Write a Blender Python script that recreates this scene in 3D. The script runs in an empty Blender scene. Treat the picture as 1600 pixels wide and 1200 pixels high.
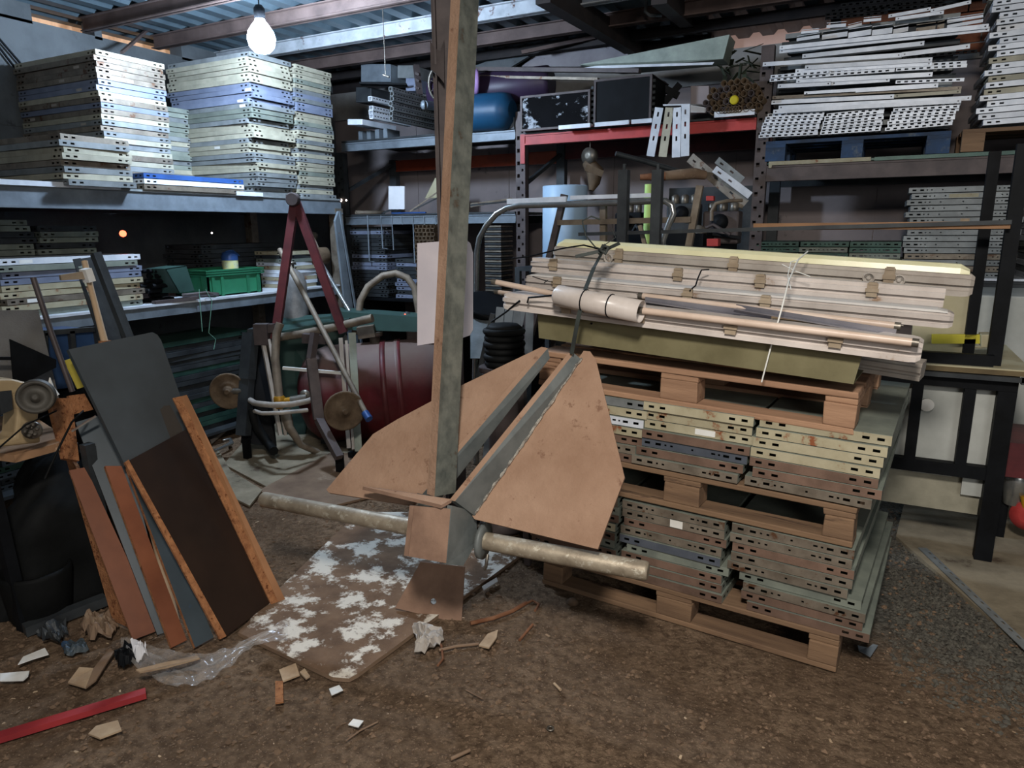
import bpy, math, random
from mathutils import Vector, Matrix
random.seed(7)
SC = bpy.context.scene
COL = SC.collection
PI = math.pi
V = Vector

# ------------------------------------------------------------------ camera
FPX, PITCH, ROLL, YAW, CH = 1091.25, .219210, -.0080690, .477626, 1.54
_cy, _sy, _cp, _sp, _cr, _sr = math.cos(YAW), math.sin(YAW), math.cos(PITCH), math.sin(PITCH), math.cos(ROLL), math.sin(ROLL)
CF = V((-_sy * _cp, _cy * _cp, -_sp))
_r0 = V((_cy, _sy, 0)); _u0 = V((-_sy * _sp, _cy * _sp, _cp))
CR = _r0 * _cr + _u0 * _sr
CU = _u0 * _cr - _r0 * _sr
CAM = V((0, 0, CH))
cam = bpy.data.cameras.new('camera'); cam.sensor_width = 36; cam.lens = 36 * FPX / 1600
cam.clip_start = .05; cam.clip_end = 100
co = bpy.data.objects.new('camera', cam); COL.objects.link(co)
co.matrix_world = Matrix(((CR.x, CU.x, -CF.x, 0), (CR.y, CU.y, -CF.y, 0), (CR.z, CU.z, -CF.z, CH), (0, 0, 0, 1)))
SC.camera = co

# ------------------------------------------------------------------ light and exposure
SC.view_settings.view_transform = 'Standard'; SC.view_settings.look = 'None'
SC.view_settings.gamma = 1; SC.view_settings.use_curve_mapping = False
SC.view_settings.exposure = 0.0
w = bpy.data.worlds.new('world'); SC.world = w; w.use_nodes = True
w.node_tree.nodes['Background'].inputs[0].default_value = (.62, .72, .85, 1)
w.node_tree.nodes['Background'].inputs[1].default_value = .11
BULB = V((-3.56, 3.50, 2.71))
def lamp(name, kind, loc, energy, color, size=.1, rot=None, size_y=None):
    l = bpy.data.lights.new(name, kind); l.energy = energy; l.color = color
    if kind == 'POINT': l.shadow_soft_size = size
    if kind == 'AREA':
        l.size = size
        if size_y: l.shape = 'RECTANGLE'; l.size_y = size_y
    o = bpy.data.objects.new(name, l); COL.objects.link(o); o.location = loc
    if rot is not None: o.rotation_euler = V(rot).to_track_quat('-Z', 'Y').to_euler()
    return o
lamp('shop_lamp_light', 'AREA', (.0, -.25, 2.95), 122, (1.0, .94, .87), .4, (.3, .55, -1))
lamp('side_fill_light', 'AREA', (2.9, -2.4, 2.3), 62, (.96, .96, .95), 2.0, (-1.1, 1.2, -.3), 1.4)  # unseen fill light added at the right to brighten right-facing sides

# ------------------------------------------------------------------ pixel to place helpers
def ray(x, y): return CF * FPX + CR * (x - 800) - CU * (y - 600)
def pX(x, y, X): d = ray(x, y); return CAM + d * (X / d.x)
def pY(x, y, Y): d = ray(x, y); return CAM + d * (Y / d.y)
def pZ(x, y, Z): d = ray(x, y); return CAM + d * ((Z - CH) / d.z)
def pD(x, y, D): return CAM + ray(x, y) * (D / FPX)
def pP(x, y, p0, n):
    d = ray(x, y); return CAM + d * ((p0 - CAM).dot(n) / d.dot(n))

# ------------------------------------------------------------------ materials
MATS = {}
def lin(c): return tuple((v / 12.92 if v <= .04045 else ((v + .055) / 1.055) ** 2.4) for v in c)
def hexc(r, g, b): return lin((r / 255, g / 255, b / 255)) + (1,)
def mat(name, c1, c2=None, scale=6, rough=.7, metal=0, bump=.15, bscale=None, c3=None, t3=.62, s3=3, spec=.4, stretch=None, rnd=.12, emit=None, estr=0, trans=0, alpha=1, up=None):
    if name in MATS: return MATS[name]
    m = bpy.data.materials.new(name); m.use_nodes = True
    nt = m.node_tree; N = nt.nodes; L = nt.links
    b = N['Principled BSDF']; b.inputs['Roughness'].default_value = rough; b.inputs['Metallic'].default_value = metal
    b.inputs['Specular IOR Level'].default_value = spec
    tc = N.new('ShaderNodeTexCoord'); oi = N.new('ShaderNodeObjectInfo')
    ad = N.new('ShaderNodeVectorMath'); ad.operation = 'ADD'
    mu = N.new('ShaderNodeMath'); mu.operation = 'MULTIPLY'; mu.inputs[1].default_value = 37
    L.new(oi.outputs['Random'], mu.inputs[0]); L.new(tc.outputs['Object'], ad.inputs[0]); L.new(mu.outputs[0], ad.inputs[1])
    vec = ad.outputs[0]
    if stretch:
        mp = N.new('ShaderNodeMapping'); mp.inputs['Scale'].default_value = stretch; L.new(vec, mp.inputs[0]); vec = mp.outputs[0]
    def noise(s, d=6, r=.6):
        n = N.new('ShaderNodeTexNoise'); n.inputs['Scale'].default_value = s; n.inputs['Detail'].default_value = d
        n.inputs['Roughness'].default_value = r; L.new(vec, n.inputs['Vector']); return n.outputs['Fac']
    n1 = noise(scale)
    rp = N.new('ShaderNodeValToRGB'); rp.color_ramp.elements[0].position = .36; rp.color_ramp.elements[1].position = .66
    rp.color_ramp.elements[0].color = hexc(*c1); rp.color_ramp.elements[1].color = hexc(*(c2 or c1))
    L.new(n1, rp.inputs[0]); colr = rp.outputs[0]
    if c3:
        n3 = noise(s3, 8, .7); r3 = N.new('ShaderNodeValToRGB')
        r3.color_ramp.elements[0].position = t3; r3.color_ramp.elements[0].color = (0, 0, 0, 1)
        r3.color_ramp.elements[1].position = min(1, t3 + .06); r3.color_ramp.elements[1].color = (1, 1, 1, 1)
        L.new(n3, r3.inputs[0])
        mx = N.new('ShaderNodeMixRGB'); L.new(r3.outputs[0], mx.inputs[0]); L.new(colr, mx.inputs[1]); mx.inputs[2].default_value = hexc(*c3)
        colr = mx.outputs[0]
    if rnd:
        hs = N.new('ShaderNodeHueSaturation'); mr = N.new('ShaderNodeMapRange')
        mr.inputs[3].default_value = 1 - rnd; mr.inputs[4].default_value = 1 + rnd
        L.new(oi.outputs['Random'], mr.inputs[0]); L.new(mr.outputs[0], hs.inputs['Value']); L.new(colr, hs.inputs['Color']); colr = hs.outputs[0]
    if up:
        ge = N.new('ShaderNodeNewGeometry'); sp = N.new('ShaderNodeSeparateXYZ'); L.new(ge.outputs['Normal'], sp.inputs[0])
        mr2 = N.new('ShaderNodeMapRange'); mr2.inputs[1].default_value = .15; mr2.inputs[2].default_value = .8; mr2.inputs[4].default_value = .85; L.new(sp.outputs[2], mr2.inputs[0])
        m2 = N.new('ShaderNodeMath'); m2.operation = 'MULTIPLY_ADD'; m2.inputs[1].default_value = .6; m2.use_clamp = True
        n5 = noise(5); sb2 = N.new('ShaderNodeMath'); sb2.operation = 'SUBTRACT'; L.new(n5, sb2.inputs[0]); sb2.inputs[1].default_value = .5; L.new(sb2.outputs[0], m2.inputs[0]); L.new(mr2.outputs[0], m2.inputs[2])
        x2 = N.new('ShaderNodeMixRGB'); L.new(m2.outputs[0], x2.inputs[0]); L.new(colr, x2.inputs[1]); x2.inputs[2].default_value = hexc(*up); colr = x2.outputs[0]
    L.new(colr, b.inputs['Base Color'])
    if bump:
        bp = N.new('ShaderNodeBump'); bp.inputs['Strength'].default_value = bump; bp.inputs['Distance'].default_value = .01
        L.new(noise(bscale or scale * 5, 8, .65), bp.inputs['Height']); L.new(bp.outputs[0], b.inputs['Normal'])
    if emit: b.inputs['Emission Color'].default_value = hexc(*emit); b.inputs['Emission Strength'].default_value = estr
    if trans: b.inputs['Transmission Weight'].default_value = trans
    if alpha < 1: b.inputs['Alpha'].default_value = alpha
    MATS[name] = m; return m

M = dict(
 beige=mat('beige_enamel', (176, 170, 150), (150, 146, 128), 9, .5, .1, .08, c3=(112, 84, 62), t3=.66, s3=5),
 cream=mat('cream_rusted_enamel', (172, 164, 138), (150, 141, 114), 9, .6, .0, .1, c3=(128, 74, 44), t3=.57, s3=9),
 grey=mat('grey_enamel', (138, 142, 142), (112, 116, 116), 8, .5, .2, .08, c3=(90, 74, 62), t3=.66, s3=6),
 green=mat('green_grey_enamel', (134, 140, 128), (108, 114, 106), 8, .5, .1, .08, c3=(90, 70, 55), t3=.66, s3=6),
 dgreen=mat('dark_green_enamel', (56, 86, 76), (40, 66, 60), 8, .4, .2, .08),
 blue=mat('blue_enamel', (128, 136, 156), (110, 118, 138), 8, .45, .1, .06),
 sblue=mat('strong_blue_enamel', (52, 88, 150), (42, 72, 124), 8, .4, .1, .06),
 white=mat('white_enamel', (226, 230, 236), (200, 206, 214), 10, .4, .1, .05, c3=(120, 100, 80), t3=.72, s3=8),
 brown=mat('rust_brown_steel', (118, 94, 80), (92, 72, 60), 10, .75, .1, .12),
 rustg=mat('worn_grey_steel', (140, 130, 116), (108, 98, 86), 12, .5, .35, .1, c3=(96, 66, 46), t3=.58, s3=11),
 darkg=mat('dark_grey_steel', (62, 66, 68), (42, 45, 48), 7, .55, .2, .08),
 black=mat('black_steel', (20, 22, 25), (12, 13, 15), 8, .6, 0, .08, spec=.12),
 olive=mat('olive_paint', (124, 117, 86), (104, 97, 68), 6, .55, 0, .06, c3=(140, 124, 98), t3=.66, s3=4),
 pallet=mat('pallet_wood', (168, 132, 104), (130, 98, 76), 5, .85, 0, .3, 40, c3=(92, 62, 44), t3=.6, s3=7, stretch=(.25, 2.5, 2.5)),
 palletd=mat('old_pallet_wood', (136, 108, 82), (98, 76, 58), 5, .85, 0, .3, 40, c3=(74, 56, 44), t3=.6, s3=7, stretch=(.25, 2.5, 2.5)),
 slate=mat('slate_enamel', (92, 98, 108), (74, 80, 90), 8, .45, .1, .06, c3=(100, 74, 58), t3=.62, s3=8),
 bluewood=mat('blue_pallet_wood', (52, 76, 108), (46, 56, 70), 6, .8, 0, .2, c3=(88, 96, 104), t3=.55, s3=5),
 wood=mat('pale_wood', (206, 180, 150), (178, 150, 118), 5, .7, 0, .15, stretch=(1, 1, .2)),
 dust=mat('dusty_steel', (166, 136, 114), (146, 116, 95), 4, .95, 0, .6, 45, c3=(128, 98, 80), t3=.6, s3=13, spec=.1, rnd=0),
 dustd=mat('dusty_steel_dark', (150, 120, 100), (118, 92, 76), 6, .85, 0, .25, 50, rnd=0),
 plate=mat('bare_grey_plate', (112, 116, 114), (90, 95, 94), 9, .5, .1, .1, c3=(112, 100, 86), t3=.62, s3=6, rnd=0),
 shankm=mat('weathered_shank_steel', (136, 138, 128), (98, 102, 96), 16, .55, .3, .15, c3=(104, 88, 72), t3=.6, s3=8, rnd=0),
 weld=mat('weld_bead', (190, 184, 172), (110, 104, 98), 60, .4, .6, .6, 200),
 pipe=mat('galvanised_pipe', (172, 160, 140), (134, 122, 104), 14, .5, .35, .25, 30, c3=(188, 180, 162), t3=.55, s3=26, rnd=0),
 chrome=mat('chromed_tube', (190, 190, 186), (160, 160, 158), 8, .25, .8, .03),
 dusttube=mat('dusty_grey_tube', (132, 120, 104), (100, 88, 76), 10, .6, .2, .1),
 red=mat('red_rack_paint', (188, 66, 62), (160, 52, 50), 7, .5, 0, .06, c3=(110, 44, 38), t3=.66, s3=7),
 dred=mat('dark_red_paint', (98, 40, 42), (74, 30, 34), 7, .5, 0, .08),
 orange=mat('orange_rack_paint', (150, 66, 40), (120, 52, 34), 7, .55, 0, .06),
 tank=mat('tank_red_paint', (96, 26, 32), (72, 20, 26), 4, .55, 0, .06, rnd=0, up=(120, 104, 96)),
 rackbrown=mat('brown_rack_steel', (90, 80, 78), (68, 60, 60), 8, .55, .2, .08),
 gfence=mat('galvanised_shelf_face', (132, 142, 150), (104, 112, 120), 6, .5, .3, .05, c3=(140, 90, 66), t3=.68, s3=7),
 concl=mat('pale_concrete', (158, 156, 152), (124, 122, 120), 3, .9, 0, .4, 22, rnd=0),
 conc=mat('cast_concrete', (106, 110, 112), (80, 84, 86), 2.2, .9, 0, .5, 22, c3=(76, 78, 80), t3=.63, s3=6, rnd=0),
 wallp=mat('pinkish_wall_panel', (150, 138, 136), (124, 116, 116), 1.6, .85, 0, .2, 10, c3=(80, 76, 76), t3=.64, s3=2.5, rnd=0),
 roof=mat('roof_sheet_metal', (92, 108, 116), (70, 84, 92), 3, .5, .3, .05, rnd=0),
 beam=mat('brown_roof_steel', (108, 90, 84), (80, 66, 62), 5, .7, .1, .12),
 wbeam=mat('white_roof_beam', (196, 200, 204), (160, 164, 168), 8, .6, 0, .1, c3=(96, 62, 50), t3=.6, s3=10),
 dbeam=mat('dark_roof_steel', (56, 48, 46), (38, 34, 34), 6, .7, .1, .12),
 plastic=mat('pinkish_white_plastic', (206, 196, 188), (180, 170, 162), 6, .3, 0, .06, c3=(146, 120, 98), t3=.64, s3=6),
 plasticg=mat('grey_beige_plastic', (178, 170, 160), (150, 140, 130), 6, .5, 0, .08, c3=(120, 98, 78), t3=.62, s3=5),
 plasticp=mat('glossy_white_strip', (218, 214, 208), (200, 194, 188), 6, .25, 0, .03),
 yellowd=mat('yellowed_diffuser', (226, 222, 184), (212, 206, 164), 5, .3, 0, .04),
 clip=mat('tan_plastic_clip', (164, 148, 126), (138, 120, 98), 9, .6, 0, .08),
 tube=mat('dusty_lamp_tube', (206, 186, 170), (186, 164, 146), 6, .35, 0, .05),
 mirror=mat('reflector_sheet', (176, 174, 180), (146, 144, 152), 5, .25, .7, .05),
 strap=mat('grey_green_strap', (54, 60, 56), (40, 44, 42), 10, .6, 0, .1),
 string=mat('white_string', (220, 220, 214), None, 10, .6, 0, 0),
 osb=mat('chipboard_edge', (178, 122, 80), (142, 92, 58), 30, .9, 0, .8, 90, c3=(106, 58, 28), t3=.56, s3=45, rnd=0),
 smooth_edge=mat('smooth_tan_edge', (158, 112, 76), (134, 92, 60), 4, .6, 0, .08),
 lam_o=mat('orange_brown_laminate', (132, 78, 50), (104, 58, 36), 3, .45, 0, .04),
 lam_d=mat('dark_brown_laminate', (52, 38, 30), (38, 28, 23), 3, .4, 0, .04),
 lam_g=mat('grey_laminate', (78, 84, 88), (64, 68, 70), 2.4, .5, 0, .05),
 lam_b=mat('blue_grey_laminate', (66, 76, 82), (54, 62, 66), 3, .45, 0, .05, c3=(52, 76, 104), t3=.6, s3=3),
 wboard=mat('dirty_white_board', (128, 102, 80), (98, 76, 58), 7, .9, 0, .5, 30, c3=(222, 214, 200), t3=.5, s3=6.5, rnd=0),
 ply=mat('muddy_plywood', (138, 114, 92), (108, 86, 68), 4, .8, 0, .3, 30, c3=(150, 130, 108), t3=.6, s3=3, rnd=.08),
 slab=mat('muddy_concrete_slab', (148, 136, 114), (112, 102, 84), 5, .9, 0, .4, 24, c3=(84, 70, 56), t3=.6, s3=5, rnd=0),
 cyl=mat('pale_blue_drum', (178, 204, 226), (158, 186, 210), 3, .4, 0, .03),
 crate=mat('green_crate_plastic', (46, 118, 84), (38, 98, 70), 4, .4, 0, .04),
 dcrate=mat('dark_green_cover', (50, 76, 70), (38, 60, 56), 4, .5, 0, .04),
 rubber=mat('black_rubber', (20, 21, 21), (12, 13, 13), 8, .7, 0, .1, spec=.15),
 lime=mat('lime_pole', (186, 220, 130), None, 5, .5, 0, .03),
 purple=mat('purple_barrel', (56, 42, 66), (42, 32, 50), 4, .45, 0, .04),
 lilac=mat('lilac_lid', (178, 140, 196), None, 4, .5, 0, .02),
 bbarrel=mat('blue_barrel', (28, 78, 112), (22, 60, 88), 4, .45, 0, .04),
 paper=mat('white_paper', (230, 230, 232), (214, 214, 218), 5, .8, 0, .03),
 pinkb=mat('pinkish_white_sheet', (224, 214, 218), (208, 200, 206), 4, .6, 0, .03),
 tablew=mat('table_wood', (160, 124, 92), (130, 98, 72), 4, .6, 0, .1, c3=(206, 178, 148), t3=.6, s3=4),
 sew=mat('cream_machine_paint', (188, 166, 130), (160, 138, 104), 5, .4, .1, .05),
 metal=mat('dull_metal', (128, 122, 112), (92, 86, 78), 14, .4, .6, .1),
 brassy=mat('yellow_fitting', (176, 128, 30), (140, 98, 24), 9, .45, .3, .1),
 rustd=mat('rusty_disc', (112, 94, 74), (82, 66, 50), 14, .8, .2, .2),
 seafoam=mat('pale_green_paint', (158, 168, 156), (130, 140, 130), 7, .5, 0, .06),
 gasb=mat('grey_cylinder_paint', (140, 136, 132), (108, 104, 100), 14, .5, .2, .1),
 ybox=mat('yellow_board', (206, 194, 60), (184, 172, 50), 5, .5, 0, .03),
 creamb=mat('cream_board', (200, 192, 160), (182, 172, 138), 5, .6, 0, .05),
 whitec=mat('stained_white_cabinet', (178, 180, 174), (150, 152, 146), 3, .6, 0, .06, c3=(110, 98, 80), t3=.68, s3=4),
 bars=mat('brown_wood_strip', (168, 124, 86), (136, 98, 64), 4, .6, 0, .06),
 redp=mat('crimson_bar', (158, 52, 54), (132, 42, 46), 6, .5, 0, .05),
 bluecab=mat('blue_cabinet_paint', (56, 84, 124), (40, 62, 96), 4, .4, .1, .05),
 stick=mat('orange_bark', (140, 98, 70), (110, 66, 40), 14, .9, 0, .5),
 rock=mat('dirt_clod', (118, 96, 76), (90, 72, 56), 12, .95, 0, .5),
 chipw=mat('pale_chip', (188, 164, 134), (150, 124, 98), 10, .8, 0, .2),
 label=mat('sticker_paper', (232, 232, 228), (214, 210, 200), 9, .7, 0, 0),
 daylight=mat('daylit_cladding', (206, 160, 122), (170, 126, 96), 3, .8, 0, 0, stretch=(2, 8, 1), rnd=0, emit=(226, 178, 140), estr=.55),
 bulbm=mat('bulb_glow', (255, 255, 255), None, 5, .5, 0, 0, rnd=0, emit=(205, 228, 255), estr=700),
 ember=mat('red_lit_lens', (255, 120, 100), None, 5, .5, 0, 0, rnd=0, emit=(255, 90, 60), estr=6),
 spark=mat('white_lit_lens', (255, 235, 225), None, 5, .5, 0, 0, rnd=0, emit=(255, 225, 210), estr=8),
)

# ------------------------------------------------------------------ mesh builder
Z = V((0, 0, 1))
class MB:
    def __init__(s): s.v = []; s.f = []; s.m = []; s.s = []
    def add(s, vs, fs, mi=0, smooth=False):
        b = len(s.v); s.v += [V(v) for v in vs]
        for f in fs: s.f.append([b + i for i in f]); s.m.append(mi); s.s.append(smooth)
    def hexa(s, p, mi=0):   # 8 points: bottom 4 ccw, top 4
        s.add(p, [(0, 3, 2, 1), (4, 5, 6, 7), (0, 1, 5, 4), (1, 2, 6, 5), (2, 3, 7, 6), (3, 0, 4, 7)], mi)
    def box(s, x0, x1, y0, y1, z0, z1, mi=0):
        s.hexa([(x0, y0, z0), (x1, y0, z0), (x1, y1, z0), (x0, y1, z0), (x0, y0, z1), (x1, y0, z1), (x1, y1, z1), (x0, y1, z1)], mi); return s
    def bar(s, p, q, w, h, up=Z, mi=0, w2=None, h2=None):
        p = V(p); q = V(q); d = (q - p).normalized(); sd = d.cross(V(up))
        if sd.length < 1e-4: sd = d.cross(V((0, 1, 0)))
        sd.normalize(); u = sd.cross(d).normalized()
        w2 = w if w2 is None else w2; h2 = h if h2 is None else h2
        def ring(c, w, h): return [c - sd * w / 2 - u * h / 2, c + sd * w / 2 - u * h / 2, c + sd * w / 2 + u * h / 2, c - sd * w / 2 + u * h / 2]
        s.add(ring(p, w, h) + ring(q, w2, h2), [(3, 2, 1, 0), (4, 5, 6, 7), (0, 1, 5, 4), (1, 2, 6, 5), (2, 3, 7, 6), (3, 0, 4, 7)], mi); return s
    def tube(s, pts, r, seg=10, mi=0, closed=False):
        pts = [V(p) for p in pts]; n = len(pts); rs = r if isinstance(r, (list, tuple)) else [r] * n
        prev = None; rings = []
        for i in range(n):
            a = pts[max(0, i - 1)]; b = pts[min(n - 1, i + 1)]; d = (b - a).normalized()
            if prev is None:
                sd = d.cross(Z)
                if sd.length < .05: sd = d.cross(V((0, 1, 0)))
            else: sd = prev - d * prev.dot(d)
            sd.normalize(); prev = sd; u = d.cross(sd)
            rings.append([pts[i] + (sd * math.cos(2 * PI * k / seg) + u * math.sin(2 * PI * k / seg)) * rs[i] for k in range(seg)])
        vs = [p for rg in rings for p in rg]; fs = []
        for i in range(n - 1):
            for k in range(seg): fs.append((i * seg + k, i * seg + (k + 1) % seg, (i + 1) * seg + (k + 1) % seg, (i + 1) * seg + k))
        s.add(vs, fs, mi, True)
        s.add(rings[0], [tuple(range(seg))[::-1]], mi); s.add(rings[-1], [tuple(range(seg))], mi); return s
    def hollow(s, p, q, r, t, seg=12, mi=0):
        p = V(p); q = V(q); d = (q - p).normalized(); sd = d.cross(Z)
        if sd.length < .05: sd = d.cross(V((0, 1, 0)))
        sd.normalize(); u = d.cross(sd); R = []
        for c, rr in ((p, r), (q, r), (q, r - t), (p, r - t)):
            R += [c + (sd * math.cos(2 * PI * k / seg) + u * math.sin(2 * PI * k / seg)) * rr for k in range(seg)]
        fs = []
        for i in range(4):
            j = (i + 1) % 4
            for k in range(seg): fs.append((i * seg + k, i * seg + (k + 1) % seg, j * seg + (k + 1) % seg, j * seg + k))
        s.add(R, fs, mi, True); return s
    def slab(s, pts, t, n=None, mi=0, mi_side=None):   # polygon with thickness t downward along normal
        pts = [V(p) for p in pts]; k = len(pts)
        if n is None: n = (pts[1] - pts[0]).cross(pts[2] - pts[0]).normalized()
        n = V(n); lo = [p - n * t for p in pts]; ms = mi if mi_side is None else mi_side
        s.add(pts + lo, [tuple(range(k))], mi); b = len(s.v) - 2 * k
        s.f.append([b + k + i for i in range(k)][::-1]); s.m.append(ms); s.s.append(False)
        for i in range(k): j = (i + 1) % k; s.f.append([b + i, b + k + i, b + k + j, b + j]); s.m.append(ms); s.s.append(False)
        return s
    def lathe(s, c, prof, seg=20, axis=Z, mi=0):   # prof: (r, h)
        c = V(c); ax = V(axis).normalized(); sd = ax.cross(V((0, 1, 0)) if abs(ax.y) < .9 else V((1, 0, 0))).normalized(); u = ax.cross(sd)
        vs = []
        for r, h in prof: vs += [c + ax * h + (sd * math.cos(2 * PI * k / seg) + u * math.sin(2 * PI * k / seg)) * r for k in range(seg)]
        fs = []
        for i in range(len(prof) - 1):
            for k in range(seg): fs.append((i * seg + k, i * seg + (k + 1) % seg, (i + 1) * seg + (k + 1) % seg, (i + 1) * seg + k))
        s.add(vs, fs, mi, True)
        s.add(vs[:seg], [tuple(range(seg))[::-1]], mi); s.add(vs[-seg:], [tuple(range(seg))], mi); return s
    def holed(s, o, du, dv, L, H, slots, t=.0012, mi=0):
        # sheet from o along unit du (length L), dv (height H) with rectangular holes; front and back skin with rims
        o = V(o); du = V(du); dv = V(dv); n = du.cross(dv).normalized()
        us = sorted({0, L} | {x for q in slots for x in q[:2]}); vs_ = sorted({0, H} | {x for q in slots for x in q[2:]})
        for i in range(len(us) - 1):
            for j in range(len(vs_) - 1):
                um = (us[i] + us[i + 1]) / 2; vm = (vs_[j] + vs_[j + 1]) / 2
                if any(q[0] < um < q[1] and q[2] < vm < q[3] for q in slots): continue
                a = [o + du * us[i] + dv * vs_[j], o + du * us[i + 1] + dv * vs_[j], o + du * us[i + 1] + dv * vs_[j + 1], o + du * us[i] + dv * vs_[j + 1]]
                s.add(a + [p - n * t for p in a], [(0, 1, 2, 3), (7, 6, 5, 4)], mi)
        return s
    def mesh(s, name, mats, off=V((0, 0, 0))):
        me = bpy.data.meshes.new(name); me.from_pydata([tuple(v - off) for v in s.v], [], s.f)
        for m in (mats if isinstance(mats, (list, tuple)) else [mats]): me.materials.append(m)
        me.polygons.foreach_set('material_index', s.m); me.polygons.foreach_set('use_smooth', s.s)
        me.validate(); me.update(); return me

def tagit(o, label, cat, group=None, kind=None):
    if label: o['label'] = label
    if cat: o['category'] = cat
    if group: o['group'] = group
    if kind: o['kind'] = kind
    return o
def thing(name, label, cat, loc, group=None):
    o = bpy.data.objects.new(name, None); o.empty_display_size = .05; COL.objects.link(o); o.location = V(loc)
    return tagit(o, label, cat, group)
def worldloc(o):
    l = V(o.location)
    while o.parent: o = o.parent; l = l + V(o.location)
    return l
def part(root, name, mb, mats, label=None):
    me = mb.mesh(name, mats, worldloc(root)); o = bpy.data.objects.new(name, me); COL.objects.link(o); o.parent = root
    if label: o['label'] = label
    return o
def solo(name, mb, mats, label, cat, group=None, kind=None):
    xs = [v.x for v in mb.v]; ys = [v.y for v in mb.v]; c = V(((min(xs) + max(xs)) / 2, (min(ys) + max(ys)) / 2, min(v.z for v in mb.v)))
    o = bpy.data.objects.new(name, mb.mesh(name, mats, c)); o.location = c; COL.objects.link(o)
    return tagit(o, label, cat, group, kind)
def struct(name, mb, mats, parent=None):
    o = bpy.data.objects.new(name, mb.mesh(name, mats)); COL.objects.link(o)
    if parent: o.parent = parent
    else: o['kind'] = 'structure'
    return o
def bevel(o, w=.003, seg=2):
    m = o.modifiers.new('bevel', 'BEVEL'); m.width = w; m.segments = seg; m.limit_method = 'ANGLE'; return o
ORD = ['first', 'second', 'third', 'fourth', 'fifth', 'sixth', 'seventh', 'eighth', 'ninth', 'tenth', 'eleventh', 'twelfth', 'thirteenth', 'fourteenth', 'fifteenth', 'sixteenth', 'seventeenth', 'eighteenth', 'nineteenth', 'twentieth', 'twenty-first', 'twenty-second', 'twenty-third', 'twenty-fourth', 'twenty-fifth', 'twenty-sixth', 'twenty-seventh', 'twenty-eighth', 'twenty-ninth', 'thirtieth']
def nth(i, n):   # i counted from the bottom, n in all
    if i == n - 1: return 'topmost'
    if i == 0: return 'lowest'
    return (ORD[n - 1 - i] + ' from top') if i > n / 2 else (ORD[i] + ' from bottom')
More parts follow.
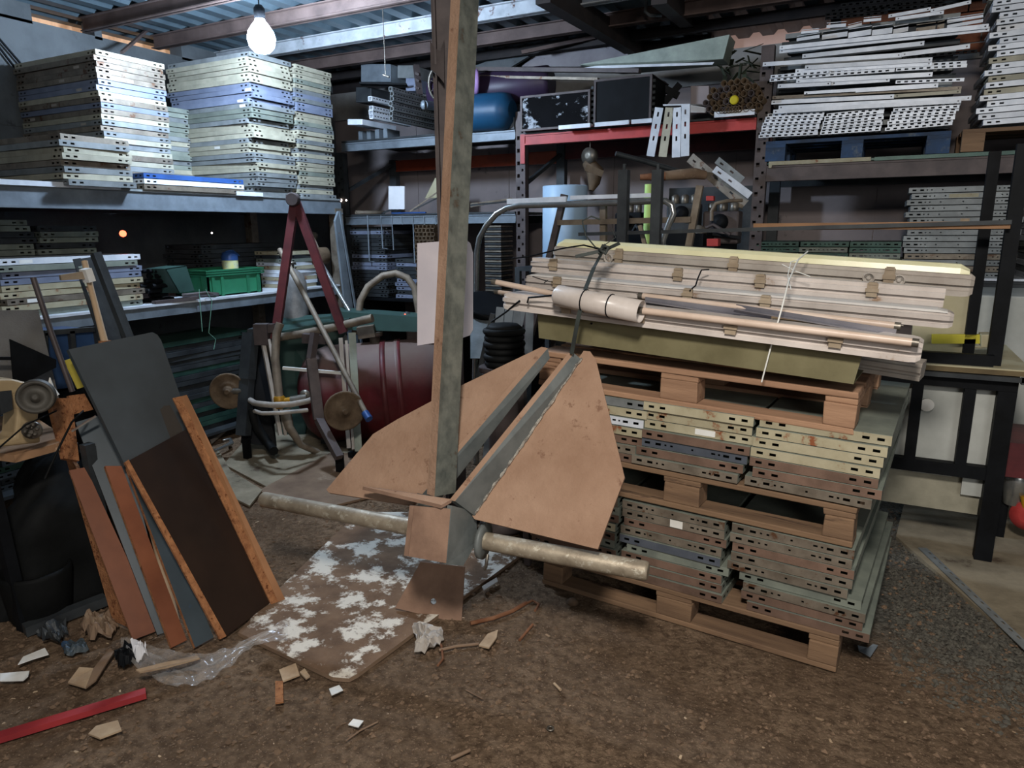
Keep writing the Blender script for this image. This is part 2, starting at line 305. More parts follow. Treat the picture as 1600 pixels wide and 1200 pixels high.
# ================================================================== SETTING
from mathutils import noise as NZ
XW, YW, ZR = -5.55, 6.45, 3.13
def gz(x, y): return -.006 + .010 * NZ.noise(V((x * 1.3, y * 1.3, 0))) * .6 + .005 * NZ.noise(V((x * 6, y * 6, 3)))
def floor():
    mb = MB(); nx, ny = 250, 260; x0, x1, y0, y1 = XW, 3.2, -1.2, YW
    vs = []
    for j in range(ny + 1):
        for i in range(nx + 1):
            x = x0 + (x1 - x0) * i / nx; y = y0 + (y1 - y0) * j / ny
            vs.append((x, y, gz(x, y) + .004 * NZ.noise(V((x * 22, y * 22, 7)))))
    fs = [(j * (nx + 1) + i, j * (nx + 1) + i + 1, (j + 1) * (nx + 1) + i + 1, (j + 1) * (nx + 1) + i) for j in range(ny) for i in range(nx)]
    mb.add(vs, fs, 0, True)
    m = bpy.data.materials.new('dirt_floor'); m.use_nodes = True; nt = m.node_tree; N = nt.nodes; L = nt.links
    b = N['Principled BSDF']; b.inputs['Roughness'].default_value = .95; b.inputs['Specular IOR Level'].default_value = .15
    tc = N.new('ShaderNodeTexCoord')
    def nz(s, d=8, r=.65):
        n = N.new('ShaderNodeTexNoise'); n.inputs['Scale'].default_value = s; n.inputs['Detail'].default_value = d; n.inputs['Roughness'].default_value = r
        L.new(tc.outputs['Object'], n.inputs['Vector']); return n.outputs['Fac']
    def ramp(f, p0, c0, p1, c1):
        r = N.new('ShaderNodeValToRGB'); e = r.color_ramp.elements; e[0].position = p0; e[0].color = c0; e[1].position = p1; e[1].color = c1
        L.new(f, r.inputs[0]); return r.outputs[0]
    def mix(f, a, c, t='MIX'):
        x = N.new('ShaderNodeMixRGB'); x.blend_type = t
        if isinstance(f, float): x.inputs[0].default_value = f
        else: L.new(f, x.inputs[0])
        L.new(a, x.inputs[1])
        if isinstance(c, tuple): x.inputs[2].default_value = c
        else: L.new(c, x.inputs[2])
        return x.outputs[0]
    K = (0, 0, 0, 1); W = (1, 1, 1, 1)
    base = ramp(nz(2.2), .36, hexc(120, 97, 76), .64, hexc(168, 142, 116))
    base = mix(ramp(nz(28), .4, K, .62, W), base, hexc(106, 86, 68))
    base = mix(ramp(nz(120, 3), .60, K, .66, W), base, hexc(180, 152, 126))
    # grey gravel patch to the right
    sx = N.new('ShaderNodeSeparateXYZ'); L.new(tc.outputs['Object'], sx.inputs[0])
    def mth(op, a, b_=None, clamp=False):
        q = N.new('ShaderNodeMath'); q.operation = op; q.use_clamp = clamp
        for k, v in enumerate((a, b_)):
            if v is None: continue
            if isinstance(v, (int, float)): q.inputs[k].default_value = v
            else: L.new(v, q.inputs[k])
        return q.outputs[0]
    fy = mth('ADD', mth('MULTIPLY', sx.outputs[0], .5), mth('ADD', sx.outputs[1], mth('MULTIPLY', nz(2.4), .9)))
    gm = mth('MULTIPLY', mth('MULTIPLY', mth('SUBTRACT', fy, 3.15), 3, True), mth('MULTIPLY', mth('ADD', sx.outputs[0], .15), 4, True))
    base = mix(gm, base, ramp(nz(60, 4), .38, hexc(76, 74, 68), .62, hexc(132, 128, 118)))
    vo = N.new('ShaderNodeTexVoronoi'); vo.inputs['Scale'].default_value = 55; L.new(tc.outputs['Object'], vo.inputs['Vector'])
    L.new(base, b.inputs['Base Color'])
    bp = N.new('ShaderNodeBump'); bp.inputs['Strength'].default_value = 1; bp.inputs['Distance'].default_value = .035
    ad = N.new('ShaderNodeMath'); ad.operation = 'MULTIPLY_ADD'; ad.inputs[1].default_value = -.25; L.new(vo.outputs['Distance'], ad.inputs[0]); L.new(nz(30, 10, .75), ad.inputs[2])
    L.new(ad.outputs[0], bp.inputs['Height']); L.new(bp.outputs[0], b.inputs['Normal'])
    struct('floor', mb, m)
floor()
def walls():
    mb = MB()
    for i in range(4):      # board-marked lifts of the concrete wall, a fine groove between them
        z0 = i * .76; z1 = min(3.02, z0 + .752); mb.box(XW - .15, XW, -1.2, YW, z0, z1)
    mb.box(XW - .15, XW - .006, -1.2, YW, 0, 3.0)
    struct('wall_left', mb, M['conc'])
    mb = MB()
    for i in range(8): mb.box(XW + i * 1.1, XW + i * 1.1 + 1.094, YW, YW + .12, 0, 2.72)
    mb.box(XW, 3.2, YW + .01, YW + .12, 0, 2.72); 
    struct('wall_back', mb, M['wallp'])
    mb = MB(); mb.box(XW, -1.42, YW - .04, YW + .14, 2.72, 3.0); mb.box(-1.42, 3.2, YW - .04, YW + .14, 2.72, 2.98); struct('trim_1', mb, M['concl'])
    # daylit cladding seen through the gaps under the roof
    mb = MB(); mb.box(XW - .32, XW - .3, 3.1, 4.9, 2.7, 3.4); struct('window_1', mb, M['daylight'])
    mb = MB(); mb.box(-1.45, -.35, YW + .3, YW + .32, 2.7, 3.4); struct('window_2', mb, mat('daylit_cladding_dim', (190, 160, 146), (160, 132, 120), 3, .8, 0, 0, rnd=0, emit=(214, 178, 166), estr=.3))
    mb = MB(); mb.box(XW - .15, XW, -1.2, 3.28, 3.0, ZR); mb.box(XW - .15, XW, 4.52, YW, 3.0, ZR)
    mb.box(XW - .15, XW, 3.74, 3.8, 3.0, ZR); struct('trim_2', mb, M['conc'])
    mb = MB(); mb.box(XW, -1.42, YW, YW + .12, 2.98, ZR); mb.box(-.5, 3.2, YW, YW + .12, 2.98, ZR); struct('trim_3', mb, M['dbeam'])
walls()
def roof():   # corrugated sheet, ribs along Y
    mb = MB(); prof = [(0, 0), (.09, 0), (.12, .035), (.17, .035), (.2, 0)]
    pts = []; x = XW - .3
    while x < 3.3:
        for a, h in prof[:-1]: pts.append((x + a, h))
        x += .2
    vs = []
    for y in (-1.4, YW + .4):
        for a, h in pts: vs.append((a, y, ZR + h))
    n = len(pts); mb.add(vs, [(i, i + 1, n + i + 1, n + i) for i in range(n - 1)])
    vs2 = [(a, b, c + .003) for a, b, c in vs]; mb.add(vs2, [(n + i, n + i + 1, i + 1, i) for i in range(n - 1)])
    struct('ceiling', mb, M['roof'])
roof()
def roofbeam(y, z0, z1, x0, x1, w, m, label, name='roof_purlin'):
    mb = MB(); mb.box(x0, x1, y - w / 2, y + w / 2, z0, z0 + .008); mb.box(x0, x1, y - .006, y + .006, z0, z1); mb.box(x0, x1, y - w / 2, y + w / 2, z1 - .008, z1)
    o = solo(name, mb, m, label, 'roof beam', None); return o
roofbeam(3.66, 3.03, ZR, XW, .6, .06, M['beam'], 'brown steel roof purlin crossing the upper left corner, nearest the camera')
roofbeam(4.26, 3.03, ZR, XW, .6, .07, M['beam'], 'pinkish brown roof purlin just behind the glowing bulb')
roofbeam(4.90, 3.03, ZR, XW, -1.6, .07, M['wbeam'], 'white painted roof purlin running from the bulb past the column')
roofbeam(5.50, 3.03, ZR, XW, .6, .07, M['beam'], 'rusty brown roof purlin behind the white one')
roofbeam(6.05, 3.05, ZR, XW, 1.6, .05, M['dbeam'], 'dark thin roof purlin nearest the back wall')
def rafter(a, b, w, h, lab, m='dbeam'):
    mb = MB(); mb.bar(a, b, w, h); return solo('roof_rafter', mb, M[m], lab, 'roof beam')
rafter(pZ(848, -14, 2.98), pD(1005, 82, 6.3), .10, .14, 'dark heavy rafter slanting down to the right of the column top')
rafter(pZ(1030, -10, 2.98), pD(1098, 52, 6.4), .10, .12, 'dark rafter above the long pale green beam')
rafter(pD(1215, -20, 5.4), pD(1245, 20, 6.3), .10, .10, 'dark rafter end above the grey back wall, right of the others')
for i, (x1, y1, x2, y2) in enumerate([(748, 44, 872, 18), (748, 62, 905, 30), (770, 72, 905, 50), (815, 82, 930, 58)]):
    mb = MB(); mb.bar(pD(x1, y1, 6.0), pD(x2, y2, 5.9), .03, .03)
    solo('roof_batten', mb, M['beam' if i % 2 else 'dbeam'], ['highest', 'second highest', 'third highest', 'lowest'][i] + ' of the thin battens right of the column under the roof', 'batten', 'thin battens under the roof')
mb = MB(); mb.tube([pD(1011, -6, 5), pD(1008, 18, 5), pD(1015, 24, 5), pD(1034, 24, 5)], .012, 8); solo('bent_pipe', mb, M['conc'], 'bent grey pipe end hanging from the roof at top centre right', 'pipe')
# brick patch at the top of the back wall
mb = MB()
for r in range(5):
    for c in range(8): mb.box(-.42 + c * .21 + (r % 2) * .1, -.42 + c * .21 + .2 + (r % 2) * .1, YW - .06, YW - .041, 2.76 + r * .07, 2.82 + r * .07)
struct('trim_4', mb, mat('brick_patch', (150, 92, 64), (118, 70, 48), 9, .9, 0, .3))
mb = MB(); 
for a, b in (((0, 58), (45, 128)), ((0, 74), (30, 120)), ((232, 40), (190, 80))): pass
for (a, b, lab) in (((-6, 55), (50, 120), 'upper dark cable slanting down the concrete wall at far left'), ((-6, 68), (36, 122), 'lower dark cable slanting down the concrete wall at far left')):
    mb = MB(); mb.tube([pX(*a, XW + .03), pX(*b, XW + .03)], .008, 6); solo('wall_cable', mb, M['black'], lab, 'cable')
mb = MB(); a = pZ(597, -6, ZR); mb.tube([a, V((a.x, a.y, 2.62))], .003, 6); mb.tube([V((a.x - .02, a.y, 2.62)), V((a.x + .03, a.y, 2.60))], .008, 6); solo('hanging_wire', mb, M['metal'], 'thin wire hanging from the roof left of the column', 'wire')
mb = MB(); mb.bar(pX(190, 82, XW + .4), pX(231, 46, XW + .06), .02, .02); solo('wall_brace', mb, M['beam'], 'thin slanting brace below the daylit gap on the left wall', 'brace')

# ------------------------------------------------------------------ bulb
def bulb():
    r = thing('hanging_bulb', 'glowing white lamp bulb hanging above the tall beige panel stack', 'lamp', BULB - V((0, 0, .09)))
    mb = MB(); mb.lathe(BULB - V((0, 0, .085)), [(.005, 0), (.045, .008), (.075, .04), (.085, .085), (.078, .125), (.05, .165), (.03, .19), (.028, .2)], 24)
    g = part(r, 'bulb', mb, M['bulbm']); g.visible_shadow = True
    mb = MB(); mb.lathe(BULB + V((0, 0, .115)), [(.03, 0), (.034, .02), (.034, .06), (.02, .08)], 16); part(r, 'socket', mb, M['black'])
    mb = MB(); mb.tube([BULB + V((0, 0, .19)), BULB + V((.005, 0, .3)), BULB + V((0, 0, .415))], .004, 6); part(r, 'cord', mb, M['black'])
    mb = MB(); mb.tube([BULB + V((-.02, 0, .3)), BULB + V((-.01, 0, .34)), BULB + V((0, 0, .3)), BULB + V((.012, 0, .35)), BULB + V((0.02, 0, .3))], .007, 6); part(r, 'cord_knot', mb, M['black'])
bulb()

# ------------------------------------------------------------------ racks
def post(mb, x, y, z1, w=.08, d=.07, hol=True, face='-Y', z0=0):
    # punched upright, front sheet with holes
    if face == '-Y':
        sl = [(w * .5 - .012 + o, w * .5 + .012 + o, z, z + .03) for z in [k * .1 + .05 for k in range(int((z1 - z0 - .1) / .1))] for o in (-.018,)] + [(w * .5 + .010, w * .5 + .026, k * .1 + .1, k * .1 + .12) for k in range(int((z1 - z0 - .15) / .1))]
        mb.holed((x - w / 2, y, z0), (1, 0, 0), (0, 0, 1), w, z1 - z0, sl, .002)
        mb.box(x - w / 2, x - w / 2 + .003, y + .0025, y + d, z0, z1); mb.box(x + w / 2 - .003, x + w / 2, y + .0025, y + d, z0, z1); mb.box(x - w / 2, x + w / 2, y + d * .9, y + d, z0, z1)
    else:
        sl = [(w * .5 - .010, w * .5 + .010, z, z + .03) for z in [k * .08 + .05 for k in range(int((z1 - z0 - .1) / .08))]]
        mb.holed((x, y - w / 2, z0), (0, 1, 0), (0, 0, 1), w, z1 - z0, sl, .002)
        mb.box(x - d, x - .0025, y - w / 2, y - w / 2 + .003, z0, z1); mb.box(x - d, x - .0025, y + w / 2 - .003, y + w / 2, z0, z1); mb.box(x - d, x - d * .9, y - w / 2, y + w / 2, z0, z1)
XL = -4.2     # front of the left rack
YB = 5.4      # front of the back rack
def left_rack():
    r = thing('shelving_rack', 'long grey steel rack along the left concrete wall carrying panel stacks', 'rack', (XL - .5, 3, 0))
    for y in (4.86,):
        mb = MB(); post(mb, XL + .012, y, 1.72, .09, .09, face='+X'); part(r, 'upright', mb, M['rustg'])
    for y in (1.3, 4.86):
        mb = MB(); mb.box(XL - 1.1, XL - 1.02, y - .04, y + .04, 0, 1.72); part(r, 'upright', mb, M['rustg'])
    mb = MB(); mb.box(XL - .09, XL - .01, 1.2, 1.3, 0, 1.72); part(r, 'upright', mb, M['rustg'])
    # upper beam and shelf
    mb = MB(); mb.box(XL - .05, XL, .9, 4.9, 1.682, 1.785); mb.box(XL - .06, XL + .018, .9, 4.9, 1.672, 1.684); part(r, 'upper_beam', mb, M['gfence'])
    mb = MB(); mb.box(XL - 1.12, XL - 1.07, .9, 4.9, 1.68, 1.785); part(r, 'rear_beam', mb, M['darkg'])
    mb = MB(); mb.box(XL - 1.14, XL + .01, .9, 4.9, 1.786, 1.8); part(r, 'upper_shelf', mb, M['grey'])
    mb = MB(); mb.box(XL - .05, XL, .9, 4.84, .985, 1.055); part(r, 'lower_beam', mb, M['gfence'])
    mb = MB(); mb.box(XL - 1.1, XL + .01, .9, 4.84, 1.056, 1.07); part(r, 'lower_shelf', mb, M['white'])
    for y0, y1 in ((1.9, 2.86), (3.75, 4.0)):
        mb = MB(); mb.box(XL + .0105, XL + .022, y0, y1, 1.79, 1.818); part(r, 'shelf_edge_highlight', mb, M['white'], 'painted highlight along the shelf edge')  # white strips paint the lit stretches of the shelf edge
    mb = MB()
    for z in (.2,): mb.box(XL - 1.1, XL, .9, 4.84, .08, .1)
    part(r, 'bottom_shelf', mb, M['darkg'])
left_rack()
def back_rack():
    r = thing('pallet_rack', 'tall pallet rack with red and brown beams along the back wall', 'rack', (-1.7, YB, 0))
    for x, h, m in ((-4.62, 2.25, 'darkg'), (-2.70, 2.47, 'rackbrown'), (-.80, 2.75, 'rackbrown'), (1.16, 2.3, 'rackbrown')):
        mb = MB(); post(mb, x, YB, h, .085); part(r, 'front_upright', mb, M[m])
        mb = MB(); mb.box(x - .04, x + .04, YB + .83, YB + .9, 0, h); part(r, 'rear_upright', mb, M['darkg'])
        for z in (.3, 1.1, 1.9):
            mb = MB(); mb.bar((x, YB + .08, z), (x, YB + .82, z + .3), .03, .03); part(r, 'brace', mb, M['darkg'])
    def beam(x0, x1, z0, z1, m, lab=None, y=YB, t=.05):
        mb = MB(); mb.box(x0, x1, y - .004, y + t, z0, z1); mb.box(x0, x1, y - .012, y - .004, z1 - .012, z1); mb.box(x0, x1, y - .012, y - .004, z0, z0 + .012); part(r, 'beam', mb, M[m], lab)
    beam(-4.575, -2.745, 2.255, 2.33, 'gfence', 'grey blue beam face'); beam(-4.575, -2.745, 2.13, 2.24, 'orange', 'orange rear beam', YB + .84)
    beam(-2.655, -.845, 2.205, 2.285, 'red', 'bright red front beam'); beam(-2.655, -.845, 2.16, 2.30, 'dred', 'dark red rear beam', YB + .84)
    beam(-.755, 1.115, 1.85, 1.955, 'rackbrown', 'brown front beam'); beam(-.755, 1.115, 1.85, 1.955, 'darkg', None, YB + .84)
    for x, m in ((-2.65, 'red'),):
        mb = MB(); mb.box(x - .045, x - .005, YB - .012, YB - .003, 2.06, 2.29); part(r, 'beam_bracket', mb, M[m], 'red hook plate')
    mb = MB(); mb.box(-.755, 1.115, YB + .84, YB + .88, 1.0, 1.1); part(r, 'beam', mb, M['darkg'])
    beam(-4.575, -2.745, 1.585, 1.66, 'gfence', 'pale grey lower beam'); beam(-4.575, -2.745, 1.585, 1.66, 'darkg', None, YB + .84)
    for (x0, x1, z, m) in ((-4.57, -2.75, 2.335, 'darkg'), (-2.65, -.85, 2.29, 'darkg'), (-.75, 1.11, 1.962, 'dgreen'), (-4.57, -2.75, 1.665, 'darkg'), (-.75, 1.11, 1.19, 'white'), (-2.65, -.85, .98, 'darkg')):
        mb = MB(); mb.box(x0, x1, YB - .01, YB + .9, z, z + .014); part(r, 'shelf', mb, M[m])
    beam(-.755, 1.115, 1.1, 1.185, 'darkg'); beam(-2.655, -.845, .9, .975, 'dred')
    mb = MB(); mb.box(-.74, -.1, YB - .026, YB - .0125, 1.957, 1.982); mb.box(-.74, -.72, YB - .026, YB - .0125, 1.94, 1.957); part(r, 'edge_strip', mb, M['cream'], 'rusty cream strip')
    mb = MB(); mb.box(-.08, 1.1, YB - .026, YB - .0125, 1.957, 1.98); part(r, 'edge_strip', mb, M['dgreen'], 'dark green strip')
    mb = MB(); mb.tube([(-2.6, YB + .5, 1.9), (-2.45, YB + .55, 1.55)], .02, 6); part(r, 'slanted_brace', mb, M['darkg'])
back_rack()
# ================================================================== SHELF PANELS
def panel_mesh(a, b, h, kind=0, two=None):
    mb = MB(); t = .0015; z2 = 1 if two else 0
    mb.box(-a / 2, a / 2, -b / 2, b / 2, h - t, h, z2)
    def slots(L):
        zc = h * .52; s = []
        for k in (.020, .064): s += [(k, k + .022, zc - .006, zc + .004), (L - k - .022, L - k, zc - .006, zc + .004)]
        if kind == 1: s += [(k, k + .008, zc - .004, zc + .003) for k in (.1, .125, L * .3, L * .5, L * .7, L - .13, L - .105)]
        return s
    mb.holed((-a / 2, -b / 2, 0), (1, 0, 0), (0, 0, 1), a, h - t, slots(a)); mb.holed((a / 2, b / 2, 0), (-1, 0, 0), (0, 0, 1), a, h - t, slots(a))
    mb.holed((a / 2, -b / 2, 0), (0, 1, 0), (0, 0, 1), b, h - t, slots(b), .0012, z2); mb.holed((-a / 2, b / 2, 0), (0, -1, 0), (0, 0, 1), b, h - t, slots(b), .0012, z2)
    for (x0, x1, y0, y1) in ((-a / 2 + t, a / 2 - t, -b / 2 + t, -b / 2 + .014), (-a / 2 + t, a / 2 - t, b / 2 - .014, b / 2 - t), (a / 2 - .014, a / 2 - t, -b / 2 + .014, b / 2 - .014), (-a / 2 + t, -a / 2 + .014, -b / 2 + .014, b / 2 - .014)):
        mb.box(x0, x1, y0, y1, 0, t)
    # dull inner liner seen through the slots
    return mb.mesh('metal_shelf_panel', [M['grey'], M[two]] if two else M['grey'])
STICK = {}
def put(me, m, loc, rz=0, rx=0, ry=0, label='', group=None, name='metal_shelf_panel', cat='shelf panel'):
    o = bpy.data.objects.new(name, me); COL.objects.link(o)
    if len(label.split()) > 16: label = label.replace(' shelf panel', ' panel')
    if len(label.split()) > 16: label = label.replace(' in the ', ' in ')
    o.location = loc; o.rotation_euler = (rx, ry, rz)
    o.material_slots[0].link = 'OBJECT'; o.material_slots[0].material = m
    return tagit(o, label, cat, group)
def sticker(o, face, u, w=.05, h=.02, a=.45, b=.9, z=.016, m='label'):
    mb = MB()
    if face == 'x': mb.box(a / 2 + .0003, a / 2 + .0008, u - w / 2, u + w / 2, z - h / 2, z + h / 2)
    else: mb.box(u - w / 2, u + w / 2, -b / 2 - .0008, -b / 2 - .0003, z - h / 2, z + h / 2)
    s = bpy.data.objects.new('paper_label', mb.mesh('paper_label', M[m])); COL.objects.link(s); s.parent = o; s['label'] = 'white paper sticker'
CN = dict(slate='slate grey', beige='beige', cream='cream', grey='grey', green='green-grey', blue='pale blue', sblue='bright blue', white='white', brown='rust-brown', rustg='worn grey', darkg='dark grey', dgreen='dark green', black='black')
def stack(me, a, b, cx, cy, z0, cols, dz, phrase, group, jx=.008, jy=.008, jr=.02, lean=(0, 0), tilt=(0, 0), rz=0, offs=None, lab2=None):
    n = len(cols); out = []
    for i, c in enumerate(cols):
        ox, oy = (offs(i) if offs else (0, 0))
        o = put(me, M[c], (cx + random.uniform(-jx, jx) + lean[0] * i + ox, cy + random.uniform(-jy, jy) + lean[1] * i + oy, z0 + i * dz),
                rz + random.uniform(-jr, jr), tilt[0], tilt[1], f"{CN[c]} shelf panel, {nth(i, n)} {phrase}", group)
        out.append(o)
    return out
def rc(n, pal, seed=1):
    R = random.Random(seed); return [R.choice(pal) for _ in range(n)]
H = .033
P90 = panel_mesh(.90, .42, H)          # long side along x
P90b = panel_mesh(.90, .50, H)
# stack at the upper left, set back from the shelf edge
cs = rc(25, ['grey', 'rustg', 'grey', 'rustg', 'beige'], 3)
for k in (15, 18, 19): cs[k] = 'blue'
s1 = stack(P90b, .9, .5, -4.62 - .45, 3.34, 1.801, cs, .0355, 'in the tall dark-sided upper left stack', 'tall stack of panels at the upper left', lean=(.0012, -.0008), jr=.012)
for k, u in ((20, -.02), (17, .12), (9, -.1)): sticker(s1[k], 'x', u, .045, .018, .9)
R = random.Random(5)
for k in range(2, 24, 2): sticker(s1[k], 'y', R.uniform(-.35, .3), .06, .016, .9, .5, m='plasticg')
# low stack in front of it
stack(P90, .9, .42, -4.12 - .45, 2.72, 1.801, ['grey', 'beige', 'grey', 'rustg', 'beige', 'beige', 'grey', 'rustg'], .0355, 'in the low stack at the far left shelf edge', 'low stack of panels at the left shelf edge', jx=.02, jr=.03, lean=(-.004, -.002))
# three lying panels, blue on top
P3 = panel_mesh(.36, .80, .03)
for i, (c, dx) in enumerate((('rustg', 0), ('white', -.005), ('sblue', -.015))):
    o = put(P3, M[c], (-4.36 + dx, 3.42 + i * .008, 1.801 + i * .036), label=f"{CN[c]} shelf panel, {nth(i, 3)} of the low pile left of the tallest stack", group='three long panels lying on the left shelf')
    if c == 'white': sticker(o, 'x', .05, .06, .018, .36)
# tall stack under the bulb, two columns
pal = ['beige'] * 6 + ['green', 'grey', 'grey']
def offL(i): return (-.0, 0)
ca = rc(29, pal, 11); cb = rc(29, pal, 12)
for k in (19, 20, 21, 22): ca[k] = 'blue'; cb[k] = 'blue'
cb[21] = 'grey'; ca[16] = 'green'; cb[16] = 'green'
RR = random.Random(9); sh = [RR.choice([0, 0, .0, -.03, -.05, .01]) for _ in range(29)]
sa = stack(P90, .9, .42, -4.27 - .45, 4.25, 1.801, ca, .0355, 'of the near column in the tallest stack', 'tallest stack of panels under the bulb', jx=.012, offs=lambda i: (sh[i], 0), lean=(.0006, 0))
sb = stack(P90, .9, .42, -4.27 - .45, 4.69, 1.801, cb, .0355, 'of the far column in the tallest stack', 'tallest stack of panels under the bulb', jx=.014, lean=(.0006, 0.001))
for k in (18, 19, 21, 10): sticker(sa[k], 'y', -.2 + .03 * k, .06, .018, .9, .42)
P60 = panel_mesh(.5, .40, H)
stack(P60, .5, .4, -5.22, 3.90, 1.801, rc(19, ['beige', 'green', 'grey'], 14), .0355, 'in the half-hidden stack before the tallest one', 'half-hidden stack left of the tallest', jx=.02)
# lower shelf, left
cl = ['green', 'cream', 'rustg', 'cream', 'cream', 'blue', 'blue', 'green', 'white', 'cream']
P80 = panel_mesh(.42, .84, H)
sl = stack(P80, .42, .84, -4.26 - .21, 2.56, 1.071, cl[:9], .0365, 'on the lower left shelf behind the dark channel', 'panels on the lower left shelf', jy=.02, jr=.015)
for k in (0, 2, 8): sticker(sl[k], 'x', -.28, .07, .02, .42)
# dark stacks hidden higher behind on the lower shelf
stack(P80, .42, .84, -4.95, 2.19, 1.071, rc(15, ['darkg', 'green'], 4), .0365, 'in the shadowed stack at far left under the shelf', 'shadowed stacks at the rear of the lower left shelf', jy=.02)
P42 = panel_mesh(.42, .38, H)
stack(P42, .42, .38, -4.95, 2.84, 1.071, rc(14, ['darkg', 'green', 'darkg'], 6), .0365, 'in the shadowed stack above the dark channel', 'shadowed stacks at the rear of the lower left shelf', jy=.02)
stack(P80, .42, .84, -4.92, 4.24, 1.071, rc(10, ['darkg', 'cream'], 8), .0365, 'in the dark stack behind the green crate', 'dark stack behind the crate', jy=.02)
# pale pile right of the crate
P50 = panel_mesh(.36, .42, .028)
stack(P50, .36, .42, -4.47, 4.52, 1.071, ['cream', 'white', 'cream', 'white', 'white', 'cream', 'white', 'green', 'darkg', 'cream'], .03, 'in the whitish pile right of the crate', 'whitish pile right of the green crate', jr=.06, jx=.015)
# under the lower shelf
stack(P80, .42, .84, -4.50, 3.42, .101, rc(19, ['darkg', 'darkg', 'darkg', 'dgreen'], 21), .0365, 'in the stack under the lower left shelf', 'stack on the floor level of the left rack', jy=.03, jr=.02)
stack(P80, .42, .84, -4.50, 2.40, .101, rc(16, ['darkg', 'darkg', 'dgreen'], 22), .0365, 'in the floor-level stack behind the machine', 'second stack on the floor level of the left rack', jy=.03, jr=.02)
mb = MB(); 
# black rubbery block pile left of the cover
mb = MB()
RR = random.Random(2)
for k in range(22):
    x = -4.3 + RR.uniform(-.06, .05); y = 3.1 + RR.uniform(-.06, .06); z = 1.085 + (k % 7) * .033
    mb.tube([(x, y - .05, z), (x + RR.uniform(-.02, .02), y + .05, z)], .016, 7)
solo('hose_clamp_pile', mb, M['black'], 'small black pile of short tubes at the end of the lower shelf panels', 'pile', None, 'stuff')

# ------------------------------------------------------------------ panels on the back rack, right bay
PR = panel_mesh(.62, .45, H, 1); PR2 = panel_mesh(.45, .6, H, 1)
cr = rc(15, ['grey', 'grey', 'green', 'rustg', 'grey'], 31)
sr = stack(PR, .62, .45, .46, YB + .235, 1.206, cr, .0385, 'in the grey stack behind the black frame', 'grey stack on the lower right bay', jx=.014, jr=.01)
sticker(sr[9], 'y', .0, .05, .022, .62, .45, m='chipw'); sticker(sr[13], 'y', -.02, .16, .024, .62, .45, m='cream')
stack(PR, .62, .45, 1.13 + .02, YB + .27, 1.206, rc(14, ['grey', 'green', 'white'], 33), .0385, 'in the grey stack at the right frame edge', 'grey stack at the right frame edge', jx=.014, jr=.01)
PG = panel_mesh(.31, .5, H, 1)
for j, n in enumerate((6, 6, 6)):
    stack(PG, .31, .5, -.66 + j * .32, YB + .26, 1.206, [['dgreen', 'dgreen', 'green', 'dgreen', 'dgreen', 'dgreen'], ['dgreen'] * 4 + ['green', 'dgreen'], ['dgreen', 'brown', 'dgreen', 'green', 'dgreen', 'dgreen']][j][:n], .0385, f"in the {['left', 'middle', 'right'][j]} green pile on the right bay", 'dark green panel piles on the right bay', jr=.008, jx=.004)
# tall stack at the upper right edge
PT = panel_mesh(.95, .5, .031)
ct = rc(25, ['white', 'white', 'white', 'white', 'beige'], 41)
RR = random.Random(77); so = [RR.uniform(-.03, .03) - .002 * abs(12 - i) for i in range(25)]
stack(PT, .95, .5, .50 + .475, YB + .22, 2.145, ct, .0355, 'in the stack at the upper right frame edge', 'whitish stack at the upper right', jr=.02, offs=lambda i: (so[i], 0), tilt=(0, -.02))
# ================================================================== PALLET STACK
TH = -5.49 * PI / 180
E1 = V((math.cos(TH), math.sin(TH), 0)); E2 = V((-math.sin(TH), math.cos(TH), 0)); P0 = V((-1.19, 2.573, 0))
def SP(u, v, z): return P0 + E1 * u + E2 * v + V((0, 0, z))
def pallet(name, label, m, loc, rz, tilt, L=1.2, D=.8, seed=0, block='pallet_block', bw=.1, ends=None):
    R = random.Random(seed); r = thing(name, label, 'pallet', (0, 0, 0), None)
    def pb(n, x0, x1, y0, y1, z0, z1):
        mb = MB(); j = [R.uniform(-.004, .004) for _ in range(8)]
        mb.hexa([(x0, y0 + j[0], z0), (x1, y0 + j[1], z0), (x1, y1 + j[2], z0), (x0, y1 + j[3], z0), (x0 + j[4], y0 + j[0], z1), (x1 + j[5], y0 + j[1], z1), (x1 + j[5], y1 + j[2], z1), (x0 + j[4], y1 + j[3], z1)])
        o = part(r, n, mb, M[m]); bevel(o, .004, 2); return o
    for k, wd in enumerate((.145, .1, .145, .1, .145)):
        y = [0, .185, .3275, .515, .655][k] * D / .8; pb('deck_board', 0, L, y, y + wd, .122, .144)
    for x, wd in ((0, .1), (L / 2 - .0725, .145), (L - .1, .1)):
        pb('stringer_board', x, x + wd, .005, D - .005, .1, .122)
        for y, hd in ((0.002, .1), (D / 2 - .05, .1), (D - .102, .1)): pb(block, x + .001, x + wd - .001, y, y + hd, .022, .1)
    for y in (0, D / 2 - .05, D - .1): pb('bottom_board', 0, L, y, y + .1, 0, .022)
    r.location = loc; r.rotation_euler = (0, tilt, rz); return r
pallet('wooden_pallet', 'lowest brown pallet of the big stack, standing on the dirt', 'palletd', SP(0, 0, .0), TH, 0, D=.95, seed=1)
pallet('wooden_pallet', 'middle wooden pallet between the two layers of rusty panels', 'palletd', SP(0.01, 0, .492), TH, .012, D=.95, seed=2)
pallet('wooden_pallet', 'topmost reddish pallet carrying the olive box and lamp fixtures', 'pallet', SP(-.02, 0.0, .905), TH, .03, D=.8, seed=3)
PF = panel_mesh(.41, .9, .034, 0, 'green'); PF1 = panel_mesh(.41, .9, .034, 1, 'green')
